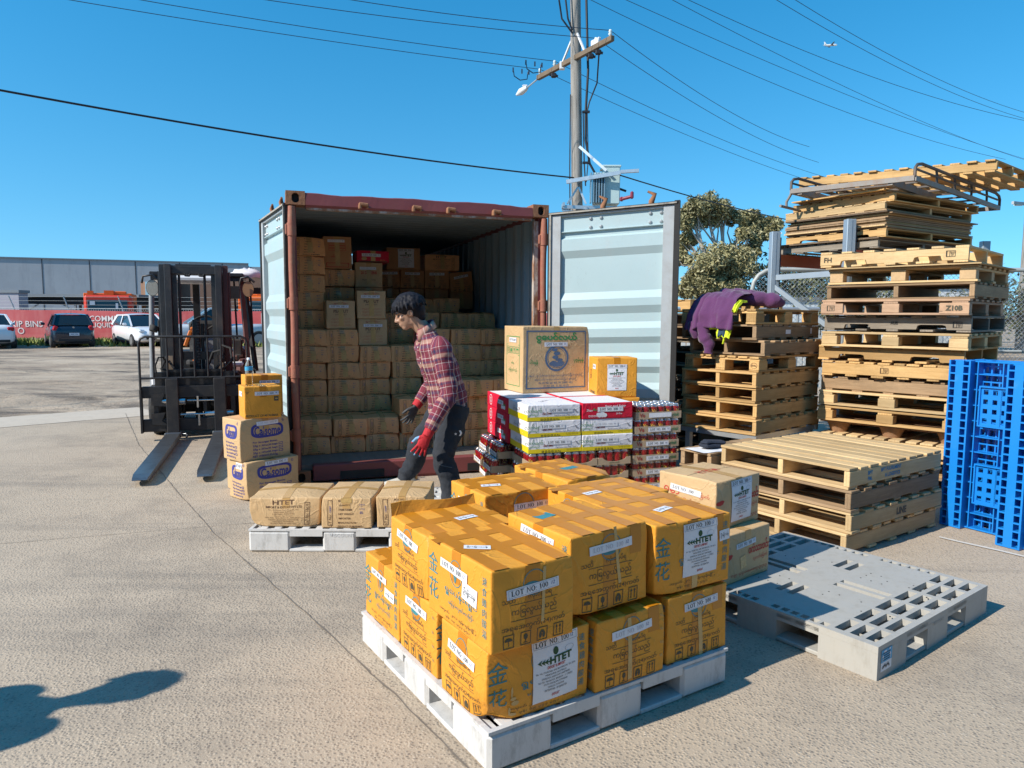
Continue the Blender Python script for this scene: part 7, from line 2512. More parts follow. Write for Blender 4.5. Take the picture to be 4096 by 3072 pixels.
# ================================================================== FORKLIFT
M('steel_black', (.028, .029, .032), .5, .3, var=.3, vscale=6, dirt=(.10, .085, .07), dscale=7, damt=.5)
M('mast_steel', (.060, .062, .066), .42, .5, var=.35, vscale=5, dirt=(.16, .12, .09), dscale=5, damt=.6)
M('mast_brown', (.085, .040, .036), .5, .2, var=.3)
M('fork_steel', (.20, .21, .22), .35, .8, var=.35, vscale=6, dirt=(.06, .055, .05), dscale=12, damt=.8)
M('chrome', (.6, .6, .6), .2, .9, var=.1)
M('rubber', (.016, .016, .017), .85, var=.3, dirt=(.09, .08, .07), dscale=6, damt=.6)
M('fl_maroon', (.13, .050, .042), .5, var=.2, dirt=(.10, .08, .07), dscale=6, damt=.5)
M('fl_grey', (.25, .26, .27), .55, var=.2)
M('fl_white', (.66, .66, .67), .5, var=.1)
M('lamp_lens', (.40, .38, .33), .3, var=.25, vscale=60)
M('lamp_amber', (.36, .22, .12), .3, var=.25, vscale=60)
M('orange_plastic', (.62, .16, .02), .5)
M('bag_white', (.74, .70, .70), .35, var=.1)
def build_forklift():
 O, TH = (-3.83, 8.66), .3246
 root = thing('forklift', 'dark forklift facing the camera with long sleeved forks lowered to the concrete', 'forklift', (O[0], O[1], 0), TH)
 S, MS = MATS['steel_black'], MATS['mast_steel']
 for x in (-.255, .275):
  m = MB()
  prof = [(-.02, .035), (-.30, .030), (-2.30, .034), (-2.42, .045), (-2.47, .060), (-2.42, .072), (-2.30, .085), (-.3, .098), (-.02, .100)]
  vs, fs = [], []
  for s_ in (-1, 1):
   for y, z in prof:
    k = 1 if y > -2.25 else (1 - (-y - 2.25) / .22 * .22)
    vs.append((x + s_ * .078 * k, y, z))
  n = len(prof)
  for i in range(n):
   j = (i + 1) % n
   fs.append((i, j, n + j, n + i))
  fs += [tuple(range(n - 1, -1, -1)), tuple(range(n, 2 * n))]
  m.add(vs, fs); fk = m.build('fork', MATS['fork_steel'], root)
  m = MB(); m.box(x, -.012, .40, .135, .05, .70, bev=.006); m.build('shank', S, fk)
  m = MB(); m.box(x, -.05, .075, .19, .09, .06, bev=.01); m.tube([(x + .08, -.05, .08), (x + .14, -.06, .085), (x + .16, -.1, .07), (x + .15, -.13, .05)], .012, 7); m.build('locking_pin', MATS['fork_steel'], fk)
 m = MB()
 m.box(0, .055, .585, 1.18, .06, .14, bev=.006); m.box(0, .055, .185, 1.18, .06, .15, bev=.006)
 for x in (-.60, .60):
  m.box(x, .04, .36, .022, .10, .52)
 m.box(-.44, .06, .385, .05, .05, .28); m.box(.10, .07, .385, .04, .05, .28); m.box(.42, .06, .385, .05, .05, .28)
 m.box(0, .12, .74, .9, .08, .16); m.box(.0, .10, .80, .62, .04, .10)
 for x, z in ((-.40, .49), (-.40, .26)):
  m.prism([(-.09, .07), (.06, .08), (.02, -.02), (.10, -.08), (-.09, -.06)], lambda u, v, d: (x + u, d, z + v), .01, .025)
 m.build('carriage', S, root)
 m = MB()
 m.cyl((-.1, .05, .475), (.30, .05, .475), .012, n=8); m.cyl((-.18, .05, .305), (.12, .05, .305), .013, n=8)
 m.cyl((-.45, .06, .47), (-.12, .06, .47), .045, n=10); m.cyl((.10, .06, .305), (.42, .06, .31), .035, n=10); m.box(0.02, .02, .46, .02, .02, .14); m.box(.03, .02, .24, .02, .02, .14)
 m.build('side_shift_ram', MATS['chrome'], root)
 m = MB()
 m.tube([(-.60, .02, .45), (-.60, .02, 1.17), (-.58, .02, 1.225), (-.53, .02, 1.25), (.53, .02, 1.25), (.58, .02, 1.225), (.60, .02, 1.17), (.60, .02, .45)], .014, 8)
 m.tube([(-.60, .02, .755), (.60, .02, .755)], .013, 8)
 for k in range(7):
  m.tube([(-.45 + k * .15, .02, .755), (-.45 + k * .15, .02, 1.245)], .011, 7)
 m.build('load_guard', S, root)
 for s_ in (-1, 1):
  x = s_ * .285
  m = MB(); m.box(x, .30, 1.10, .075, .15, 2.04, bev=.004); m.box(x - s_ * .065, .335, 1.10, .05, .06, 2.02); m.build('mast_channel', MS, root)
  m = MB(); m.box(x + s_ * .075, .38, 1.09, .06, .15, 2.06, bev=.004); m.box(x + s_ * .115, .42, 1.06, .02, .17, 1.95); m.build('mast_channel', MATS['mast_brown' if s_ > 0 else 'mast_steel'], root)
  m = MB(); m.box(x, .2225, .76, .05, .006, .5); m.build('worn_strip', M('worn_paint', (.30, .22, .15), .6, var=.4, vscale=20), root)
 m = MB(); m.box(0, .33, 2.055, .56, .10, .10, bev=.006); m.box(0, .30, 2.115, .40, .03, .02); m.box(0, .40, 1.00, .62, .06, .10); m.box(0, .42, .45, .62, .06, .12)
 m.build('mast_crosshead', MS, root)
 m = MB()
 for x in (-.17, .12):
  m.tube([(x, .34, .3), (x, .34, 2.0)], .016, 8)
 m.cyl((.0, .40, .2), (.0, .40, 1.45), .045, n=12); m.cyl((.07, .40, .2), (.07, .40, 1.4), .02, n=8)
 m.build('lift_ram', MATS['steel_black'], root)
 m = MB()
 for k in range(26):
  m.box(.02 + .008 * (k % 2), .33, .58 + k * .034, .032, .02, .024, bev=.004)
 m.build('chain', MATS['mast_steel'], root)
 m = MB()
 m.tube([(-.32, .18, 1.0), (-.38, .12, .86), (-.2, .12, .80), (.0, .15, .79), (.22, .12, .83), (.33, .1, .98), (.30, .12, 1.08), (.2, .2, 1.05), (.14, .25, .9)], .017, 8)
 m.tube([(-.30, .18, .95), (-.22, .12, .83), (.05, .14, .76), (.30, .1, .84), (.42, .1, .95), (.40, .2, 1.1), (.25, .25, 1.15)], .015, 8)
 m.tube([(-.42, .1, .70), (-.44, .08, .9), (-.40, .08, 1.0), (-.35, .1, 1.0), (-.32, .2, .9)], .010, 7)
 for x in (-.08, .08):
  m.tube([(x - .03, .3, 2.02), (x - .01, .27, 1.985), (x + .03, .26, 1.98), (x + .05, .3, 2.02)], .012, 6)
 build_each(m, 'hose', MATS['rubber'], root)
 m = MB()
 m.tube([(-.57, .75, .55), (-.56, .78, 1.2), (-.55, .85, 1.86)], .032, 10)
 m.build('guard_leg', MATS['fl_grey'], root)
 m = MB(); m.beam((.60, .72, .75), (.52, .98, 2.0), .05, .06); m.build('guard_leg', MATS['fl_maroon'], root)
 m = MB(); m.beam((.68, .95, .75), (.56, 1.05, 1.95), .05, .05); m.build('guard_leg', MATS['steel_black'], root)
 for x in (-.12, .20):
  m = MB(); m.beam((x, 2.0, .95), (x, 1.95, 2.0), .09, .07); m.build('guard_leg', S, root)
 m = MB(); m.box(.0, 1.35, 2.03, 1.12, 1.2, .05, bev=.01); m.box(0, .82, 1.98, 1.1, .06, .06)
 m.build('guard_roof', MATS['steel_black'], root)
 m = MB(); m.box(-.02, 1.0, 1.965, .50, .6, .09, bev=.03); m.build('roof_sheet', MATS['fl_white'], root)
 for x, mt in ((-.50, 'lamp_lens'), (.62, 'lamp_amber')):
  m = MB(); m.tube([(x, .64, 1.82), (x, .60, 1.82), (x, .56, 1.82)], [.03, .075, .085], 16); lp = m.build('work_lamp', MATS['rubber'], root); lp.scale = (.85, 1, 1.2); lp.location = (x * .15, 0, -1.82 * .2 + .02)
  m = MB(); m.disc(lambda u, v, e: (x + u, .556 - e, 1.82 + v), 0, 0, .080, .080, 0, 0, 20); m.build('lens', MATS[mt], lp)
 m = MB()
 m.tube([(-.62, .58, 1.90), (-.60, .55, 1.98), (-.50, .55, 2.0), (-.42, .56, 1.93), (-.42, .6, 1.8)], .014, 7); m.tube([(.52, .58, 1.90), (.54, .55, 1.98), (.62, .55, 2.0), (.70, .56, 1.93)], .014, 7); m.box(.44, .7, 1.80, .14, .2, .16)
 build_each(m, 'lamp_bracket', S, root)
 m = MB()
 m.box(0, 1.35, .50, .98, 1.35, .50, bev=.04); m.box(.0, 2.05, .62, 1.02, .55, .75, bev=.08); m.build('chassis', MATS['steel_black'], root)
 m = MB(); m.box(.50, 1.7, .62, .16, 1.1, .55, bev=.05); m.box(.46, 1.85, .95, .2, .8, .18, bev=.06); m.build('side_cover', MATS['fl_maroon'], root)
 m = MB(); m.box(-.45, .75, .62, .2, .5, .2, bev=.02); m.box(.38, .75, .86, .30, .35, .05, bev=.02); m.build('step', MATS['fl_white'], root)
 m = MB(); m.box(.02, 1.55, .85, .50, .48, .14, bev=.05); m.box(.02, 1.80, 1.15, .48, .12, .55, bev=.05); m.build('seat', MATS['rubber'], root)
 m = MB(); m.box(.10, .95, .80, .26, .16, .55, bev=.04); m.box(.12, .95, 1.12, .14, .14, .16, bev=.03); m.build('console', MATS['fl_grey'], root)
 m = MB()
 c = V3((.06, 1.02, 1.33))
 ring = [c + V3((.19 * cos(a), .10 * sin(a), .16 * sin(a))) for a in [2 * pi * k / 24 for k in range(24)]]
 m.tube(ring, .016, 8, closed=True)
 for a in (.5, 2.6, 4.7):
  m.tube([c + V3((0, 0, -.03)), c + V3((.19 * cos(a), .10 * sin(a), .16 * sin(a)))], .012, 6)
 m.cyl(c + V3((0, 0, -.03)), (.10, .95, 1.1), .03, n=8)
 m.build('steering_wheel', MATS['rubber'], root)
 m = MB(); m.box(-.14, .85, 1.20, .05, .1, .22, bev=.01, rot=Matrix.Rotation(.35, 3, 'Y')); m.box(-.06, .88, 1.33, .10, .08, .04, bev=.01); m.box(-.08, .85, .95, .03, .05, .1, bev=.01); m.build('lever_bank', MATS['orange_plastic'], root)
 m = MB(); m.tube([(-.52, .62, 1.30), (-.50, .64, 1.36)], [.05, .06], 10); m.box(-.44, .66, 1.33, .06, .03, .22, bev=.01); m.build('mirror', MATS['rubber'], root)
 m = MB(); m.box(.46, .9, 1.08, .12, .1, .22, bev=.02); m.box(.5, .9, .55, .05, .3, .1); m.build('control_box', MATS['mast_steel'], root)
 for x, y, r, w in ((-.46, .62, .33, .22), (.46, .62, .33, .22), (-.42, 2.05, .26, .18), (.42, 2.05, .26, .18)):
  m = MB(); m.tube([(x - w / 2, y, r), (x - w / 2 + .03, y, r), (x + w / 2 - .03, y, r), (x + w / 2, y, r)], [r - .05, r, r, r - .05], 24); wh = m.build('wheel', MATS['rubber'], root)
  m = MB(); m.cyl((x - w / 2 - .005, y, r), (x + w / 2 + .005, y, r), r * .55, n=18); m.build('rim', MATS['fl_white'], wh)
 m = MB()
 N, K = 18, 10
 vs, fs = [], []
 for i in range(N):
  for j in range(K):
   a = 2 * pi * i / N; b = pi * (j / (K - 1)) * .5
   r = 1 + .22 * noise.noise(V3((cos(a) * 2, sin(a) * 2, b * 2)))
   vs.append((.21 * r * cos(a) * sin(b + .12), .20 * r * sin(a) * sin(b + .12), .065 * r * cos(b) + .03 * noise.noise(V3((cos(a) * 4, sin(a) * 4, b * 5))) - (.05 * (j / (K - 1)) ** 2)))
 for i in range(N):
  for j in range(K - 1):
   a, b = i * K, ((i + 1) % N) * K
   fs.append((a + j, b + j, b + j + 1, a + j + 1))
 m.add(vs, fs, 0, True)
 p = XY(.60, 1.0, O, TH, 2.06)
 o = m.build('plastic_bag', MATS['bag_white'], None, p, .3); tag(o, 'crumpled white plastic bag draped over the forklift roof corner', 'bag')
 root = thing('bar_gate', 'black steel bar gate panel between the forklift and the open container door', 'gate', (-3.62, 10.0, 0), .28)
 m = MB(); m.beam((-.4, 0, 1.84), (1.35, 0, 1.84), .05, .085); m.beam((-.4, 0, .12), (1.35, 0, .12), .04, .06); m.build('rail', S, root)
 for k in range(9):
  m = MB(); x = -.36 + k * .205
  m.beam((x, 0, 0), (x - .05, 0, 2.10), .024, .024, up=(0, 1, 0)); m.build('bar', S, root)
build_forklift()
# ================================================================== vehicles in the yard
def vehicle_mats():
 for n, c in (('paint_navy', (.012, .020, .035)), ('paint_white', (.72, .73, .75)), ('paint_silver', (.52, .54, .56))):
  M(n, c, .22, var=.04, coat=.6)
 M('glass_dark', (.012, .018, .022), .06, var=.2, spec=.7)
 M('trim_black', (.012, .012, .013), .6)
 M('tail_red', (.42, .012, .02), .2)
 M('lamp_clear', (.62, .63, .65), .15)
 M('rim_grey', (.36, .37, .38), .35, .6)
 M('plate_white', (.66, .67, .70), .5)
 M('truck_red', (.60, .045, .02), .4, var=.1)
 M('truck_orange', (.70, .13, .01), .45, var=.1)
vehicle_mats()
def car(name, label, cat, pos, rz, paint, L=3.7, W=1.69, Hh=1.5, kind='hatch', rear_plate='', front_plate='', group='cars parked along the fence'):
 """local: +y is the front"""
 root = thing(name, label, cat, (pos[0], pos[1], -.03), rz, group)
 P = MATS[paint]
 h = L / 2; w = W / 2
 if kind == 'hatch':
  st = [(-h, .78, .34, .78), (-h + .06, .90, .25, .93), (-h + .25, .97, .22, 1.0), (-h + .8, 1.0, .2, 1.0), (0, 1.0, .2, .97), (h - 1.1, 1.0, .2, .96), (h - .55, .97, .2, .86), (h - .2, .90, .22, .74), (h - .04, .80, .28, .62), (h, .66, .36, .54)]
  A, B, C, D = (-h + .10, .99, .88), (-h + .52, Hh - .03, .70), (h - 1.85, Hh - .02, .70), (h - .95, .94, .86)
 elif kind == 'sedan':
  st = [(-h, .76, .34, .80), (-h + .07, .90, .26, .96), (-h + .3, .96, .22, 1.02), (-h + 1.0, 1.0, .2, 1.0), (0, 1.0, .2, .96), (h - 1.3, 1.0, .2, .95), (h - .6, .97, .2, .85), (h - .2, .9, .22, .74), (h, .7, .35, .56)]
  A, B, C, D = (-h + .75, 1.0, .86), (-h + 1.35, Hh - .03, .68), (h - 2.2, Hh - .02, .68), (h - 1.25, .94, .86)
 else:   # utility with tray
  st = [(-h, .86, .45, 1.02), (-h + .1, .97, .4, 1.06), (-h + 1.2, 1.0, .36, 1.06), (0, 1.0, .34, 1.06), (h - 1.4, 1.0, .34, 1.07), (h - .5, .97, .34, 1.03), (h - .12, .90, .38, .92), (h, .78, .45, .72)]
  A, B, C, D = (-.55, 1.06, .88), (-.42, Hh - .04, .72), (h - 2.3, Hh - .03, .72), (h - 1.35, 1.08, .88)
 m = MB()
 vs, fs = [], []
 n = 16
 for y, k, z0, z1 in st:
  zc, hz = (z0 + z1) / 2, (z1 - z0) / 2
  for i in range(n):
   a = 2 * pi * i / n + pi / n
   c, s_ = cos(a), sin(a)
   vs.append((w * k * (abs(c) ** .38) * (1 if c > 0 else -1), y, zc + hz * (abs(s_) ** .42) * (1 if s_ > 0 else -1)))
 for i in range(len(st) - 1):
  for j in range(n):
   fs.append((i * n + j, i * n + (j + 1) % n, (i + 1) * n + (j + 1) % n, (i + 1) * n + j)[::-1])
 fs += [tuple(range(n)), tuple(range((len(st) - 1) * n, len(st) * n))[::-1]]
 m.add(vs, fs, 0, True)
 def corner(T, s_):
  return V3((s_ * w * T[2], T[0], T[1]))
 rf = MB()
 NX = 6
 vs, fs = [], []
 for i in range(9):
  t_ = i / 8
  y = lerp(B[0] - .03, C[0] + .03, t_); zz = lerp(B[1], C[1], t_) + .05 * sin(pi * t_)
  for j in range(NX + 1):
   x = lerp(-1, 1, j / NX)
   vs.append((x * w * (B[2] + .03), y, zz + .035 * (1 - x * x) - .01))
 for i in range(8):
  for j in range(NX):
   a = i * (NX + 1) + j
   fs.append((a, a + 1, a + NX + 2, a + NX + 1)[::-1] if False else (a, a + 1, a + NX + 2, a + NX + 1))
 m.add(vs, fs, 0, True)
 for s_ in (-1, 1):
  m.beam(corner(A, s_), corner(B, s_), .07, .10); m.beam(corner(C, s_), corner(D, s_), .06, .07); m.beam(corner(B, s_), corner(C, s_), .05, .06)
  mid = V3((s_ * w * .985 * A[2], (B[0] + C[0]) / 2 + .1, A[1])); top = V3((s_ * w * B[2] * .99, (B[0] + C[0]) / 2 + .05, B[1])); m.beam(mid, top, .05, .06)
 body = m.build('body', P, root)
 m = MB()
 q = [corner(T, s_) for s_ in (-1, 1) for T in (A, B, C, D)]
 q = [V3((v.x * .985, v.y, v.z)) for v in q]
 m.add(q, [(0, 1, 2, 3), (7, 6, 5, 4), (0, 4, 5, 1), (3, 2, 6, 7), (1, 5, 6, 2)])
 m.build('window', MATS['glass_dark'], root)
 for s_ in (-1, 1):
  for y in (-h + .62, h - .72):
   r = .30 if kind != 'ute' else .37
   m = MB(); m.tube([(s_ * (w - .20), y, r), (s_ * (w - .18), y, r), (s_ * (w - .02), y, r), (s_ * (w + .005), y, r)], [r - .04, r, r, r - .05], 20); wh = m.build('wheel', MATS['rubber'], root)
   m = MB(); m.cyl((s_ * (w - .06), y, r), (s_ * (w + .012), y, r), r * .62, n=14); m.build('rim', MATS['rim_grey'], wh)
  m = MB(); m.box(s_ * (w + .10), D[0] - .28, 1.03, .17, .09, .12, bev=.03); m.build('mirror', P if paint != 'paint_navy' else MATS['paint_navy'], root)
  m = MB()
  if kind == 'hatch':
   m.box(s_ * w * .80, -h + .075, .86, .20, .12, .24, bev=.05, rot=Matrix.Rotation(-s_ * .35, 3, 'Y'))
  else:
   m.box(s_ * w * .76, -h + .05, .84, .26, .10, .18, bev=.04)
  m.build('tail_lamp', MATS['tail_red'], root)
  m = MB(); m.box(s_ * w * .68, h - .20, .74, .30, .24, .13, bev=.05, rot=Matrix.Rotation(s_ * .45, 3, 'Z') @ Matrix.Rotation(-.3, 3, 'X')); m.build('headlight', MATS['lamp_clear'], root)
 m = MB(); m.box(0, h - .015, .42, W * .52, .05, .15, bev=.03); m.box(0, h - .05, .60, W * .34, .06, .04, bev=.015)
 for s_ in (-1, 1):
  m.tube([(s_ * w * .70, h - .08, .46), (s_ * w * .70, h - .03, .46)], .05, 10)
 m.build('grille', MATS['trim_black'], root)
 m = MB(); m.box(0, 0, .22, W * .9, L * .86, .10); m.box(0, -h + .02, .34, W * .72, .06, .12, bev=.02); m.build('underside', MATS['trim_black'], root)
 if rear_plate:
  m = MB(); m.box(.02, -h - .005, .60, .38, .02, .12); pl = m.build('number_plate', MATS['plate_white'], root)
  m = MB(); m.text(rear_plate, lambda u, v, e: (.02 + u, -h - .016 - e, .60 + v), 0, 0, w=.30, h=.07, m=0, e=.002, bold=.02); m.build('lettering', MATS['ink_steel'], pl)
  m = MB(); m.disc(lambda u, v, e: (u, -h + .028 - e, .90 + v), 0, 0, .045, .04, 0, .01, 12); m.build('badge', MATS['chrome'], root)
  m = MB(); m.beam((-.05, -h + .12, 1.02), (-.36, -h + .19, 1.08), .02, .02); m.tube([(0, -h + .7, Hh), (0, -h + .55, Hh + .17)], .008, 5); m.build('wiper', MATS['trim_black'], root)
 if front_plate:
  m = MB(); m.box(0, h + .018, .42, .38, .02, .11); pl = m.build('number_plate', MATS['plate_white'], root)
  m = MB(); m.text(front_plate, lambda u, v, e: (-u, h + .029 + e, .42 + v), 0, 0, w=.30, h=.065, m=0, e=.002, bold=.02); m.build('lettering', MATS['ink_steel'], pl)
  m = MB(); m.disc(lambda u, v, e: (-u, h - .02 + e, .62 + v), 0, 0, .07, .035, 0, .012, 14); m.build('badge', MATS['ink_steel'], root)
 return root
def build_vehicles():
 car('parked_car', 'dark navy hatchback parked with its tail to the camera before the red banner', 'car', (-20.35, 33.1), atan2(20.35, 33.1) + .10, 'paint_navy', 3.7, 1.69, 1.47, 'hatch', rear_plate='WIC 506')
 car('parked_car', 'white hatchback facing the camera just left of the forklift mast', 'car', (-17.55, 34.2), atan2(17.55, 34.2) + pi + .30, 'paint_white', 3.9, 1.72, 1.47, 'hatch', front_plate='MZT 767')
 car('parked_car', 'white sedan cut by the left edge of the frame', 'car', (-23.2, 31.9), atan2(23.2, 31.9) + .05, 'paint_white', 4.6, 1.8, 1.45, 'sedan', rear_plate='ABR 318')
 car('parked_ute', 'silver white utility seen through the forklift mast', 'utility', (-13.95, 33.6), pi / 2 + .55, 'paint_silver', 5.0, 1.85, 1.78, 'ute')
 def truck(label, x, y, rz, mat, body):
  root = thing('truck', label, 'truck', (x, y, 0), rz, 'trucks behind the banner fence')
  m = MB()
  m.box(0, 0, 1.55, 2.35, 1.8, 1.9, bev=.12); m.box(0, -.1, .75, 2.3, 1.7, .6, bev=.06)
  m.build('cab', MATS[mat], root)
  m = MB(); m.box(0, -.905, 1.86, 1.98, .05, .72, bev=.02); m.build('windscreen', M('screen_blue', (.02, .07, .10), .08), root)
  m = MB(); m.box(-.75, -.935, 2.05, .25, .012, .2); m.box(.45, -.935, 1.9, .12, .012, .3); m.build('screen_sticker', MATS['plate_white'], root)
  for s_ in (-1, 1):
   m = MB(); m.box(s_ * 1.36, -.75, 1.75, .16, .08, .46, bev=.03); m.tube([(s_ * 1.2, -.6, 2.1), (s_ * 1.36, -.72, 2.05)], .02, 6); m.build('mirror', MATS['trim_black'], root)
   m = MB(); m.box(s_ * .95, -.99, .72, .25, .05, .18); m.build('headlight', MATS['lamp_clear'], root)
   for yy in (0, 3.4):
    m = MB(); m.tube([(s_ * .95, yy, .48), (s_ * 1.2, yy, .48)], .48, 18); m.build('wheel', MATS['rubber'], root)
  if body:
   m = MB(); m.box(-.15, 3.2, 1.9, 2.5, 4.2, 1.5, bev=.03); m.box(-1.05, 1.2, 2.6, .3, .3, .35); m.box(.35, 1.3, 2.66, .9, .4, .22, bev=.03); m.box(-.1, 1.15, 2.66, .5, .2, .3); m.build('bin_body', MATS['truck_orange'], root)
  m = MB(); m.box(0, -.98, 1.15, 1.7, .04, .35); m.build('grille', MATS['trim_black'], root)
 truck('red tipper truck facing over the fence, its windscreen above the banner', -23.1, 41.5, .42, 'truck_red', True)
 truck('orange truck glimpsed between the forklift and the container door', -14.4, 41.8, .3, 'truck_orange', True)
build_vehicles()
# ================================================================== hoodie and hi-vis vest over the middle stack
def build_hoodie():
 MO, MT = (2.18, 6.37), .70
 t = NT('purple_fleece')
 c = t.mix(t.noise(5, t.obj(), 5), (.075, .018, .075), (.12, .034, .115))
 t.color(c); t.rough(.95); t.bump(t.noise(16, t.obj(), 6, .65), .5, .02); t.b.inputs['Sheen Weight'].default_value = .25
 MATS['purple_fleece'] = t.m
 M('hivis', (.60, .70, .02), .8, var=.12, bump=.5, bscale=12)
 M('navy_cloth', (.02, .05, .09), .9)
 M('silver_tape', (.45, .46, .45), .4)
 ztop = .466 + 8 * .1415 + .014
 def sheet(b0, b1, prof, amp, seed, mat, name, parent, off=0.0, taper=0.0):
  """prof: list of (a, z) down the side; b along the edge"""
  NU, NV = 40, 36
  L = [0]
  for i in range(1, len(prof)):
   L.append(L[-1] + sqrt((prof[i][0] - prof[i - 1][0]) ** 2 + (prof[i][1] - prof[i - 1][1]) ** 2))
  def at(s):
   s *= L[-1]
   for i in range(1, len(L)):
    if s <= L[i] + 1e-9:
     f = (s - L[i - 1]) / (L[i] - L[i - 1])
     return lerp(prof[i - 1][0], prof[i][0], f), lerp(prof[i - 1][1], prof[i][1], f)
   return prof[-1]
  vs, fs = [], []
  for side in (0, 1):
   for i in range(NU + 1):
    u = i / NU
    for j in range(NV + 1):
     v = j / NV
     a, z = at(v)
     b = lerp(b0, b1, u) + taper * (u - .5) * v
     fold = amp * (noise.noise(V3((u * 5.5 + seed, v * 2.0, 1))) + .6 * noise.noise(V3((u * 11 + seed, v * 4.5, 5)))) + amp * .7 * sin(u * 17 + v * 3 + seed) * v
     edge = min(1, min(u, 1 - u) * 6)
     th = (.016 if side == 0 else 0) * edge
     down = min(1, max(0, (ztop + .03 - z) / .08))
     a2 = a - (abs(fold) + th + off) * down
     z2 = z + (abs(fold) * 1.1 + th + off) * (1 - down) - .045 * (abs(u - .5) * 2) ** 2 * v * .4 + .02 * noise.noise(V3((u * 4, seed, 2))) * v
     p = XY(a2, b + fold * .35, MO, MT, z2)
     vs.append(p)
  n1 = (NU + 1) * (NV + 1)
  for i in range(NU):
   for j in range(NV):
    a = i * (NV + 1) + j
    f = (a, a + 1, a + NV + 2, a + NV + 1)
    fs.append(f)
    fs.append(tuple(k + n1 for k in f[::-1]))
  def ring(k0, k1):
   fs.append((k0, k0 + n1, k1 + n1, k1))
  for i in range(NU):
   ring(i * (NV + 1) + NV, (i + 1) * (NV + 1) + NV); ring((i + 1) * (NV + 1), i * (NV + 1))
  for j in range(NV):
   ring(j, j + 1); ring(NU * (NV + 1) + j + 1, NU * (NV + 1) + j)
  m = MB(); m.add(vs, fs, 0, True)
  return m.build(name, MATS[mat], parent)
 z = ztop
 vest = thing('hi_vis_vest', 'lime yellow hi-vis vest draped under the purple hoodie', 'vest')
 sheet(.34, .72, [(.36, z + .012), (.05, z + .014), (-.02, z - .01), (-.045, z - .20)], .012, 3.0, 'hivis', 'vest_panel', vest, taper=.05)
 sheet(.20, .25, [(.12, z + .03), (.04, z + .03), (-.02, z + .0), (-.04, z - .04)], .008, 6.0, 'hivis', 'vest_panel', vest, .012)
 sheet(.22, .40, [(-.065, z - .17), (-.08, z - .27)], .006, 7.0, 'hivis', 'vest_panel', vest, .006, taper=-.05)
 m = MB()
 for k, (b, dz) in enumerate(((.32, -.33),)):
  m.tube([XY(-.07, .30, MO, MT, z - .24), XY(-.08, (b + .30) / 2, MO, MT, z - .33), XY(-.075, b, MO, MT, z + dz)], [.012, .009, .007], 6)
 m.build('vest_tie', MATS['hivis'], vest)
 sheet(.28, .36, [(-.085, z - .19), (-.092, z - .255)], .004, 8.0, 'navy_cloth', 'vest_hem', vest, .004)
 hood = thing('hoodie', 'crumpled purple hoodie thrown over the top pallet of the middle stack', 'hoodie')
 sheet(.26, .66, [(.36, z + .04), (.26, z + .115), (.10, z + .105), (.0, z + .05), (-.055, z - .06), (-.075, z - .19)], .034, 1.0, 'purple_fleece', 'torso', hood, .012, taper=.10)
 def sleeve(pts, rs, seed):
  m = MB()
  P = [V3(p) for p in pts]
  Q, R = [], []
  for i in range(len(P) - 1):
   for k in range(5):
    Q.append(P[i].lerp(P[i + 1], k / 5)); R.append(lerp(rs[i], rs[i + 1], k / 5) * (1 + .22 * noise.noise(V3((i + k / 5, seed, 0)) * 2.3)))
  Q.append(P[-1]); R.append(rs[-1])
  m.tube(Q, R, 14)
  m.V = [tuple(V3(v) + noise.noise_vector(V3(v) * 14 + V3((seed, 0, 0))) * .014 + noise.noise_vector(V3(v) * 30) * .006) for v in m.V]
  m.build('sleeve', MATS['purple_fleece'], hood)
 X = lambda a, b, h: XY(a, b, MO, MT, z + h)
 sleeve([X(.22, .42, .09), X(.40, .22, .075), X(.46, .14, .06), X(.50, .11, .055), X(.54, .12, .045)], [.075, .07, .065, .06, .04], 2)
 sleeve([X(.35, .34, .10), X(.46, .24, .07), X(.52, .22, .05)], [.07, .06, .05], 9)
 sleeve([X(-.05, .56, -.16), X(-.075, .52, -.26), X(-.07, .47, -.34), X(-.07, .47, -.43)], [.065, .055, .05, .042], 5)
 sleeve([X(-.05, .64, -.14), X(-.07, .63, -.22), X(-.06, .62, -.28)], [.06, .06, .045], 7)
 sleeve([X(.30, .60, .12), X(.42, .48, .12), X(.46, .36, .10)], [.06, .07, .05], 11)
build_hoodie()
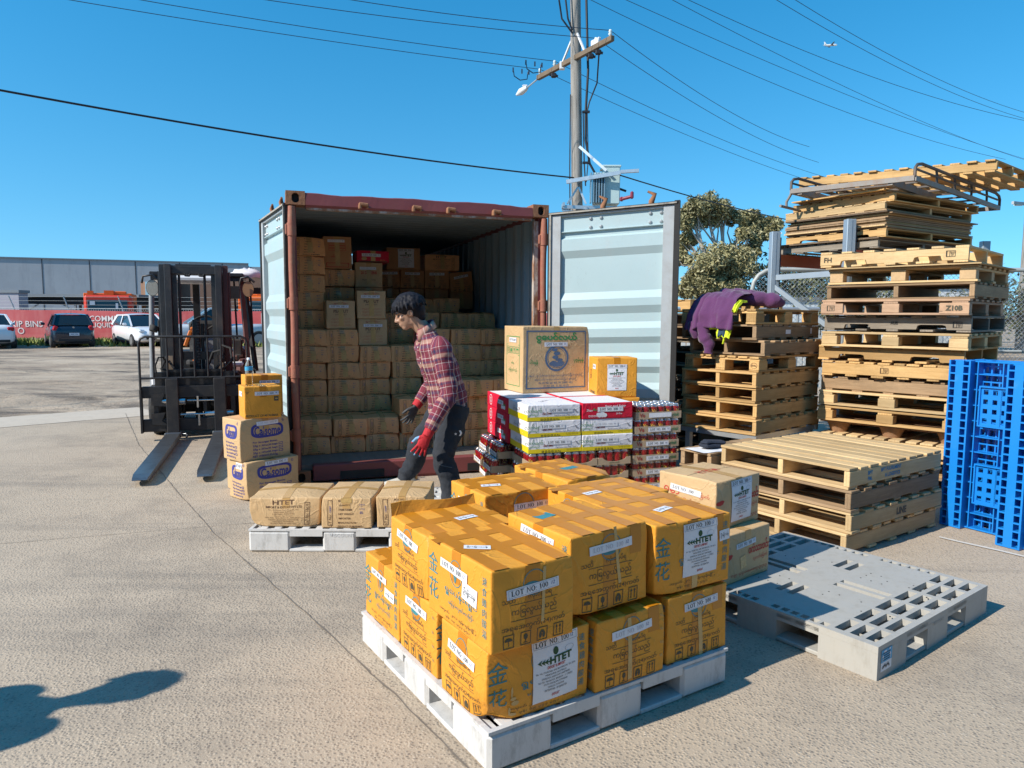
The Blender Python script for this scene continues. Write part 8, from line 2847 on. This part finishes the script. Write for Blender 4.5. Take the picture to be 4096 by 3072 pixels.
# ================================================================== PEOPLE
def person_mats():
 t = NT('skin')
 c = t.mix(t.noise(14, t.obj(), 5), (.36, .20, .13), (.43, .25, .165))
 t.color(c); t.rough(.5); t.b.inputs['Subsurface Weight'].default_value = .08; t.b.inputs['Subsurface Radius'].default_value = (.02, .008, .004)
 t.bump(t.noise(120, t.obj(), 3), .08, .002)
 MATS['skin'] = t.m
 t = NT('hair_black')
 s = t.noise(60, t.obj((1, 1, .25)), 4, .6)
 t.color(t.mix(s, (.006, .006, .008), (.02, .02, .026))); t.rough(.6); t.spec(.15); t.bump(s, .5, .003)
 MATS['hair_black'] = t.m
 t = NT('plaid_shirt')
 a = t.attr('pu')
 sx = t.n('SeparateXYZ'); t.l(a.outputs['Vector'], sx.inputs[0])
 MAR, CRE, NAV, WHI, PNK = (.17, .022, .040), (.50, .33, .24), (.030, .025, .075), (.58, .48, .46), (.25, .06, .075)
 def band(src, per):
  f = t.math('FRACT', t.math('MULTIPLY', src, 1 / per))
  return t.ramp(f, [(0, MAR), (.22, WHI), (.24, MAR), (.34, NAV), (.47, MAR), (.52, CRE), (.68, PNK), (.72, NAV), (.80, MAR), (.90, WHI), (.93, MAR)], 'CONSTANT')
 h = band(sx.outputs['X'], .165); v = band(sx.outputs['Y'], .175)
 c = t.mix(.5, h, v)
 fine = t.noise(220, t.obj(), 2)
 c = t.mix(.25, c, t.ramp(fine, [(.3, .7), (.7, 1.25)]), 'MULTIPLY')
 t.color(c); t.rough(.9)
 t.bump(t.noise(9, t.obj((1, 1, .7)), 5, .55, .8), .55, .03)
 MATS['plaid_shirt'] = t.m
 t = NT('sweatpants')
 c = t.mix(t.noise(6, t.obj(), 6, .7), (.013, .016, .021), (.026, .030, .039))
 c = t.mix(t.ramp(t.noise(3.5, t.obj(), 7, .7), [(.46, 0), (.72, .4)]), c, (.05, .05, .05))
 t.color(c); t.rough(.95); t.bump(t.noise(8, t.obj((1, 1, .6)), 5, .6, .6), .6, .03)
 MATS['sweatpants'] = t.m
 M('glove_red', (.44, .014, .022), .8, var=.2, bump=.6, bscale=60)
 M('glove_dark', (.045, .048, .052), .7, var=.5, vscale=20, bump=.5, bscale=40)
 M('glove_blue', (.17, .33, .52), .7, var=.2)
 M('shoe_pale', (.50, .48, .42), .8, var=.3, vscale=10, dirt=(.22, .18, .13), dscale=12, damt=.6)
 M('shoe_tan', (.40, .22, .08), .8, var=.3)
 M('logo_white', (.7, .7, .7), .7)
 M('eye_dark', (.02, .014, .01), .2)
 M('lip', (.30, .12, .09), .5)
 M('shirt_plain', (.10, .14, .20), .9, bump=.4, bscale=10)
 M('jeans', (.05, .07, .12), .9, bump=.4, bscale=10)
person_mats()
def loft(m, rings, n=22, mat=0):
 """rings: (centre, half axis a, half axis b)"""
 vs, fs = [], []
 for c, a, b in rings:
  for k in range(n):
   t = 2 * pi * k / n
   vs.append(tuple(V3(c) + V3(a) * cos(t) + V3(b) * sin(t)))
 for i in range(len(rings) - 1):
  for k in range(n):
   fs.append((i * n + k, i * n + (k + 1) % n, (i + 1) * n + (k + 1) % n, (i + 1) * n + k))
 fs += [tuple(range(n - 1, -1, -1)), tuple(range((len(rings) - 1) * n, len(rings) * n))]
 m.add(vs, fs, mat, True)
def ball(m, c, rx, ry, rz, R=None, n=16):
 vs, fs = [], []
 K = 10
 for i in range(K + 1):
  b = pi * i / K
  for k in range(n):
   a = 2 * pi * k / n
   v = V3((rx * sin(b) * cos(a), ry * sin(b) * sin(a), rz * cos(b)))
   if R is not None:
    v = R @ v
   vs.append(tuple(V3(c) + v))
 for i in range(K):
  for k in range(n):
   fs.append((i * n + k, (i + 1) * n + k, (i + 1) * n + (k + 1) % n, i * n + (k + 1) % n))
 m.add(vs, fs, 0, True)
def limb(m, pts, rs, n=18, sub=6):
 """tapered tube through joints with eased bends; rs may be (r1, r2) pairs"""
 P, Rr = [], []
 pts = [V3(p) for p in pts]
 k = len(pts)
 for i in range(k - 1):
  p0, p1, p2, p3 = pts[max(i - 1, 0)], pts[i], pts[i + 1], pts[min(i + 2, k - 1)]
  for j in range(sub):
   t = j / sub
   q = p1 * (1 - t) + p2 * t
   cr = .5 * ((2 * p1) + (p2 - p0) * t + (2 * p0 - 5 * p1 + 4 * p2 - p3) * t * t + (3 * p1 - p0 - 3 * p2 + p3) * t ** 3)
   P.append(q.lerp(cr, .8)); Rr.append(lerp(rs[i], rs[i + 1], t))
 P.append(pts[-1]); Rr.append(rs[-1])
 m.tube(P, Rr, n)
def remesh(m, name, mats, parent, voxel, smooth=6, disp=None, keep=None):
 me0 = m.mesh(name, mats)
 o = bpy.data.objects.new(name, me0)
 COL.objects.link(o)
 r = o.modifiers.new('r', 'REMESH'); r.mode = 'VOXEL'; r.voxel_size = voxel; r.use_smooth_shade = True
 s = o.modifiers.new('s', 'SMOOTH'); s.factor = .5; s.iterations = smooth
 dg = bpy.context.evaluated_depsgraph_get()
 me = bpy.data.meshes.new_from_object(o.evaluated_get(dg))
 o.modifiers.clear()
 o.data = me
 me.name = name
 bpy.data.meshes.remove(me0)
 me.materials.clear()
 for q in (mats if isinstance(mats, (list, tuple)) else [mats]):
  me.materials.append(q)
 if disp:
  co = np.empty(len(me.vertices) * 3); me.vertices.foreach_get('co', co)
  no = np.empty(len(me.vertices) * 3); me.vertices.foreach_get('normal', no)
  co = co.reshape(-1, 3); no = no.reshape(-1, 3)
  for i in range(len(co)):
   co[i] += no[i] * disp(V3(co[i]))
  me.vertices.foreach_set('co', co.ravel())
 me.polygons.foreach_set('use_smooth', [True] * len(me.polygons))
 me.polygons.foreach_set('material_index', [0] * len(me.polygons))
 me.update()
 if parent is not None:
  o.parent = parent
 return o
def hand(m, wrist, pdir, back, thumb_side, spread=.22, curl=.35, s=1.0):
 """palm, four unequal fingers and a thumb leaving the side of the palm; pdir points to the fingertips, back is the back of the hand"""
 d = V3(pdir).normalized(); b = V3(back); b = (b - d * b.dot(d)).normalized()
 side = d.cross(b) * thumb_side
 w = V3(wrist)
 loft(m, [(w - d * .01, side * .026, b * .020), (w + d * .03 * s, side * .036, b * .019), (w + d * .065 * s, side * .043, b * .018), (w + d * .095 * s, side * .041, b * .015)], 16)
 for k, (off, L) in enumerate(((.030, .072), (.010, .080), (-.011, .075), (-.031, .060))):
  a = w + d * .088 * s + side * off
  dd = (d + side * (off * spread / .03)).normalized()
  c1 = a + dd * L * .42 * s - b * L * .06
  d2 = (dd - b * curl).normalized()
  c2 = c1 + d2 * L * .32 * s
  d3 = (dd - b * curl * 2.0).normalized()
  c3 = c2 + d3 * L * .28 * s
  m.tube([a - dd * .02, a, c1, c2, c3], [.0105, .0105, .0098, .009, .0065], 10)
 a = w + d * .030 * s + side * .028
 t1 = (d * .75 + side * .75 - b * .25).normalized(); t2 = (d + side * .30 - b * .35).normalized()
 m.tube([a - t1 * .02, a + t1 * .022, a + t1 * .045, a + t1 * .045 + t2 * .03 * s, a + t1 * .045 + t2 * .048 * s], [.013, .0135, .012, .0105, .0075], 10)
def set_plaid(o, segs):
 """segs: (p0, p1, radius, up0, seam axis) - gives the cloth its own run of checks along each limb"""
 me = o.data
 n = len(me.vertices)
 co = np.empty(n * 3); me.vertices.foreach_get('co', co); co = co.reshape(-1, 3)
 best = np.full(n, 1e9); out = np.zeros((n, 3))
 for p0, p1, r, v0, ax in segs:
  p0, p1 = np.array(p0, float), np.array(p1, float)
  d = p1 - p0; L = np.linalg.norm(d); d /= L
  t = np.clip((co - p0) @ d, -.25 * L if r > .1 else -.02, 1.1 * L)
  q = co - p0 - np.outer(t, d)
  dist = np.linalg.norm(q, axis=1) / r
  a = np.array(ax, float); a -= d * (a @ d); a /= np.linalg.norm(a)
  b = np.cross(d, a)
  ang = np.arctan2(q @ b, q @ a)
  m = dist < best
  best[m] = dist[m]
  out[m, 0] = (ang * r)[m]; out[m, 1] = t[m] + v0
 at = me.attributes.new('pu', 'FLOAT_VECTOR', 'POINT')
 at.data.foreach_set('vector', out.ravel())
def head_parts(root, body_mb, C, fdir, ldir, hair_long=True, seed=1):
 f = V3(fdir).normalized(); l = V3(ldir); l = (l - f * l.dot(f)).normalized(); u = f.cross(l) * 1
 if u.z < 0:
  u = -u
 R = Matrix((f, l, u)).transposed()
 C = V3(C)
 W = lambda a, b, c: C + f * a + l * b + u * c
 m = body_mb
 ball(m, W(-.012, 0, .030), .098, .076, .088, R)
 ball(m, W(.032, 0, -.035), .062, .056, .078, R)
 ball(m, W(.058, 0, -.092), .032, .030, .024, R)
 ball(m, W(.010, 0, -.075), .055, .052, .034, R)
 ball(m, W(.078, 0, .022), .022, .050, .014, R)
 m.tube([W(.086, 0, .012), W(.104, 0, -.012), W(.116, 0, -.030), W(.100, 0, -.040)], [.010, .011, .0135, .012], 10)
 for s in (-1, 1):
  ball(m, W(.100, s * .012, -.034), .012, .009, .009, R)
  ball(m, W(.064, s * .038, -.020), .024, .022, .020, R)
 ball(m, W(.090, 0, -.060), .012, .024, .008, R); ball(m, W(.088, 0, -.073), .012, .021, .009, R)
 for s in (-1, 1):
  loft(m, [(W(-.002, s * .070, -.006), f * .018 + u * .004, u * .030), (W(-.010, s * .084, -.004), f * .020, u * .034), (W(-.014, s * .088, -.004), f * .014, u * .026)], 12)
 for s in (-1, 1):
  e = MB(); ball(e, W(.083, s * .031, -.002), .012, .014, .007, R, 10); e.build('eye', MATS['eye_dark'], root)
  e = MB(); e.tube([W(.094, s * .014, .020), W(.092, s * .034, .026), W(.076, s * .052, .020)], [.004, .0055, .003], 6); e.build('eyebrow', MATS['hair_black'], root)
 h = MB()
 ball(h, W(-.024, 0, .052), .114, .098, .094, R)
 ball(h, W(-.060, 0, .010), .070, .084, .095, R)
 ball(h, W(-.066, 0, -.050), .045, .060, .055, R)
 ball(h, W(.050, 0, .075), .058, .072, .040, R)
 rg = random.Random(seed)
 for k in range(190):
  a = rg.uniform(-pi, pi); b = rg.uniform(.05, 1.25)
  n = f * (sin(b) * cos(a)) + l * (sin(b) * sin(a)) + u * cos(b)
  p0 = W(-.02, 0, .042) + V3((f * n.dot(f) * .104 + l * n.dot(l) * .088 + u * n.dot(u) * .092))
  tang = (f * cos(a) + l * sin(a)) * .8 - u * (.55 + b * .55) + f * rg.uniform(.0, .4)
  tang += V3((rg.gauss(0, .2), rg.gauss(0, .2), rg.gauss(0, .15)))
  tang.normalize()
  L = rg.uniform(.045, .085)
  p1 = p0 + tang * L * .5 + n * .012
  p2 = p0 + tang * L - u * .012 + n * .004
  if (p2 - C).dot(f) > .075 and (p2 - C).dot(u) < .012:
   continue
  h.tube([p0 - tang * .01, p1, p2], [.013, .012, .003], 6)
 return remesh(h, 'hair', MATS['hair_black'], root, .0055, 2)
def worker():
 root = thing('person', 'man in plaid shirt, dark sweatpants and work gloves stooping beside the container', 'person', (0, 0, 0))
 F, Lf = V3((-.88, -.47, 0)), V3((.47, -.88, 0))
 nS, nE, nW = V3((-.520, 5.285, 1.285)), V3((-.462, 5.215, .950)), V3((-.590, 5.130, .700))
 fS, fE, fW = V3((-.690, 5.600, 1.290)), V3((-.615, 5.740, 1.020)), V3((-.735, 5.665, .840))
 HC = V3((-.775, 5.415, 1.545))
 nb = V3((-.655, 5.44, 1.398))
 nH, nK, nA = V3((-.425, 5.385, .83)), V3((-.500, 5.300, .460)), V3((-.452, 5.290, .095))
 fH, fK, fA = V3((-.510, 5.555, .83)), V3((-.715, 5.610, .510)), V3((-.845, 5.640, .245))
 b = MB()
 fdir = V3((-.915, -.16, -.36)); ldir = V3((.17, -.985, 0))
 hair = head_parts(root, b, HC, fdir, ldir, seed=4)
 limb(b, [nb - V3((0, 0, .06)), nb, nb.lerp(HC, .45), HC + V3((.03, 0, -.03))], [.064, .062, .058, .056])
 loft(b, [((-.47, 5.47, .86), Lf * .15, F * .10), ((-.51, 5.46, 1.02), Lf * .14, F * .10), ((-.56, 5.45, 1.18), Lf * .15, F * .105), ((-.61, 5.445, 1.31), Lf * .13, F * .085), (nb, Lf * .06, F * .055)])
 limb(b, [nS, nE, nW, nW + (nW - nE).normalized() * .03], [.050, .040, .029, .027]); limb(b, [fS, fE, fW, fW + (fW - fE).normalized() * .03], [.050, .040, .029, .027])
 limb(b, [nH, nK, nA], [.08, .055, .04]); limb(b, [fH, fK, fA], [.08, .055, .04])
 limb(b, [nS + V3((-.07, .06, .03)), nS], [.05, .05]); limb(b, [fS + V3((.05, -.06, .03)), fS], [.05, .05])
 for A, d in ((nA, V3((-.75, -.45, 0))), (fA, V3((-.98, -.2, 0)))):
  limb(b, [A, A + V3((0, 0, -.05)), A + d * .12 + V3((0, 0, -.07))], [.038, .036, .03])
 remesh(b, 'body', MATS['skin'], root, .0075, 5)
 m = MB()
 s = MB()
 dn = V3((0, 0, -1))
 rings = [((-.505, 5.475, .715), Lf * .178, F * .140 + dn * .060), ((-.490, 5.47, .80), Lf * .182, F * .142 + dn * .05), ((-.495, 5.465, .92), Lf * .178, F * .142 + dn * .03), ((-.525, 5.46, 1.04), Lf * .178, F * .140),
    ((-.562, 5.452, 1.16), Lf * .196, F * .146), ((-.600, 5.445, 1.265), Lf * .196, F * .130), ((-.622, 5.442, 1.325), Lf * .150, F * .095), ((-.646, 5.44, 1.392), Lf * .088, F * .076), ((-.662, 5.438, 1.425), Lf * .070, F * .066)]
 loft(s, rings, 30)
 limb(s, [nS + V3((-.045, .06, .02)), nS + V3((.0, -.01, -.01)), nS.lerp(nE, .5), nE, nE.lerp(nW, .5), nW + (nW - nE).normalized() * .0], [.078, .080, .070, .066, .058, .048])
 limb(s, [fS + V3((.045, -.06, .02)), fS + V3((.0, .01, -.01)), fS.lerp(fE, .5), fE, fE.lerp(fW, .5), fW], [.078, .080, .070, .064, .057, .048])
 def folds(p):
  k = .0075 * noise.noise(V3((p.x * 9, p.y * 9, p.z * 16))) + .0045 * noise.noise(V3((p.x * 22, p.y * 22, p.z * 30)))
  e = (p - nE).length
  if e < .12:
   k += .006 * sin(p.z * 120 + p.x * 60) * (1 - e / .12)
  return k
 so = remesh(s, 'shirt', MATS['plaid_shirt'], root, .008, 4, folds)
 set_plaid(so, [((-.50, 5.47, .72), (-.64, 5.44, 1.38), .165, 0, -Lf + F * -.6), (nS, nE, .07, .04, (.3, .9, 0)), (nE, nW, .058, .39, (.3, .9, 0)), (fS, fE, .07, .05, (.2, .9, 0)), (fE, fW, .055, .40, (.2, .9, 0))])
 c = MB()
 N = 26
 vs, fs = [], []
 cc = V3((-.660, 5.438, 1.414)); tl = V3((-.30, -.10, 0))
 for i in range(N + 1):
  a = lerp(-2.62, 2.62, i / N) + pi
  d = F * cos(a) + Lf * sin(a)
  front = max(0, d.dot(F))
  q = cc + d * .066 + V3((0, 0, d.dot(F) * -.042))
  up = V3((0, 0, 1)) + F * .25
  vs += [tuple(q), tuple(q + up * .036 - d * .004), tuple(q + up * .040 + d * .006), tuple(q + d * (.022 + .012 * front) + up * (-.012 - .045 * front)), tuple(q + d * (.018 + .012 * front) + up * (-.014 - .045 * front))]
 for i in range(N):
  for k in range(4):
   x = i * 5 + k
   fs.append((x, x + 1, x + 6, x + 5))
 c.add(vs, fs, 0, True)
 co = c.build('collar', MATS['plaid_shirt'], so)
 at = co.data.attributes.new('pu', 'FLOAT_VECTOR', 'POINT')
 at.data.foreach_set('vector', np.array([[(i // 5) * .012, (i % 5) * .02 + .05, 0] for i in range(len(co.data.vertices))], float).ravel())
 from mathutils.bvhtree import BVHTree
 bvh = lambda ob: BVHTree.FromPolygons([v.co.copy() for v in ob.data.vertices], [tuple(q.vertices) for q in ob.data.polygons])
 bv = bvh(so)
 pl = MB()
 tdir = -F + Lf * -.25
 prev = None
 for i in range(24):
  t_ = i / 23
  base = V3((-.505, 5.475, .67)).lerp(V3((-.655, 5.44, 1.345)), t_)
  o_ = base + F * .5 + Lf * .045
  hit, nrm, _, _ = bv.ray_cast(o_, -F)
  if hit is None:
   continue
  p = hit + nrm * .003
  sd = nrm.cross(V3((0, 0, 1))).normalized() * .014
  if prev:
   pl.add([prev[0], tuple(prev[1]), tuple(p + sd), tuple(p - sd)], [(0, 1, 2, 3)])
  prev = (tuple(p - sd), tuple(p + sd))
  if i % 4 == 1:
   pl.cyl(p, p + nrm * .003, .006, n=10, m=1)
 po = pl.build('placket', [MATS['plaid_shirt'], MATS['shoe_pale']], so)
 at = po.data.attributes.new('pu', 'FLOAT_VECTOR', 'POINT')
 at.data.foreach_set('vector', np.array([[.02, v.co.z, 0] for v in po.data.vertices], float).ravel())
 t = MB()
 loft(t, [((-.478, 5.475, .93), Lf * .150, F * .112), ((-.468, 5.475, .84), Lf * .166, F * .122), ((-.475, 5.472, .74), Lf * .160, F * .118), ((-.485, 5.47, .66), Lf * .120, F * .090)], 28)
 limb(t, [nH + V3((0, 0, .02)), nH.lerp(nK, .4), nK + V3((-.01, 0, .02)), nK.lerp(nA, .5) + V3((.02, .01, 0)), nA + V3((0, 0, .04)), nA + V3((0, 0, -.005))], [.108, .102, .084, .080, .068, .058], 20)
 limb(t, [fH + V3((0, 0, .02)), fH.lerp(fK, .45), fK + V3((-.01, 0, .01)), fK.lerp(fA, .5) + V3((.012, 0, -.01)), fA + V3((.01, 0, .02)), fA + V3((-.005, 0, -.03))], [.108, .100, .084, .078, .068, .058], 20)
 def tf(p):
  k = .009 * noise.noise(V3((p.x * 8, p.y * 8, p.z * 13))) + .005 * noise.noise(V3((p.x * 20, p.y * 20, p.z * 26)))
  for q in (nK, fK, nA + V3((0, 0, .05)), fA + V3((0, 0, .05))):
   e = (p - q).length
   if e < .14:
    k += .007 * sin(p.z * 85 + p.x * 40 + p.y * 30) * (1 - e / .14)
  return k
 to = remesh(t, 'trousers', MATS['sweatpants'], root, .008, 4, tf)
 bv = bvh(to)
 def on_leg(x, z, off=.0025):
  hit, nrm, _, _ = bv.ray_cast(V3((x, 4.6, z)), V3((0, 1, 0)))
  return tuple((hit if hit else V3((x, 5.25, z))) + V3((0, -off, 0)))
 lg = MB()
 cx, cz = -.400, .655
 k = .022
 ch = [(-.2, 1), (.55, 1), (1.1, 0), (.55, -1), (-.2, -1), (.35, 0)]
 lg.add([on_leg(cx + .012 + x * k * .8, cz + y * k * .95) for x, y in ch], [(0, 5, 2, 1), (5, 4, 3, 2)])
 st = []
 for i in range(10):
  r = .011 if i % 2 == 0 else .005
  a = pi / 2 + i * pi / 5
  st.append(on_leg(cx - .014 + r * cos(a), cz - .002 + r * sin(a)))
 lg.add([on_leg(cx - .014, cz - .002)] + st, [(0, i + 1, (i + 1) % 10 + 1) for i in range(10)])
 lg.build('emblem', MATS['logo_white'], to)
 seam = MB()
 for (xa, za, xb, zb) in ((-.53, .43, -.44, .405),):
  P = [V3(on_leg(lerp(xa, xb, i / 8), lerp(za, zb, i / 8), .001)) for i in range(9)]
  seam.tube(P, .003, 5)
 seam.build('seam', M('seam_grey', (.10, .105, .11), .9), to)
 dc = MB()
 dc.tube([(-.560, 5.36, .70), (-.575, 5.35, .62), (-.560, 5.345, .55)], .0035, 6); dc.tube([(-.575, 5.37, .70), (-.590, 5.355, .60), (-.585, 5.35, .56)], .0035, 6)
 dc.build('drawstring', MATS['steel_black'], to)
 g = MB()
 d = V3((-.44, -.06, -.90)); back = V3((.20, -.97, -.05))
 hand(g, nW + (nW - nE).normalized() * .030, d, back, -1 if d.cross(back).x > 0 else 1, .30, .30, 1.12)
 limb(g, [nW - (nW - nE).normalized() * .015, nW + (nW - nE).normalized() * .05], [.040, .036])
 go = remesh(g, 'glove', MATS['glove_red'], root, .0045, 2)
 me = go.data; me.materials.append(MATS['glove_blue'])
 w0 = nW + (nW - nE).normalized() * .03
 side = d.normalized().cross(V3(back)).normalized() * (-1 if d.cross(back).x > 0 else 1)
 mi = []
 for p_ in me.polygons:
  q = p_.center - w0
  mi.append(1 if (q.dot(side) > .050 and q.dot(d.normalized()) < .10) or q.dot(d.normalized()) > .168 or p_.normal.dot(V3(back)) < -.25 else 0)
 me.polygons.foreach_set('material_index', mi)
 g = MB()
 d2 = V3((-.42, -.10, -.80)); back2 = V3((.75, -.60, -.15))
 hand(g, fW + (fW - fE).normalized() * .030, d2, back2, 1 if d2.cross(back2).x < 0 else -1, .42, .35, 1.10)
 go2 = remesh(g, 'glove', MATS['glove_dark'], root, .0045, 2)
 g = MB(); limb(g, [fW - (fW - fE).normalized() * .03, fW + (fW - fE).normalized() * .045], [.042, .037], 18)
 g.build('glove_cuff', MATS['glove_red'], go2)
 for A, dd, zf in ((nA, V3((-.85, -.50, 0)).normalized(), .004), (fA, V3((-.97, -.20, 0)).normalized(), .158)):
  sd = V3((-dd.y, dd.x, 0))
  base = V3((A.x, A.y, zf))
  sh = MB()
  loft(sh, [(base - dd * .085 + V3((0, 0, .035)), sd * .022, V3((0, 0, .032))), (base - dd * .06 + V3((0, 0, .042)), sd * .036, V3((0, 0, .042))), (base + dd * .0 + V3((0, 0, .046)), sd * .040, V3((0, 0, .046))),
      (base + dd * .07 + V3((0, 0, .038)), sd * .044, V3((0, 0, .038))), (base + dd * .13 + V3((0, 0, .030)), sd * .046, V3((0, 0, .030))), (base + dd * .18 + V3((0, 0, .024)), sd * .030, V3((0, 0, .022)))], 18)
  ball(sh, base + V3((0, 0, .07)) - dd * .02, .055, .045, .045)
  shoe = remesh(sh, 'shoe', MATS['shoe_pale'], root, .006, 3)
  sl = MB()
  out = [(-.088, .020), (-.07, .036), (.0, .042), (.08, .048), (.14, .048), (.186, .026), (.186, -.026), (.14, -.048), (.08, -.048), (0, -.042), (-.07, -.036), (-.088, -.020)]
  sl.prism(out, lambda u, v, e: tuple(base + dd * u + sd * v + V3((0, 0, e))), 0, .020)
  sl.build('sole', MATS['logo_white'], shoe)
  tg = MB(); tg.box(*(base - dd * .085 + V3((0, 0, .085))), .02, .03, .05, bev=.006, rot=Matrix.Rotation(atan2(dd.y, dd.x), 3, 'Z')); tg.tube([base - dd * .06 + V3((0, 0, .03)) + sd * .04, base + dd * .06 + V3((0, 0, .05)) + sd * .045], .008, 6)
  tg.build('shoe_tab', MATS['shoe_tan'], shoe)
worker()
def bystander():
 """someone standing left of the frame whose shadow falls into it"""
 X, Y = -3.46, 1.72
 root = thing('person', 'person in a plain dark shirt standing left of the frame, casting a long shadow', 'person', (0, 0, 0))
 F, Lf = V3((.75, .66, 0)), V3((-.66, .75, 0))
 O = V3((X, Y, 0))
 P = lambda f, l, z: O + F * f + Lf * l + V3((0, 0, z))
 HC = P(.03, 0, 1.61)
 b = MB()
 head_parts(root, b, HC, F, Lf, seed=8)
 limb(b, [P(0, 0, 1.38), P(0, 0, 1.45), P(.02, 0, 1.56)], [.06, .052, .052])
 loft(b, [(P(0, 0, .95), Lf * .15, F * .10), (P(0, 0, 1.2), Lf * .15, F * .10), (P(0, 0, 1.36), Lf * .15, F * .09), (P(0, 0, 1.43), Lf * .06, F * .055)])
 for s in (-1, 1):
  limb(b, [P(0, s * .13, 1.37), P(.0, s * .185, 1.36), P(-.02, s * .235, 1.09), P(.10, s * .21, .86)], [.05, .05, .040, .028])
  hand(b, P(.10, s * .21, .86), F * .35 - V3((0, 0, 1)), Lf * s, 1 if s < 0 else -1)
  limb(b, [P(0, s * .09, .9), P(.01, s * .10, .5), P(0, s * .11, .08)], [.08, .055, .04]); limb(b, [P(0, s * .11, .06), P(.14, s * .12, .045)], [.038, .034])
 remesh(b, 'body', MATS['skin'], root, .010, 4)
 s_ = MB()
 loft(s_, [(P(0, 0, .82), Lf * .185, F * .125), (P(0, 0, 1.05), Lf * .175, F * .125), (P(0, 0, 1.25), Lf * .19, F * .125), (P(0, 0, 1.36), Lf * .17, F * .10), (P(0, 0, 1.43), Lf * .075, F * .07)])
 for s in (-1, 1):
  limb(s_, [P(0, s * .12, 1.36), P(0, s * .19, 1.34), P(-.02, s * .235, 1.09), P(.08, s * .212, .90)], [.075, .075, .062, .05])
 remesh(s_, 'shirt', MATS['shirt_plain'], root, .011, 4)
 t = MB()
 loft(t, [(P(0, 0, 1.0), Lf * .15, F * .11), (P(0, 0, .86), Lf * .165, F * .12), (P(0, 0, .76), Lf * .15, F * .10)])
 for s in (-1, 1):
  limb(t, [P(0, s * .09, .88), P(.01, s * .10, .5), P(0, s * .11, .07)], [.10, .078, .06])
 remesh(t, 'trousers', MATS['jeans'], root, .011, 4)
 for s in (-1, 1):
  sh = MB(); loft(sh, [(P(-.09, s * .11, .04), Lf * .03, V3((0, 0, .038))), (P(0, s * .11, .05), Lf * .042, V3((0, 0, .048))), (P(.10, s * .115, .035), Lf * .048, V3((0, 0, .034))), (P(.18, s * .12, .026), Lf * .03, V3((0, 0, .022)))]); sh.build('shoe', MATS['shoe_pale'], root)
bystander()
